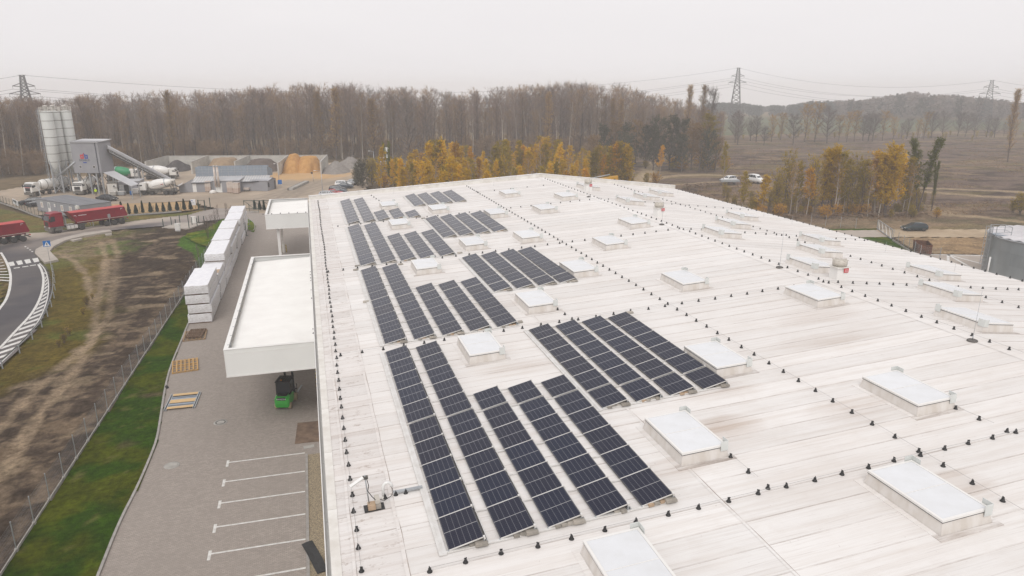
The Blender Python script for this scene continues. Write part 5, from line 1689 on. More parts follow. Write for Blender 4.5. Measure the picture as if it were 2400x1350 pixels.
a, b = at(129, 547.5), at(262, 528.5)
h = heading(b, a)
mid = at(200, 537.5)
fw = Vector((math.cos(h), math.sin(h), 0))
ctr = a - fw * 5.25
tipper('tipper_lorry', 'red articulated tipper lorry, whole, passing the office container', (ctr.x + 0.0, ctr.y + 1.0, 0.03), h)
a2, b2 = at(14, 572), at(45, 567.5)
h2 = heading(b2, a2) + rad(2)
fw2 = Vector((math.cos(h2), math.sin(h2), 0))
rear = at(45, 567.5)
c2 = rear + fw2 * 5.4
tipper('tipper_lorry', 'rear of a second red tipper lorry cut off at the left edge', (c2.x, c2.y + 0.9, 0.03), h2)


def mixer(name, label, loc, rz, drum=None, group='concrete mixer lorries in the yard', dash=True):
    t = thing(name, label, 'mixer truck', loc, rz, group)
    W = 2.5
    cab(t, M['truck_white'], W, 1.15, 3.0, 1.75, 4.6)
    ch = MB(); ch.bx(-4.2, 4.0, -.5, .5, .72, 1.08); ch.bx(-3.6, 2.6, -1.15, 1.15, 1.08, 1.2); ch.obj('chassis', M['chassis'], t)
    for x in (3.5, 1.75, -1.55, -2.9):
        for s in (-1, 1): wheel(t, x, s * 1.0, .52, .34 if x > 0 else .5, True)
    for s in (-1, 1):
        for (xa, xb) in ((2.9, 4.1), (1.2, 2.3), (-3.5, -.95)):
            m = MB(); m.bx(xa, xb, s * 1.0 - .24, s * 1.0 + .24, 1.06, 1.12); m.obj('mudguard', M['chassis'], t)
        k = MB(); k.bx(-.6, .9, s * .95 - .22, s * .95 + .22, .55, 1.0); k.obj('side_box', M['chassis'], t)
    # drum: axis rises to the rear
    ang = rad(12)
    Mx = Matrix.Translation((2.35, 0, 2.0)) @ Matrix.Rotation(-(math.pi / 2) + ang, 4, 'Y')
    prof = [(0.0, -.25), (.55, -.2), (.78, .0), (1.05, .6), (1.19, 1.3), (1.2, 2.4), (1.16, 2.9), (1.0, 3.7), (.82, 4.4), (.62, 5.1), (.5, 5.3), (.42, 5.3), (.3, 4.9), (0, 4.8)]
    d = MB(); d.lathe(prof, 28, Mx); d.obj('drum', drum or M['truck_white'], t)
    rg = MB(); rg.lathe([(1.02, 3.78), (1.06, 3.8), (1.02, 3.98), (.96, 3.98)], 28, Mx); rg.obj('roller_ring', M['galv'], t)
    if dash:
        for s in (-1, 1):
            l = MB()
            for k in range(16):
                z = 1.0 + .12 * k
                r_ = 1.16 if z < 1.3 else 1.215
                th = rad(90 * s + 8 * s) if s > 0 else rad(-98)
                p = Mx @ Vector((r_ * math.cos(th), r_ * math.sin(th), z))
                l.bx(p.x - .045, p.x + .045, p.y - .02, p.y + .02, p.z - .03, p.z + .03)
            l.obj('lettering', M['chassis'], t)
            for k, mm in ((0, 'sign_red'), (1, 'navy'), (2, 'sign_red')):
                p = Mx @ Vector((1.12 * math.cos(th), 1.12 * math.sin(th), 3.05 + .22 * k))
                q = MB(); q.bx(p.x - .08, p.x + .08, p.y - .05, p.y + .05, p.z - .08, p.z + .08); q.obj('emblem', M[mm], t)
    st = MB()
    st.bx(-3.2, -2.7, -.9, .9, 1.2, 1.5); st.bar((-2.9, -.7, 1.4), (-2.4, -.5, 2.5), .16); st.bar((-2.9, .7, 1.4), (-2.4, .5, 2.5), .16); st.bar((-3.4, -.75, 1.2), (-3.3, -.6, 3.3), .1); st.bar((-3.4, .75, 1.2), (-3.3, .6, 3.3), .1)
    st.bx(1.9, 2.75, -.8, .8, 1.2, 1.75); st.obj('drum_support', M['chassis'], t)
    hp = MB(); hp.lathe([(.34, 2.9), (.62, 3.65), (.56, 3.65), (.3, 2.95)], 14, Matrix.Translation((-3.05, 0, 0))); hp.obj('filling_hopper', M['white_dirty'], t)
    c_ = MB(); c_.add([(-3.0, -.28, 2.3), (-3.0, .28, 2.3), (-4.3, .22, 1.7), (-4.3, -.22, 1.7), (-3.0, -.34, 2.55), (-3.0, .34, 2.55), (-4.3, .28, 1.9), (-4.3, -.28, 1.9)], [(0, 1, 2, 3), (0, 3, 7, 4), (1, 5, 6, 2)]); c_.obj('chute', M['chassis'], t)
    lad = MB()
    for s in (.38, .72): lad.bar((-3.75, s, .9), (-3.55, s, 3.3), .05)
    for k in range(7): lad.bar((-3.74 + .03 * k, .38, 1.1 + .33 * k), (-3.74 + .03 * k, .72, 1.1 + .33 * k), .04)
    lad.obj('ladder', M['galv'], t)
    wt = MB(); wt.lathe([(0, -.55), (.34, -.5), (.34, .5), (0, .55)], 12, Matrix.Translation((2.55, 0, 2.75)) @ Matrix.Rotation(rad(90), 4, 'X')); wt.obj('water_tank', M['truck_white'], t)
    return t


a, b = at(341, 457.3), at(395, 457.0)
h = heading(b, a)
fw = Vector((math.cos(h), math.sin(h), 0))
c_ = a - fw * 3.5
mixer('mixer_truck', 'white concrete mixer lorry side on in front of the grey building', (c_.x, c_.y + 1.0, 0), h)
q = at(186, 457)
h = math.atan2(-0.93, -0.30)
mixer('mixer_truck', 'white mixer lorry under the grey batching tower, seen from the front', (q.x - 4.2 * math.cos(h), q.y - 4.2 * math.sin(h), 0), h)
q = at(408, 419)
mixer('mixer_truck', 'white mixer lorry behind the conveyor with its drum towards the tower', (q.x - 3.5, q.y + .5, 0), rad(-8), dash=False)
q = at(300, 423)
mixer('mixer_truck', 'mixer lorry with a green drum behind the conveyor', (q.x - 1.5, q.y + 1, 0), rad(-12), M['greentank'], dash=False)

# tanker lorry at the left
q = at(70, 461)
h = math.atan2(-0.86, -0.5)
t = thing('tanker_lorry', 'white cement tanker lorry facing the camera left of the silos', 'truck', (q.x - 5.4 * math.cos(h), q.y - 5.4 * math.sin(h), 0), h)
cab(t, M['truck_white'], 2.5, 1.15, 3.2, 2.1, 5.6)
for s in (-1, 1):
    for x in (4.2, .9, -3.0, -4.3, -5.6): wheel(t, x, s * 1.0, .5, .36, True)
MB().bx(-6, 5, -.5, .5, .75, 1.05).obj('chassis', M['chassis'], t)
Mx = Matrix.Translation((2.2, 0, 2.35)) @ Matrix.Rotation(rad(-90), 4, 'Y')
MB().lathe([(0, -.2), (.7, -.1), (1.12, .35), (1.2, 1.0), (1.15, 3.8), (1.2, 5.2), (1.2, 7.2), (1.0, 7.8), (0, 8.1)], 24, Mx).obj('tank', M['truck_white'], t)
for z in (1.0, 4.2, 6.8):
    MB().lathe([(1.19, z), (1.24, z + .02), (1.24, z + .14), (1.19, z + .16)], 24, Mx).obj('tank_band', M['chassis'], t)
MB().path([(2.9, 1.0, 1.2), (2.9, 1.05, 3.0), (2.9, .9, 3.25), (2.9, .0, 3.3)], .05, 6).obj('pipe', M['chassis'], t)
tx = MB()
for k in range(9): tx.bx(5.6, 5.635, -.72 + .17 * k, -.6 + .17 * k, 2.05, 2.17)
tx.obj('lettering', M['sign_red'], t)

# ------------------------------------------------------------------ forklift
q = at(664, 962)
hf = math.atan2(.965, .26)
fl = thing('forklift', 'green forklift with a black cab and long forks in front of the canopy', 'forklift', (q.x + .25, q.y + 1.1, .04), hf)
GL = M['greenlift']
b = MB(); b.ext([(-1.15, .22), (-1.25, .55), (-1.2, .98), (-.95, 1.12), (-.55, 1.12), (-.55, .22)], -.56, .56, 0, .12); b.obj('counterweight', GL, fl)
b = MB(); b.ext([(-.56, .25), (-.56, 1.02), (.2, .98), (.35, .62), (.95, .62), (1.0, .25)], -.5, .5, 0, .05); b.obj('chassis_body', GL, fl)
b = MB(); b.bx(-1.0, -.3, -.36, .36, 1.1, 1.22); b.bx(-1.27, -1.19, -.3, .3, .86, 1.06); b.obj('rear_cover', M['black'], fl)
fr = MB()
for s in (-1, 1):
    fr.bar((-.62, s * .5, 1.05), (-.55, s * .5, 2.12), .08); fr.bar((.75, s * .5, .62), (.5, s * .5, 2.12), .08); fr.bar((-.6, s * .5, 1.1), (.6, s * .5, 1.1), .06)
fr.bx(-.72, .62, -.56, .56, 2.10, 2.17); fr.obj('overhead_guard', M['black'], fl)
for k in range(6):
    link('guard_bar', MB().bx(-.62, .5, -.02, .02, 2.17, 2.215).mesh('guard_bar', M['frame_dark']) if k == 0 else bpy.data.meshes['guard_bar'], fl, (0, -.45 + .18 * k, 0))
g = MB(); g.add([(-.64, -.46, 1.2), (-.64, .46, 1.2), (-.6, .46, 2.08), (-.6, -.46, 2.08)], [(0, 1, 2, 3)]); g.obj('rear_window', M['glass'], fl)
for s in (-1, 1):
    g = MB(); g.add([(-.56, s * .5, 1.2), (.58, s * .5, 1.0), (.48, s * .5, 2.06), (-.54, s * .5, 2.06)], [(0, 1, 2, 3)]); g.obj('side_window', M['glass'], fl)
se = MB(); se.bx(-.4, .1, -.26, .26, 1.1, 1.25); se.bx(-.45, -.32, -.24, .24, 1.25, 1.7); se.obj('seat', M['black'], fl)
be = MB(); be.lathe([(.05, 2.2), (.05, 2.3), (0, 2.32)], 10, Matrix.Translation((-.55, .1, 0))); be.obj('beacon', mat('amber_lamp', (.6, .2, .02), .3), fl)
ms = MB()
for s in (-1, 1):
    ms.bx(1.0, 1.14, s * .3 - .06, s * .3 + .06, .15, 2.45); ms.bx(1.12, 1.22, s * .3 - .05, s * .3 + .05, .15, 2.3); ms.bx(.98, 1.2, s * .34 - .1, s * .34 + .1, 2.38, 2.52)
ms.bx(1.02, 1.12, -.3, .3, 2.34, 2.42); ms.bx(1.02, 1.12, -.3, .3, 1.2, 1.27); ms.bx(1.02, 1.12, -.3, .3, .2, .3); ms.obj('mast', M['black'], fl)
ca = MB(); ca.bx(1.22, 1.3, -.52, .52, .35, .42); ca.bx(1.22, 1.3, -.52, .52, .72, .79)
for y in (-.5, -.25, 0, .25, .5): ca.bx(1.24, 1.28, y - .02, y + .02, .42, 1.2)
ca.obj('fork_carriage', M['black'], fl)
for s in (-1, 1):
    f = MB(); f.bx(1.3, 1.35, s * .3 - .06, s * .3 + .06, .12, .85); f.bx(1.35, 3.3, s * .3 - .06, s * .3 + .06, .12, .17); f.obj('fork', M['galv'], fl)
    for (x, r, w) in ((.62, .33, .24), (-.85, .26, .2)):
        wm = MB(); wm.lathe([(r * .5, -w / 2), (r * .95, -w / 2), (r, -w / 2 + .03), (r, w / 2 - .03), (r * .95, w / 2), (r * .5, w / 2)], 18, Matrix.Rotation(rad(90), 4, 'X'))
        o = wm.obj('wheel', M['tyre_beige'], fl, (x, s * .52, r))
        MB().lathe([(0, w / 2 - .02), (r * .52, w / 2 - .02), (r * .52, -w / 2 + .02), (0, -w / 2 + .02)], 14, Matrix.Rotation(rad(90), 4, 'X')).obj('rim', M['rust'], o)


def text_mesh(name, s, size, m, parent, loc, rot, ext=0.004, align='CENTER'):
    cu = bpy.data.curves.new(name, 'FONT')
    cu.body = s; cu.size = size; cu.align_x = align; cu.align_y = 'CENTER'; cu.extrude = ext
    o = bpy.data.objects.new(name, cu); COL.objects.link(o)
    dg = bpy.context.evaluated_depsgraph_get()
    me = bpy.data.meshes.new_from_object(o.evaluated_get(dg))
    bpy.data.objects.remove(o); bpy.data.curves.remove(cu)
    me.name = name
    me.materials.clear(); me.materials.append(m)
    return link(name, me, parent, loc, rot)


text_mesh('lettering', 'HANGCHA', .15, M['sign_white'], fl, (-1.275, 0, .96), (rad(90), 0, rad(-90)))

# ------------------------------------------------------------------ things lying in the paved yard
def wrapped_pack(W, L, H):
    """a white foil-wrapped pack on bearers; origin at its near left lower corner"""
    t = thing('wrapped_pack', 'pack', 'wrapped pack')
    nx, ny = 6, 8
    b = MB()
    rings = []
    for (z, k) in ((0.10, -.02), (0.13, .02), (H * .55, .035), (H - .06, .015), (H, -.02)):
        ring = []
        for i in range(nx): ring.append((W * i / nx, 0, z, 0, -1))
        for i in range(ny): ring.append((W, L * i / ny, z, 1, 0))
        for i in range(nx): ring.append((W - W * i / nx, L, z, 0, 1))
        for i in range(ny): ring.append((0, L - L * i / ny, z, -1, 0))
        rings.append([(x + nx_ * (k + rnd.uniform(-.018, .018)), y + ny_ * (k + rnd.uniform(-.018, .018)), z_ + rnd.uniform(-.012, .012)) for (x, y, z_, nx_, ny_) in ring])
    vs = [v for r in rings for v in r]
    n = len(rings[0])
    fs = [(i * n + k, i * n + (k + 1) % n, i * n + n + (k + 1) % n, i * n + n + k) for i in range(4) for k in range(n)]
    b.add(vs, fs, 1)
    b.add(rings[-1], [tuple(range(n))], 0)
    b.add(rings[0], [tuple(range(n))[::-1]], 1)
    b.obj('foil_wrap', [M['wrap'], M['wrapside']], t)
    for k in range(3):
        y = L * (.12 + .38 * k)
    bm_ = MB().bx(0.03, W - .03, -.05, .05, 0, .10).mesh('bearer', M['wood_old'])
    for k in range(int(L / 1.1) + 1):
        link('bearer', bm_, t, (0, .08 + (L - .16) * k / int(L / 1.1), 0.002))
    for s in (.38, .62):
        pass
    l = MB(); l.bx(W * .46, W * .56, -.05, -.042, H * .5, H * .62); l.obj('paper_label', M['paintline'], t)
    return t


# stacks from near to far: (Y near, length, height of layers, number of layers)
SX = -13.42
stk = []
Yc = 77.2
near_top = at(441, 702, 4.2)
pp = {}


def place_pack(x, y, z, W, L, H, lab):
    k = (W, L, H)
    if k not in pp:
        pp[k] = wrapped_pack(W, L, H); o = pp[k]
    else:
        o = copy_tree(pp[k])
    o.location = (x + rnd.uniform(-.04, .04), y, z); o.rotation_euler = (0, 0, rnd.uniform(-.006, .006))
    o['label'] = lab; o['group'] = 'white wrapped packs stacked along the grass strip'


LAY = ('lowest', 'second', 'third', 'topmost')
STK = [(77.2, 8.4, 4, 'the stack nearest to the old pallets'), (85.9, 6.4, 3, 'the low second stack with torn brown top'), (92.5, 8.8, 4, 'the third stack with a dark gap under its top pack'),
       (101.6, 8.4, 4, 'the fourth stack in the row'), (110.3, 7.0, 4, 'the fifth stack in the row'), (117.6, 7.2, 4, 'the sixth stack in the row'), (125.0, 7.0, 4, 'the last stack beside the small gate')]
for (y, L, n, nm) in STK:
    for k in range(n):
        place_pack(SX + (0.0 if n > 3 else .08) + .09 * math.sin(y * 3 + k * 2.3), y, 0.04 + 1.05 * k, 2.32, L - .3, 1.01, LAY[k if (k < 3 and k < n - 1) else 3] + ' white wrapped pack in ' + nm)
tb = MB()
vs = []
for i in range(7):
    for j in range(4):
        vs.append((SX + .1 + 2.2 * i / 6, 86.3 + 1.5 * j / 3 + .25 * math.sin(i * 1.3), 0.04 + 1.04 * 2 + 1.035 + rnd.uniform(0, .06) + .08 * (j == 3)))
tb.add(vs, [(i * 4 + j, i * 4 + j + 1, i * 4 + 5 + j, i * 4 + 4 + j) for i in range(6) for j in range(3)])
tag(tb.obj('torn_sheet', M['tan_block']), 'torn brown packing sheet lying on the low second stack', 'packing sheet')


def pallet(name, lab, loc, rz, W, L, nb, wood, layers=1):
    t = thing(name, lab, 'pallet', loc, rz)
    bl = MB().bx(-.055, .055, 0, L, 0, .025).mesh('top_board', wood)
    for k in range(nb):
        link('top_board', bl, t, (.06 + (W - .12) * k / (nb - 1), 0, .125))
    cr = MB().bx(0, W, -.06, .06, .0, .024).mesh('cross_board', wood)
    bk = MB().bx(-.07, .07, -.06, .06, 0, .075).mesh('pallet_block', wood)
    nc = 6
    for k in range(nc):
        y = .06 + (L - .12) * k / (nc - 1)
        link('cross_board', cr, t, (0, y, .10))
        if k in (0, nc // 2, nc - 1):
            for j in range(5): link('pallet_block', bk, t, (.08 + (W - .16) * j / 4, y, .025))
            link('cross_board', cr, t, (0, y, 0.0))
    return t


pq = at(403, 878)
p2 = at(466, 868)
pallet('pallet', 'single light wooden pallet lying flat between the metal frame and the old pallet pile', (pq.x, pq.y, .045), heading(pq, p2) * .8, 2.15, 3.0, 7, M['wood'])
pq = at(428, 802)
pallet('pallet', 'large pale brown pallet at the bottom of the old pallet pile', (pq.x, pq.y, .045), rad(3), 2.1, 2.9, 6, M['wood_mid'])
pallet('pallet', 'dark weathered slatted pallet on top of the old pallet pile', (pq.x + .22, pq.y + .45, .205), rad(-4), 1.5, 2.5, 8, M['wood_old'])
fq = at(384, 966)
fr_ = thing('steel_rack', 'blue grey steel frame with three pine boards lying beside the kerb', 'frame', (fq.x, fq.y, .045), rad(-1.5))
for x in (0.0, 2.08):
    f = MB(); f.bx(x, x + .06, 0, 3.05, 0.02, .16); f.bx(x + .12, x + .18, 0, 3.05, 0.0, .10); f.obj('side_rail', M['galv'], fr_)
for (y0, w) in ((.12, .36), (1.18, .60), (2.6, .36)):
    f = MB(); f.bx(.19, 2.07, y0, y0 + w, .12, .15); f.obj('board', M['board'], fr_)
for (y0, w) in ((.82, .30), (1.84, .30), (.55, .1), (2.3, .12)):
    f = MB(); f.bx(.19, 2.07, y0, y0 + w, .05, .11); f.obj('cross_beam', M['steelblue'], fr_)
for (px, py, lab) in ((517, 991, 'round manhole cover in the paving left of the forklift'), (403, 1092, 'round manhole cover near the kerb and the parking bays')):
    q = at(px, py)
    t = thing('manhole_cover', lab, 'manhole', (q.x, q.y, .041))
    MB().lathe([(.50, 0), (.50, .008), (.36, .008)], 24).obj('surround', M['concrete'], t)
    MB().lathe([(.36, 0.0), (.36, .012), (.30, .012), (.29, .006), (0.0, .006)], 24).obj('cover', M['rubber'] if px > 450 else M['concrete'], t)
c1q, c2q = at(691, 1042), at(690, 994)
pl = MB(); pl.bx(0, 1.85, 0, c2q.y - c1q.y, 0, .03)
tag(pl.obj('plywood_sheet', mat('stained_plywood', (.22, .15, .10), .8, c2=(.11, .07, .05), scale=1.4), None, (c1q.x, c1q.y, .042), (0, 0, rad(-3))), 'brown stained wooden sheet on the paving against the hall wall', 'wooden sheet')
q = at(712, 1054)
pl = MB(); pl.bx(0, .72, 0, .42, 0, .03)
tag(pl.obj('metal_plate', M['concrete'], None, (q.x, q.y, .045), (0, 0, rad(3))), 'small pale grey plate in front of the brown wooden sheet', 'plate')
P_ = [at(707, 1279), at(732, 1269), at(770, 1340), at(744, 1348)]
pm = MB()
vs = []
for i in range(9):
    for j in range(3):
        u, v_ = i / 8, j / 2
        p = (P_[0] * (1 - v_) + P_[1] * v_) * (1 - u) + (P_[3] * (1 - v_) + P_[2] * v_) * u
        vs.append((p.x, p.y, .10 + .05 * math.sin(u * 3.1) + .02 * math.sin(6 * u + v_ * 4)))
o_ = len(vs)
vs += [(x, y, z - .03) for (x, y, z) in vs]
fs = [(i * 3 + j, i * 3 + j + 1, i * 3 + 4 + j, i * 3 + 3 + j) for i in range(8) for j in range(2)]
fs += [tuple(k + o_ for k in f)[::-1] for f in fs]
fs += [(i * 3, i * 3 + 3, o_ + i * 3 + 3, o_ + i * 3) for i in range(8)] + [(i * 3 + 2, o_ + i * 3 + 2, o_ + i * 3 + 5, i * 3 + 5) for i in range(8)] + [(0, o_, o_ + 1, 1), (1, o_ + 1, o_ + 2, 2), (24, 25, o_ + 25, o_ + 24), (25, 26, o_ + 26, o_ + 25)]
pm.add(vs, fs)
tag(pm.obj('rubber_mat', M['black']), 'long black rubber mat lying across the gravel strip by the wall', 'mat')
q = at(388, 911)
tag(MB().lathe([(.16, 0), (.15, .1), (.08, .22), (0, .24)], 8).obj('black_sack', M['black'], None, (q.x + .1, q.y, .05)), 'small black bundle on the kerb beside the grass strip', 'bundle')

# ------------------------------------------------------------------ fences and road furniture on the left
fence = thing('wire_fence', 'grey wire mesh fence on a concrete plinth beside the grass strip', 'fence', (0, 0, 0))
fl_line = [Vector((-16.9, 28.5))] + FENCE[:1] + [Vector((-15.6, 90)), Vector((-15.3, 103)), Vector((-15.2, 116))]
fpts = resample(fl_line, 2.52)
post_me = MB().bx(-.03, .03, -.02, .02, 0, 1.82).bx(-.035, .035, -.025, .025, 1.82, 1.85).mesh('fence_post', M['galv'])
pw = MB()
for k in range(26): pw.tube((.04 + .0965 * k, 0, .24), (.04 + .0965 * k, 0, 1.76), .0032, n=3, cap=False)
for k in range(9): pw.tube((.02, 0.006, .26 + .185 * k), (2.5, 0.006, .26 + .185 * k), .004, n=3, cap=False)
for z in (.45, .95, 1.5): pw.tube((.02, -.02, z), (2.5, -.02, z), .004, n=3, cap=False)
mesh_me = pw.mesh('mesh_panel', M['mesh_dark'])
plin = MB().bx(0.0, 2.5, -.03, .03, 0.0, .22).mesh('plinth_board', M['concrete'])
plb = MB().bx(-.10, .10, -.08, .08, -.05, .26).mesh('plinth_holder', M['concrete'])
for k in range(len(fpts)):
    p, d = fpts[k]
    a_ = math.atan2(d.y, d.x)
    link('fence_post', post_me, fence, (p.x, p.y, .05), (0, 0, a_)); link('plinth_holder', plb, fence, (p.x, p.y, 0), (0, 0, a_))
    if k < len(fpts) - 1:
        link('mesh_panel', mesh_me, fence, (p.x, p.y, .05), (0, 0, a_)); link('plinth_board', plin, fence, (p.x, p.y, .02), (0, 0, a_))

rail = thing('guard_rail', 'galvanised crash barrier along the outside of the bend', 'guard rail', (0, 0, 0))
rl = smooth_line([Vector(p) + Vector((.25, 0)) for p in P2([(-60, 905), (13, 850), (67, 795), (93, 762), (113, 719), (122, 685), (121, 655), (117, 634), (116, 622)])], 2)
prof = [(.0, .52), (.05, .56), (.0, .62), (.05, .68), (.0, .72)]
vs, fs = [], []
for i, p in enumerate(rl):
    d = (rl[min(i + 1, len(rl) - 1)] - rl[max(i - 1, 0)]).normalized(); n = Vector((d.y, -d.x))
    for (o_, z) in prof: vs.append((p.x - n.x * o_, p.y - n.y * o_, z))
for i in range(len(rl) - 1):
    for k in range(4): fs.append((i * 5 + k, i * 5 + 5 + k, i * 5 + 6 + k, i * 5 + 1 + k))
MB().add(vs, fs, 0, True).obj('beam', M['galv'], rail)
gp = MB().bx(-.05, .05, -.03, .03, -.1, .70).bx(-.14, -.05, -.03, .03, .55, .70).mesh('post', M['galv'])
for p, d in resample(rl, 4.0):
    link('post', gp, rail, (p.x + .12, p.y, 0), (0, 0, math.atan2(d.y, d.x) - math.pi / 2))

q = at(117, 612)
sg = thing('crossing_sign', 'square blue pedestrian crossing sign on a grey post', 'road sign', (q.x, q.y, .13), rad(18))
MB().tube((0, 0, 0), (0, 0, 2.75), .03, n=8).obj('post', M['galv'], sg)
MB().bx(-.45, .45, -.055, -.035, 2.05, 2.9).obj('sign_plate', M['sign_blue'], sg)
MB().add([(-.36, -.059, 2.12), (.36, -.059, 2.12), (0, -.059, 2.80)], [(0, 1, 2)]).obj('white_triangle', M['sign_white'], sg)
pf = MB()
pf.bx(-.03, .05, -.064, -.0615, 2.55, 2.64); pf.add([(-.05, -.063, 2.36), (.05, -.063, 2.36), (.06, -.063, 2.54), (-.03, -.063, 2.54)], [(0, 1, 2, 3)])
pf.add([(-.05, -.063, 2.36), (.0, -.063, 2.36), (-.10, -.063, 2.18), (-.14, -.063, 2.18)], [(0, 1, 2, 3)]); pf.add([(.0, -.063, 2.36), (.05, -.063, 2.36), (.13, -.063, 2.18), (.08, -.063, 2.18)], [(0, 1, 2, 3)])
pf.add([(-.03, -.063, 2.5), (-.12, -.063, 2.38), (-.10, -.063, 2.36), (.0, -.063, 2.46)], [(0, 1, 2, 3)]); pf.add([(.05, -.063, 2.5), (.13, -.063, 2.40), (.11, -.063, 2.37), (.04, -.063, 2.44)], [(0, 1, 2, 3)])
pf.obj('walking_figure', M['black'], sg)
q = at(260, 536)
sp = thing('sign_post', 'thin grey road sign post seen edge on beside the red lorry', 'sign post', (q.x, q.y, .1), rad(60))
MB().tube((0, 0, 0), (0, 0, 2.6), .03, n=6).obj('post', M['galv'], sp); MB().bx(-.3, .3, -.03, -.015, 1.95, 2.55).obj('sign_back', M['galv'], sp)
# ------------------------------------------------------------------ concrete plant
C1 = at(141, 452)
SILO = [(C1, 'front left silo of the three pale cement silos'), (C1 + Vector((.75, 2.65, 0)), 'middle silo of the three pale cement silos'), (C1 + Vector((2.65, 4.6, 0)), 'right-hand silo behind the grey tower roof')]
R_S = 1.33
for i, (c, lab) in enumerate(SILO):
    t = thing('cement_silo', lab, 'silo', (c.x, c.y, 0), rad(12), 'cement silos')
    z0 = 7.4; z1 = 18.9
    b = MB(); b.lathe([(.35, 3.9), (R_S, z0), (R_S, z1), (R_S * .97, z1 + .1), (0, z1 + .35)], 36); b.obj('shell', M['silo'], t)
    rb = MB().lathe([(R_S + .003, -.05), (R_S + .04, -.03), (R_S + .04, .03), (R_S + .003, .05)], 36).mesh('seam_ring', M['chassis'])
    for k in range(7):
        link('seam_ring', rb, t, (0, 0, z0 + .05 + (z1 - z0 - .1) * k / 6 * (1 if k else 1)))
    lg = []
    for k in range(4):
        a_ = rad(45 + 90 * k)
        p = (1.25 * math.cos(a_), 1.25 * math.sin(a_))
        lg.append(p)
        link('leg', MB().bx(-.13, .13, -.13, .13, 0, 7.9).mesh('leg', M['galv']) if (i, k) == (0, 0) else bpy.data.meshes['leg'], t, (p[0], p[1], 0))
    br = MB()
    for k in range(4):
        p, q = lg[k], lg[(k + 1) % 4]
        for (za, zb_) in ((.2, 2.3), (2.3, 4.4), (4.4, 6.6)):
            br.bar((p[0], p[1], za), (q[0], q[1], zb_), .10); br.bar((q[0], q[1], za), (p[0], p[1], zb_), .10)
            br.bar((p[0], p[1], zb_), (q[0], q[1], zb_), .12)
    br.obj('bracing', M['galv'], t)
    rl_ = MB()
    n = 16
    for k in range(n):
        a_, b_ = 2 * math.pi * k / n, 2 * math.pi * (k + 1) / n
        rl_.bar((R_S * math.cos(a_), R_S * math.sin(a_), z1), (R_S * math.cos(a_), R_S * math.sin(a_), z1 + 1.15), .05)
        for z in (.4, .8, 1.15): rl_.bar((R_S * math.cos(a_), R_S * math.sin(a_), z1 + z), (R_S * math.cos(b_), R_S * math.sin(b_), z1 + z), .045)
    rl_.obj('railing', M['white_dirty'], t)
    f = MB(); f.lathe([(.36, z1 + .3), (.36, z1 + 1.3), (.5, z1 + 1.32), (.5, z1 + 1.5), (0, z1 + 1.55)], 14); f.obj('filter_cap', M['white_dirty'], t)
    if i == 0:
        ld = MB(); x = -R_S - .25
        for y in (-.22, .22): ld.bar((x, y, .3), (x, y, z1 + 1), .05)
        for k in range(60): ld.bar((x, -.22, .5 + .32 * k), (x, .22, .5 + .32 * k), .03)
        for k in range(17):
            z = 2.6 + k
            pts = [(x - .38 * math.sin(q), .36 * math.cos(q), z) for q in np.linspace(0, math.pi, 6)]
            for u, v in zip(pts[:-1], pts[1:]): ld.bar(u, v, .035)
        for q in np.linspace(.3, math.pi - .3, 4): ld.bar((x - .38 * math.sin(q), .36 * math.cos(q), 2.6), (x - .38 * math.sin(q), .36 * math.cos(q), z1 + .6), .025)
        ld.obj('caged_ladder', M['galv'], t)
        ft = MB(); ft.path([(-R_S - .12, -.6, .8), (-R_S - .12, -.6, z1 + .4), (-R_S + .4, -.5, z1 + .7)], .06, 6); ft.obj('filling_pipe', M['galv'], t)

# batching tower
A, B = at(184, 455), at(247, 456)
u = (B - A).normalized(); v = Vector((-u.y, u.x, 0))
LW = (B - A).length
tz0, tz1 = height(B, 406), height(B, 334)
tw = thing('batching_tower', 'grey boxy batching tower on steel legs with a red and blue emblem', 'tower', (A.x, A.y, 0), math.atan2(u.y, u.x))
DT = 4.6
b = MB(); b.bx(0, LW, 0, DT, tz0, tz1); b.obj('cladding', M['greywall'], tw)
b = MB(); b.add([(-.25, -.25, tz1 + .0), (LW + .25, -.25, tz1), (LW + .25, DT + .25, tz1 + .35), (-.25, DT + .25, tz1 + .35), (-.25, -.25, tz1 + .14), (LW + .25, -.25, tz1 + .14), (LW + .25, DT + .25, tz1 + .5), (-.25, DT + .25, tz1 + .5)], [(3, 2, 1, 0), (4, 5, 6, 7), (0, 1, 5, 4), (1, 2, 6, 5), (2, 3, 7, 6), (3, 0, 4, 7)]); b.obj('roof', M['greyroof'], tw)
b = MB(); b.bx(0, LW, .01, DT - .01, tz1 - .2, tz1 + .3); b.obj('eave_board', M['greywall'], tw)
b = MB(); b.tube((LW - .62, -.08, .4), (LW - .62, -.08, tz1 - .05), .07, n=8); b.obj('downpipe', M['navy'], tw)
for x in (1.45, LW - 2.0):
    w_ = MB(); w_.bx(x, x + .55, -.03, .02, tz0 + 1.15, tz0 + 1.75); wo = w_.obj('window', M['white_dirty'], tw)
    MB().bx(x + .05, x + .26, -.04, -.031, tz0 + 1.2, tz0 + 1.7).obj('pane', M['glass'], wo); MB().bx(x + .30, x + .5, -.04, -.031, tz0 + 1.2, tz0 + 1.7).obj('pane', M['glass'], wo)
# emblem: two mirrored letters and a small roof, with the name and a blue bar below
em = MB()
M['emb_red'] = mat('emblem_red', (.58, .02, .035), .5); M['emb_blue'] = mat('emblem_blue', (.03, .07, .32), .5)


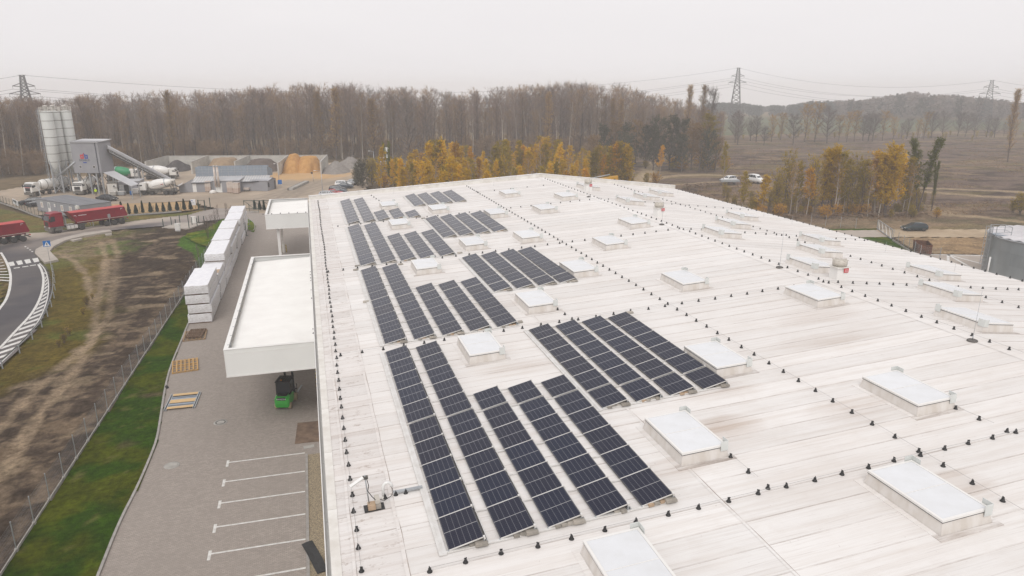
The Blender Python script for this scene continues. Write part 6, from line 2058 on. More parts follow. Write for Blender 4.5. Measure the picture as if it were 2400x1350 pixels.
def ring_letter(cx, cz, s, m, name):
    o = MB(); W_, H_ = .85, .95; th = .28
    y0, y1 = -.035, -.012
    o.bx(cx - W_ / 2, cx + W_ / 2, y0, y1, cz - H_ / 2, cz - H_ / 2 + th); o.bx(cx - W_ / 2, cx + W_ / 2, y0, y1, cz + H_ / 2 - th, cz + H_ / 2)
    o.bx(cx - W_ / 2, cx - W_ / 2 + th, y0, y1, cz - H_ / 2 + th, cz + H_ / 2 - th); o.bx(cx + W_ / 2 - th, cx + W_ / 2, y0, y1, cz - H_ / 2 + th, cz + H_ / 2 - th)
    x = cx + s * (W_ / 2 - th)
    o.obj(name, m, tw)


zc = (tz0 + tz1) / 2 + .25
xc = LW * .44
ring_letter(xc - .52, zc, 1, M['emb_red'], 'emblem_letter'); ring_letter(xc + .52, zc, -1, M['emb_blue'], 'emblem_letter')
o = MB(); o.add([(xc - .32, -.03, zc + .48), (xc, -.03, zc + .48), (xc, -.03, zc + .95)], [(0, 1, 2)]); o.obj('emblem_roof', M['emb_red'], tw)
o = MB(); o.add([(xc, -.03, zc + .48), (xc + .32, -.03, zc + .48), (xc, -.03, zc + .95)], [(0, 1, 2)]); o.obj('emblem_roof', M['emb_blue'], tw)
text_mesh('lettering', 'DOMBUD', .62, M['navy'], tw, (xc, -.02, zc - .86), (rad(90), 0, 0))
MB().bx(xc - .45, xc + .45, -.03, -.01, zc - 1.5, zc - 1.22).obj('emblem_bar', M['emb_blue'], tw)
lgm = MB().bx(-.15, .15, -.15, .15, 0, tz0).mesh('tower_leg', M['galv'])
for (x, y) in ((.4, .4), (LW - .4, .4), (.4, DT - .4), (LW - .4, DT - .4), (LW * .5, .4), (LW - 1.7, .4), (LW - 1.7, DT - .4)):
    link('leg', lgm, tw, (x, y, 0))
b = MB()
for y in (.4, DT - .4):
    b.bar((.4, y, .2), (LW * .5, y, tz0), .12); b.bar((LW * .5, y, .2), (.4, y, tz0), .12)
    for k in range(3): b.bar((LW - 1.7, y, .2 + 1.5 * k), (LW - .4, y, 1.6 + 1.5 * k), .09); b.bar((LW - .4, y, .2 + 1.5 * k), (LW - 1.7, y, 1.6 + 1.5 * k), .09)
for x in (.4, LW - .4): b.bar((x, .4, .2), (x, DT - .4, tz0), .12); b.bar((x, DT - .4, .2), (x, .4, tz0), .12)
b.obj('bracing', M['chassis'], tw)
b = MB(); b.lathe([(1.5, tz0), (1.4, tz0 - .3), (.4, tz0 - 1.3), (.4, tz0 - 1.5)], 12, Matrix.Translation((LW * .6, DT * .5, 0))); b.obj('discharge_hopper', M['chassis'], tw)
# cement screw from silo to tower
s0 = Vector((C1.x, C1.y, 3.8)); s1 = A + u * .6 + Vector((0, 0, tz0 + 2.6)) - v * .1
tag(MB().tube(s0, s1, .19, n=10).obj('screw_conveyor', M['galv']), 'slanting round screw conveyor pipe between the front silo and the tower', 'conveyor')

# belt gallery
g0 = B + v * 3.0 + Vector((0, 0, height(B, 351)))
g1 = at(392, 442); g1 = Vector((g1.x, g1.y + 5, 1.2))
gt = thing('belt_conveyor', 'long grey covered belt conveyor sloping down from the tower', 'conveyor', (g0.x, g0.y, 0), math.atan2(g1.y - g0.y, g1.x - g0.x))
GLn = math.hypot(g1.x - g0.x, g1.y - g0.y)
dz = g1.z - g0.z


def gz(x): return g0.z + dz * x / GLn


c_ = MB()
hw = .75
sec = [(-hw, .0), (-hw, .65), (-hw * .6, .95), (hw * .6, .95), (hw, .65), (hw, .0)]
c_.loft([[(x, y, gz(x) + z) for (y, z) in sec] for x in (0, GLn)], 0, smooth=False); c_.obj('cover', M['greyroof'], gt)
tr = MB()
for s in (-hw - .35, hw + .05):
    for z in (-.75, -.05): tr.bar((0, s, gz(0) + z), (GLn, s, gz(GLn) + z), .12)
    n = int(GLn / .9)
    for k in range(n):
        xa, xb = GLn * k / n, GLn * (k + 1) / n
        tr.bar((xa, s, gz(xa) - (.75 if k % 2 else .05)), (xb, s, gz(xb) - (.05 if k % 2 else .75)), .06)
        tr.bar((xa, s, gz(xa) - .75), (xa, s, gz(xa) - .05), .05)
tr.obj('truss', M['galv'], gt)
wk = MB(); wk.loft([[(x, -hw - .30, gz(x) - .7), (x, hw + .0, gz(x) - .7), (x, hw + .0, gz(x) - .1), (x, -hw - .3, gz(x) - .1)] for x in (0, GLn)], 0, smooth=False); wk.obj('belt', M['chassis'], gt)
for f_ in (.42, .50):
    x = GLn * f_
    l = MB(); l.bar((x, -hw - .2, 0), (x, -hw - .2, gz(x) - .7), .16); l.bar((x, hw, 0), (x, hw, gz(x) - .7), .16); l.bar((x, -hw, 1.6), (x, hw, gz(x) - 1.2), .1); l.obj('trestle', M['galv'], gt)

# lean-to roof and control cabin under the gallery
q = [at(242.5, 404, 5.6), at(268, 400, 5.6), at(325, 431, 3.0), at(307, 436, 3.0)]
aw = thing('lean_to_roof', 'sloping grey sheet roof between the tower and the control cabin', 'roof', (q[0].x, q[0].y, 0))
vs = [(p.x - q[0].x, p.y - q[0].y, p.z) for p in q]
MB().add(vs + [(x, y, z - .12) for (x, y, z) in vs], [(0, 1, 2, 3), (7, 6, 5, 4), (0, 4, 5, 1), (1, 5, 6, 2), (2, 6, 7, 3), (3, 7, 4, 0)]).obj('sheet', M['greyroof'], aw)
for p in vs[1:]:
    MB().bx(p[0] - .08, p[0] + .08, p[1] - .08, p[1] + .08, 0, p[2] - .12).obj('post', M['galv'], aw)
a, b_ = at(254.5, 457), at(277, 456)
cb = thing('control_cabin', 'small white control cabin with air conditioner beside the tower leg', 'cabin', (a.x, a.y, 0), heading(a, b_))
cw = (b_ - a).length
MB().bx(0, cw, 0, 3.2, 0, 2.7).obj('wall', M['white_dirty'], cb); MB().bx(-.1, cw + .1, -.1, 3.3, 2.7, 2.82).obj('roof', M['chassis'], cb)
ac = MB(); ac.bx(1.15, 2.0, -.3, 0, 1.75, 2.35); aco = ac.obj('air_conditioner', M['white'], cb)
MB().lathe([(.22, 0), (.22, .02), (0, .02)], 14, Matrix.Translation((1.42, -.31, 2.05)) @ Matrix.Rotation(rad(90), 4, 'X')).obj('fan_grille', M['chassis'], aco)
a, b_ = at(279, 456), at(330, 454)
sh = thing('plant_shed', 'low grey shed with a dark open doorway under the conveyor', 'shed', (a.x, a.y + .6, 0), heading(a, b_))
sw = (b_ - a).length
MB().bx(0, sw, 0, 5, 0, 2.9).obj('wall', M['greywall'], sh); MB().bx(-.1, sw + .1, -.15, 5.1, 2.9, 3.02).obj('roof', M['greyroof'], sh)
d_ = MB(); d_.bx(1.2, 2.15, -.03, .02, .02, 2.2); d_.obj('door', M['black'], sh)
w_ = MB(); w_.bx(.15, 1.05, -.03, .02, .6, 2.2); wo = w_.obj('window', M['white_dirty'], sh)
for i in range(3):
    for j in range(2): MB().bx(.2 + .28 * i, .43 + .28 * i, -.04, -.031, .7 + .75 * j, 1.35 + .75 * j).obj('pane', M['galv'], wo)
q = at(308.5, 457)
tag(MB().lathe([(.3, 0), (.32, .3), (.32, .6), (.3, .92), (0, .94)], 16).obj('barrel', M['sign_blue'], None, (q.x, q.y, 0)), 'blue plastic barrel standing in front of the grey shed', 'barrel')
for (x0, x1, yb, h_, m_, lab) in ((258, 272, 459.5, 1.0, 'concrete', 'pale concrete block by the control cabin wall'), (274, 291, 458.5, .9, 'galv', 'grey crate beside the pale concrete block'), (311, 326, 455, 1.3, 'white_dirty', 'white container tank beside the blue barrel')):
    a, b_ = at(x0, yb), at(x1, yb)
    t = thing('yard_crate', lab, 'crate', (a.x, a.y, 0), heading(a, b_))
    w_ = (b_ - a).length
    MB().bx(0, w_, 0, 1.1, .12, h_).obj('crate_body', M[m_], t); k = MB()
    for x in (.1, w_ / 2, w_ - .1): k.bx(x - .06, x + .06, .05, 1.05, 0, .12)
    k.obj('feet', M['wood_old'], t); MB().bx(-.02, w_ + .02, -.02, 1.12, h_, h_ + .04).obj('lid', M['white_dirty'], t)
q = at(225, 459)
pr = thing('person', 'worker in a bright yellow jacket and white helmet beside the mixer lorry', 'person', (q.x, q.y + .3, 0), rad(20))
bmv = [((0, 0, .95), .15), ((0, 0, 1.15), .16), ((0, 0, 1.38), .18), ((0, 0, 1.5), .08), ((0, -.02, 1.62), .095), ((0, -.02, 1.74), .08),
       ((.1, 0, .88), .10), ((.12, -.05, .5), .075), ((.13, .05, .08), .05), ((.13, -.12, .04), .045), ((-.1, 0, .88), .10), ((-.12, .04, .5), .075), ((-.13, .08, .08), .05), ((-.13, -.1, .04), .045),
       ((.2, 0, 1.42), .075), ((.27, -.02, 1.15), .06), ((.2, -.22, 1.0), .045), ((-.2, 0, 1.42), .075), ((-.27, 0, 1.15), .06), ((-.25, -.14, .92), .045)]
be = [(0, 1), (1, 2), (2, 3), (3, 4), (4, 5), (0, 6), (6, 7), (7, 8), (8, 9), (0, 10), (10, 11), (11, 12), (12, 13), (2, 14), (14, 15), (15, 16), (2, 17), (17, 18), (18, 19)]


def skin_mesh(name, vs, es, mats, sub=1):
    me = bpy.data.meshes.new(name + '_skeleton'); me.from_pydata([v for v, r in vs], es, [])
    ob = bpy.data.objects.new(name, me); COL.objects.link(ob)
    md = ob.modifiers.new('skin', 'SKIN')
    sl = me.skin_vertices[0].data if me.skin_vertices else None
    if sl is None:
        bm_ = bmesh.new(); bm_.from_mesh(me); bm_.verts.layers.skin.verify(); bm_.to_mesh(me); bm_.free(); sl = me.skin_vertices[0].data
    for i, (v, r) in enumerate(vs):
        sl[i].radius = (r, r); sl[i].use_root = (i == 0)
    ob.modifiers.new('sub', 'SUBSURF').levels = sub; ob.modifiers[-1].render_levels = sub
    dg = bpy.context.evaluated_depsgraph_get()
    m2 = bpy.data.meshes.new_from_object(ob.evaluated_get(dg))
    bpy.data.objects.remove(ob)
    m2.name = name
    m2.materials.clear()
    for m_ in mats: m2.materials.append(m_)
    return m2


pme = skin_mesh('body', bmv, be, [M['hivis'], M['navy'], M['skin']])
for p in pme.polygons:
    z = p.center.z; hand = abs(p.center.x) > .17 and z < 1.0
    p.material_index = 2 if (z > 1.52 or hand) else (1 if z < .92 else 0); p.use_smooth = True
link('body', pme, pr)
MB().lathe([(.155, 1.70), (.13, 1.71), (.12, 1.80), (.07, 1.86), (0, 1.88)], 14, Matrix.Translation((0, -.02, 0))).obj('helmet', M['sign_white'], pr)

# office container block
Pc = [at(123.5, 460, 2.65), at(187, 481.5, 2.65), at(260, 472, 2.65)]
uu = (Pc[2] - Pc[1]); vv = (Pc[0] - Pc[1])
of = thing('office_container', 'grey office container block with a dark flat roof behind the red lorry', 'container', (Pc[1].x, Pc[1].y, 0), math.atan2(uu.y, uu.x))
lx = math.hypot(uu.x, uu.y); ly = vv.length * .98
MB().bx(0, lx, 0, ly, .12, 2.5).obj('wall', M['greywall'], of)
rf = MB(); rf.bx(-.05, lx + .05, -.05, ly + .05, 2.5, 2.65); rf.obj('roof', M['slate'], of)
rrib = MB().bx(0, lx, -.05, .05, 2.65, 2.69).mesh('roof_rib', M['slate'])
for k in range(8): link('roof_rib', rrib, of, (0, ly * (k + .5) / 8, 0))
for k in range(5):
    MB().bx(-.03, .03, ly * k / 4 - .06 if k else 0, ly * k / 4 + .06 if k < 4 else ly, .1, 2.5).obj('corner_post', M['galv'], of, (-.012, 0, 0))
for (y0, w_, z0, z1, door) in ((ly * .05, 1.0, .2, 2.2, 1), (ly * .19, .95, .95, 2.1, 0), (ly * .38, .95, .95, 2.1, 0), (ly * .56, .45, 1.5, 2.1, 0), (ly * .68, 1.0, .2, 2.2, 1), (ly * .85, .95, .95, 2.1, 0)):
    w2 = MB(); w2.bx(-.05, .01, y0, y0 + w_, z0, z1); wo = w2.obj('door' if door else 'window', M['white'], of)
    MB().bx(-.056, -.0505, y0 + .12, y0 + w_ - .12, z0 + (.9 if door else .12), z1 - .12).obj('pane', M['film'] if not door else M['galv'], wo)
ac = MB(); ac.bx(-.45, 0, .2, 1.0, 2.0, 2.6); ac.obj('air_conditioner', M['white_dirty'], of)
q = at(124, 491)
tag(MB().bx(-.3, .3, -.35, .35, .06, 1.05, top=1.12).bx(-.36, .36, -.42, .4, 1.05, 1.12).obj('waste_bin', M['post_green'], None, (q.x - .4, q.y, 0)), 'dark green waste bin at the left corner of the office container', 'bin')

# production buildings in the middle
a, b_ = at(452, 450.5), at(629, 446.5)
hb = heading(a, b_)
mb_ = thing('production_building', 'long low grey building with a pale ribbed lean-to roof', 'building', (a.x, a.y, 0), hb)
L_ = (b_ - a).length
ez = height(a, 428.5)
MB().bx(0, L_, 0, 9, 0, ez).obj('wall', M['greywall'], mb_)
rz_ = ez + .9
MB().add([(-.1, -.3, ez), (L_ + .1, -.3, ez), (L_ + .1, 4.2, rz_), (-.1, 4.2, rz_), (-.1, -.3, ez + .1), (L_ + .1, -.3, ez + .1), (L_ + .1, 4.2, rz_ + .1), (-.1, 4.2, rz_ + .1)], [(3, 2, 1, 0), (4, 5, 6, 7), (0, 1, 5, 4), (1, 2, 6, 5), (2, 3, 7, 6), (3, 0, 4, 7)]).obj('roof', M['greyroof'], mb_)
rbm = MB().add([(0, -.3, ez + .1), (.12, -.3, ez + .1), (.12, 4.2, rz_ + .1), (0, 4.2, rz_ + .1), (0, -.3, ez + .18), (.12, -.3, ez + .18), (.12, 4.2, rz_ + .18), (0, 4.2, rz_ + .18)], [(4, 5, 6, 7), (0, 1, 5, 4), (1, 2, 6, 5), (3, 0, 4, 7)]).mesh('standing_seam', M['white_dirty'])
for k in range(int(L_ / .6)): link('standing_seam', rbm, mb_, (.6 * k, 0, 0))
MB().tube((-.1, -.36, ez), (L_ + .1, -.36, ez), .09, n=8).obj('gutter', M['navy'], mb_)
MB().bx(.1, .95, -.03, .02, .02, 2.1).obj('door', M['white'], mb_)
# ramp wall and small canopy on the left
a2, b2 = at(420, 452), at(452, 450.5)
rp = thing('ramp_wall', 'grey sloping ramp wall left of the production building', 'wall', (a.x, a.y, 0), hb)
lw_ = (b2 - a2).length
MB().ext([(-lw_, 0), (0, 0), (0, ez + .7), (-lw_, 1.5)], 0, 9, 0).obj('ramp_body', M['greywall'], rp)
MB().add([(-lw_, -.02, 1.5), (-.02, -.02, ez + .7), (-.02, 9, ez + .7), (-lw_, 9, 1.5)], [(0, 1, 2, 3)]).obj('ramp_surface', M['sidewalk'], rp, (0, 0, .02))
MB().add([(-lw_ - .4, -1.8, 1.35), (-1.8, -1.8, 2.2), (-1.8, -.02, 2.5), (-lw_ - .4, -.02, 1.65)], [(0, 1, 2, 3)]).obj('side_canopy', M['greyroof'], rp)
# feed hopper wall of blue-grey panels
hw_ = thing('hopper_wall', 'long blue grey panelled hopper wall above the production building', 'hopper wall', (a.x, a.y, 0), hb)
hz0, hz1 = rz_ - .15, height(a + Vector((0, 5.5, 0)), 391)
n = 11
HLn = L_ * .965
pnl = MB().bx(.03, HLn / n - .03, 4.6, 4.68, hz0, hz1).mesh('panel', M['steelblue'])
hr = MB()
for k in range(n): link('panel', pnl, hw_, (HLn * k / n, 0, 0))
for z in (hz0 + .3, (hz0 + hz1) / 2, hz1 - .7): hr.bx(0, HLn, 4.52, 4.6, z - .04, z + .04)
for k in range(n + 1): hr.bx(HLn * k / n - .04, HLn * k / n + .04, 4.5, 4.6, hz0, hz1 + .1)
hr.bx(0, HLn, 4.5, 4.6, hz0, hz0 + .08)
hr.obj('frame', M['galv'], hw_)
MB().add([(HLn, 4.6, hz0), (HLn + .9, 6.8, hz0), (HLn + .9, 6.8, hz1 - .9), (HLn, 4.6, hz1)], [(0, 1, 2, 3)]).obj('end_panel', M['steelblue'], hw_)
MB().bx(0, HLn, 6.8, 6.9, hz0, hz1).obj('back_panel', M['steelblue'], hw_)
# block in front
a3, b3 = at(499, 451), at(563, 450)
bk = thing('annex_block', 'square grey annex with a pale roof in front of the production building', 'building', (a3.x, a3.y - .3, 0), heading(a3, b3))
lb = (b3 - a3).length; zb_ = height(a3, 424)
MB().bx(0, lb, 0, 5.6, 0, zb_).obj('wall', M['greywall'], bk)
MB().add([(-.15, -.2, zb_), (lb + .15, -.2, zb_), (lb + .15, 5.7, zb_ + .35), (-.15, 5.7, zb_ + .35), (-.15, -.2, zb_ + .12), (lb + .15, -.2, zb_ + .12), (lb + .15, 5.7, zb_ + .47), (-.15, 5.7, zb_ + .47)], [(3, 2, 1, 0), (4, 5, 6, 7), (0, 1, 5, 4), (1, 2, 6, 5), (2, 3, 7, 6), (3, 0, 4, 7)]).obj('roof', M['greyroof'], bk)
MB().tube((.2, -.08, 0), (.2, -.08, zb_), .06, n=6).obj('downpipe', M['chassis'], bk)
MB().bx(.8, 2.3, -.03, .02, .02, 2.2).obj('door', M['panelwall'], bk)
for (x, lab) in ((508.5, 'left'), (515.5, 'right')):
    q = at(x, 451)
    zz0, zz1 = height(q, 437), height(q, 390)
    t = thing('flue', lab + ' one of the two metal flues on the annex wall', 'flue', (q.x, q.y - .55, 0), 0, 'metal flues')
    MB().tube((0, 0, zz0), (0, 0, zz1), .27, n=12).obj('pipe', M['film'], t)
    MB().lathe([(.3, zz1), (.42, zz1 + .12), (0, zz1 + .3)], 12).obj('cowl', M['galv'], t)
    for z in np.linspace(zz0 + .3, zz1 - .3, 4): MB().bx(-.31, .31, -.05, .3, z - .04, z + .04).obj('wall_bracket', M['galv'], t)
# hut at the right end
a4, b4 = at(628, 447.5), at(648, 441)
ht = thing('weigh_hut', 'small grey gabled weigh hut at the right end of the buildings', 'hut', (a4.x, a4.y - .2, 0), heading(a4, b4))
lh_ = (b4 - a4).length; zh_ = 2.55
MB().ext([(0, 0), (lh_, 0), (lh_, zh_), (lh_ / 2, zh_ + .35), (0, zh_)], 0, 4.4, 0).obj('wall', M['greywall'], ht)
MB().add([(-.2, -.3, zh_ - .05), (lh_ / 2, -.3, zh_ + .38), (lh_ / 2, 4.6, zh_ + .38), (-.2, 4.6, zh_ - .05)], [(0, 1, 2, 3)]).add([(lh_ + .2, -.3, zh_ - .05), (lh_ / 2, -.3, zh_ + .38), (lh_ / 2, 4.6, zh_ + .38), (lh_ + .2, 4.6, zh_ - .05)], [(0, 1, 2, 3)]).obj('roof', M['greyroof'], ht)
MB().bx(.4, 1.1, -.03, .02, .9, 2.0).obj('window', M['glass'], ht); MB().bx(lh_ - 1.1, lh_ - .3, -.03, .02, .02, 2.1).obj('door', M['chassis'], ht)

# brick packs and bags in front
for (x0, x1, yb, h_, lab, n) in ((481.5, 495, 450, 2.6, 'tall shrink-wrapped pack of bricks between the two grey buildings', 6), (533, 546, 452.5, 2.6, 'left pack of the pair of wrapped bricks in front of the annex', 6), (546.5, 559.5, 453.5, 2.5, 'right pack of the pair of wrapped bricks in front of the annex', 6), (571, 583, 448.8, .9, 'low grey pile of blocks on a pallet right of the annex', 3)):
    a, b_ = at(x0, yb), at(x1, yb)
    w_ = (b_ - a).length
    t = thing('brick_pack', lab, 'brick pack', (a.x, a.y, 0), heading(a, b_))
    ly_ = MB().bx(0, w_, 0, 1.3, 0, h_ / n - .05).mesh('brick_layer', M['brickpack'] if n > 3 else M['chassis'])
    for k in range(n): link('brick_layer', ly_, t, (rnd.uniform(-.03, .03), 0, .13 + (h_ - .13) * k / n))
    k = MB()
    for x in (.1, w_ / 2, w_ - .1): k.bx(x - .06, x + .06, 0, 1.3, 0, .12)
    k.obj('pallet_base', M['wood_old'], t)
    MB().bx(-.02, w_ + .02, -.02, 1.32, h_ * .5, h_ + .02).obj('film_hood', M['film'], t)
q = at(500, 452.5)
tag(MB().lathe([(.9, 0), (.85, .35), (.6, .62), (.3, .75), (0, .78)], 10).obj('big_bag', M['white_dirty'], None, (q.x, q.y, 0)), 'slumped white bulk bag on the ground by the annex corner', 'bag')

# aggregate bays
back_y0 = Vector((at(396, 393).x, at(396, 393).y, 0)); back_y1 = Vector((at(770, 390.5).x, at(770, 390.5).y, 0))
WH = 3.7


def wall_thing(p, q, h0, h1, lab, name='retaining_wall', th=.35):
    t = thing(name, lab, 'wall', (p.x, p.y, 0), heading(p, q), 'concrete walls of the aggregate bays')
    L = (q - p).length
    n = max(1, int(round(L / 2.4)))
    for k in range(n):
        x0, x1 = L * k / n + .015, L * (k + 1) / n - .015
        z0, z1 = h0 + (h1 - h0) * k / n, h0 + (h1 - h0) * (k + 1) / n
        MB().ext([(x0, -.3), (x1, -.3), (x1, z1), (x0, z0)], -th / 2, th / 2, 0).obj('wall_panel', M['concrete_wall'], t)
    MB().bar((0, 0, h0 + .03), (L, 0, h1 + .03), th + .1, .10).obj('wall_coping', M['concrete'], t)
    return t


wall_thing(back_y0, back_y1, WH, WH, 'long concrete back wall of the aggregate bays below the wood')
lw0 = at(344, 408)
wall_thing(lw0, back_y0, 3.6, WH, 'leftmost concrete wing wall behind the black heap')
bays = [((450.5, 408), (489, 392.5)), ((552.5, 407), (586, 392)), ((653, 410.5), (677, 391.8)), ((752.5, 408), (768, 390.5))]
bl = ['wing wall between the black heap and the tan sand heap', 'wing wall between the tan heap and the dark gravel heap', 'wing wall between the dark gravel and the orange sand', 'wing wall between the orange sand and the grey gravel']
for (p, q), lab in zip(bays, bl):
    wall_thing(at(*p), at(*q), 3.5, WH, 'concrete ' + lab)


def heap(lab, cx, cy, rx, ry, h, m, seed, rot=0.0, flat=0.0, px=2.0):
    X, Y = np.meshgrid(np.linspace(-1.1, 1.1, 34), np.linspace(-1.1, 1.1, 34))
    r = np.hypot(X, Y) + .22 * (fbm(X * 3 + 9, Y * 3 + 3, 1.2, seed) - .5) + .06 * (fbm(X * 9, Y * 9, 1.0, seed + 3) - .5)
    Z = np.clip((1 - r) / (1 - flat), 0, 1) * h
    Z = Z + .05 * h * (fbm(X * 8, Y * 8, 1, seed + 5) - .5) * (Z > 0.02) - .25 * (Z < .02)
    V = np.stack([X * rx, Y * ry, Z], -1).reshape(-1, 3)
    i = np.arange(34 * 34).reshape(34, 34)
    F = np.stack([i[:-1, :-1], i[:-1, 1:], i[1:, 1:], i[1:, :-1]], -1).reshape(-1, 4)
    me = mesh_np('aggregate_heap', V, F, m)
    me.polygons.foreach_set('use_smooth', np.ones(len(me.polygons), bool))
    tag(link('aggregate_heap', me, None, (cx, cy, 0), (0, 0, rot)), lab, 'heap', 'heaps of sand and gravel in the bays')


M['h_tan'] = mat('tan_sand', (.33, .24, .155), .95, c2=(.26, .185, .12), scale=1.0, bmp=.4, bscale=3, bdist=.15)
M['h_dark'] = mat('dark_gravel', (.105, .085, .075), .95, c2=(.145, .115, .095), scale=.8, bmp=.5, bscale=4, bdist=.15)
M['h_black'] = mat('black_gravel', (.06, .055, .055), .95, c2=(.09, .08, .075), scale=.8, bmp=.4, bscale=4, bdist=.15)
M['h_orange'] = mat('orange_sand', (.52, .29, .105), .95, c2=(.42, .22, .075), scale=.9, bmp=.6, bscale=1.6, bdist=.3)
M['h_grey'] = mat('grey_gravel', (.27, .245, .22), .95, c2=(.20, .18, .165), scale=1.2, bmp=.4, bscale=4, bdist=.1)


def hp(lab, px, py, wpx, dep, h, m, seed, flat=.3):
    q = at(px, py)
    w = wpx * math.hypot(q.x, q.y) / FPX / 2 * .97
    heap(lab, q.x, q.y, w, dep, h, m, seed, rad(-10), flat)


hp('black gravel heap in the leftmost bay behind a mixer lorry', 416, 398, 64, 8, 3.0, M['h_black'], 201, .1)
hp('small brown heap against the left wing wall', 368, 402, 36, 5, 1.9, M['h_tan'], 207, .1)
hp('wide tan sand heap behind the hopper wall', 528, 397, 84, 9, 3.4, M['h_tan'], 202, .5)
hp('dark brown gravel heap between tan and orange sand', 614, 398, 92, 9, 3.2, M['h_dark'], 203, .4)
hp('tall orange sand heap, the brightest of the bays', 690, 399, 62, 9, 4.9, M['h_orange'], 204, .25)
hp('lower right shoulder of orange sand beside the grey gravel wall', 725, 398, 66, 9, 4.0, M['h_orange'], 205, .5)
hp('smooth grey gravel heap right of the orange sand', 788, 402, 66, 8, 3.2, M['h_grey'], 206, .1)
hp('rough grey rubble heap at the right end of the bays', 822, 390, 70, 8, 3.0, M['h_grey'], 208, .2)

# weighbridge rail, lamp posts, small signs
a, b_ = at(682, 446), at(720, 428)
t = thing('weighbridge_rail', 'long low dark concrete rail lying across the pale yard', 'rail', (a.x, a.y, 0), heading(a, b_))
LL = (b_ - a).length
MB().bx(0, LL, -.5, .5, 0, .55, top=.99).obj('rail_body', M['concrete'], t); MB().bx(.1, LL - .1, .52, .9, 0, .5).obj('dark_side_plate', M['chassis'], t)  # dark plate along one long side of the rail


def lamp_post(px, py, ytop, lab, arm=1.2, ang=0.0):
    q = at(px, py)
    h_ = height(q, ytop)
    t = thing('lamp_post', lab, 'lamp post', (q.x, q.y, 0), ang, 'lamp posts')
    MB().tube((0, 0, 0), (0, 0, h_), .09, .05, 8).obj('pole', M['galv'], t)
    MB().bar((0, 0, h_), (-arm, 0, h_ + .15), .07).obj('arm', M['galv'], t)
    MB().bx(-arm - .5, -arm, -.13, .13, h_ + .1, h_ + .22).obj('lamp_head', M['white_dirty'], t)


lamp_post(757, 461, 401, 'tall thin lamp post beside the row of cars')
lamp_post(655, 431, 385, 'thin lamp post in front of the orange sand wall', .6)
lamp_post(97, 472, 441, 'short lamp post by the fence at the left near the dark cars', .3)
lamp_post(879, 430, 355, 'lamp post among the yellow birches behind the hall', .8)
q = at(657, 440)
t = thing('blue_sign', 'small blue sign on a pole beside the weigh hut', 'sign', (q.x, q.y, 0), rad(5))
MB().tube((0, 0, 0), (0, 0, 2.0), .04, n=6).obj('post', M['galv'], t); MB().bx(-.5, .5, -.06, -.03, .9, 2.0).obj('sign_plate', M['sign_blue'], t)
q = at(735.5, 426)
t = thing('camera_post', 'slim post with a small dark camera in the pale yard', 'post', (q.x, q.y, 0))
MB().tube((0, 0, 0), (-.3, 0, 2.4), .05, n=6).obj('post', M['galv'], t); MB().bx(-.65, -.1, -.25, .25, 2.2, 2.6).obj('camera_box', M['black'], t)

# fence, conifers, gates along the road
M['conifer'] = mat('conifer_green', (.018, .04, .02), .9, c2=(.008, .018, .01), scale=6, bmp=.6, bscale=14, bdist=.08)


def conifer_mesh(seed):
    r = np.random.default_rng(seed)
    n = 420
    t_ = r.random(n) ** .8; a_ = r.random(n) * 6.283
    R = .42 * (1 - t_) ** .8 * (.5 + .5 * r.random(n)) + .03
    P = np.stack([R * np.cos(a_), R * np.sin(a_), .12 + 1.85 * t_], -1)
    d = np.stack([np.cos(a_) * .35, np.sin(a_) * .35, np.ones(n)], -1) * (.16 + .12 * r.random(n))[:, None]
    s = np.stack([-np.sin(a_), np.cos(a_), np.zeros(n)], -1) * .075
    V = np.stack([P - s, P + s, P + d], 1).reshape(-1, 3)
    return mesh_np('foliage', V, np.arange(n * 3).reshape(-1, 3), M['conifer'])


cmesh = [conifer_mesh(s) for s in range(4)]
tr_me = MB().tube((0, 0, 0), (0, 0, 1.5), .05, .02, 6).lathe([(.26, .15), (.2, .8), (.06, 1.6), (0, 1.75)], 8).mesh('trunk', M['conifer'])
cpx = [(272, 505), (286.7, 503), (303.3, 502.5), (319.7, 501.7), (335.3, 500), (353.7, 498.5), (369, 497.5), (383.8, 496.7), (399, 494.7), (416.3, 493.7), (432.5, 493), (447.5, 492), (597.8, 490.5), (609.5, 492), (619.5, 493)]
for i, (x, y) in enumerate(cpx):
    q = at(x, y)
    lab = 'small dark cone-shaped conifer in the row along the sand strip fence' if x < 500 else 'small dark conifer behind the sliding gate frame by the white canopy'
    t = thing('conifer', lab, 'conifer', (q.x, q.y, 0), rnd.uniform(0, 6), 'small conifers along the fence' if x < 500 else 'conifers by the sliding gate')
    t.scale = (1.1 * rnd.uniform(.8, 1.15), 1.1 * rnd.uniform(.8, 1.15), rnd.uniform(.85, 1.25))
    link('trunk', tr_me, t); link('foliage', cmesh[i % 4], t)
gpost = MB().bx(-.035, .035, -.03, .03, 0, 1.75).mesh('green_post', M['post_green'])


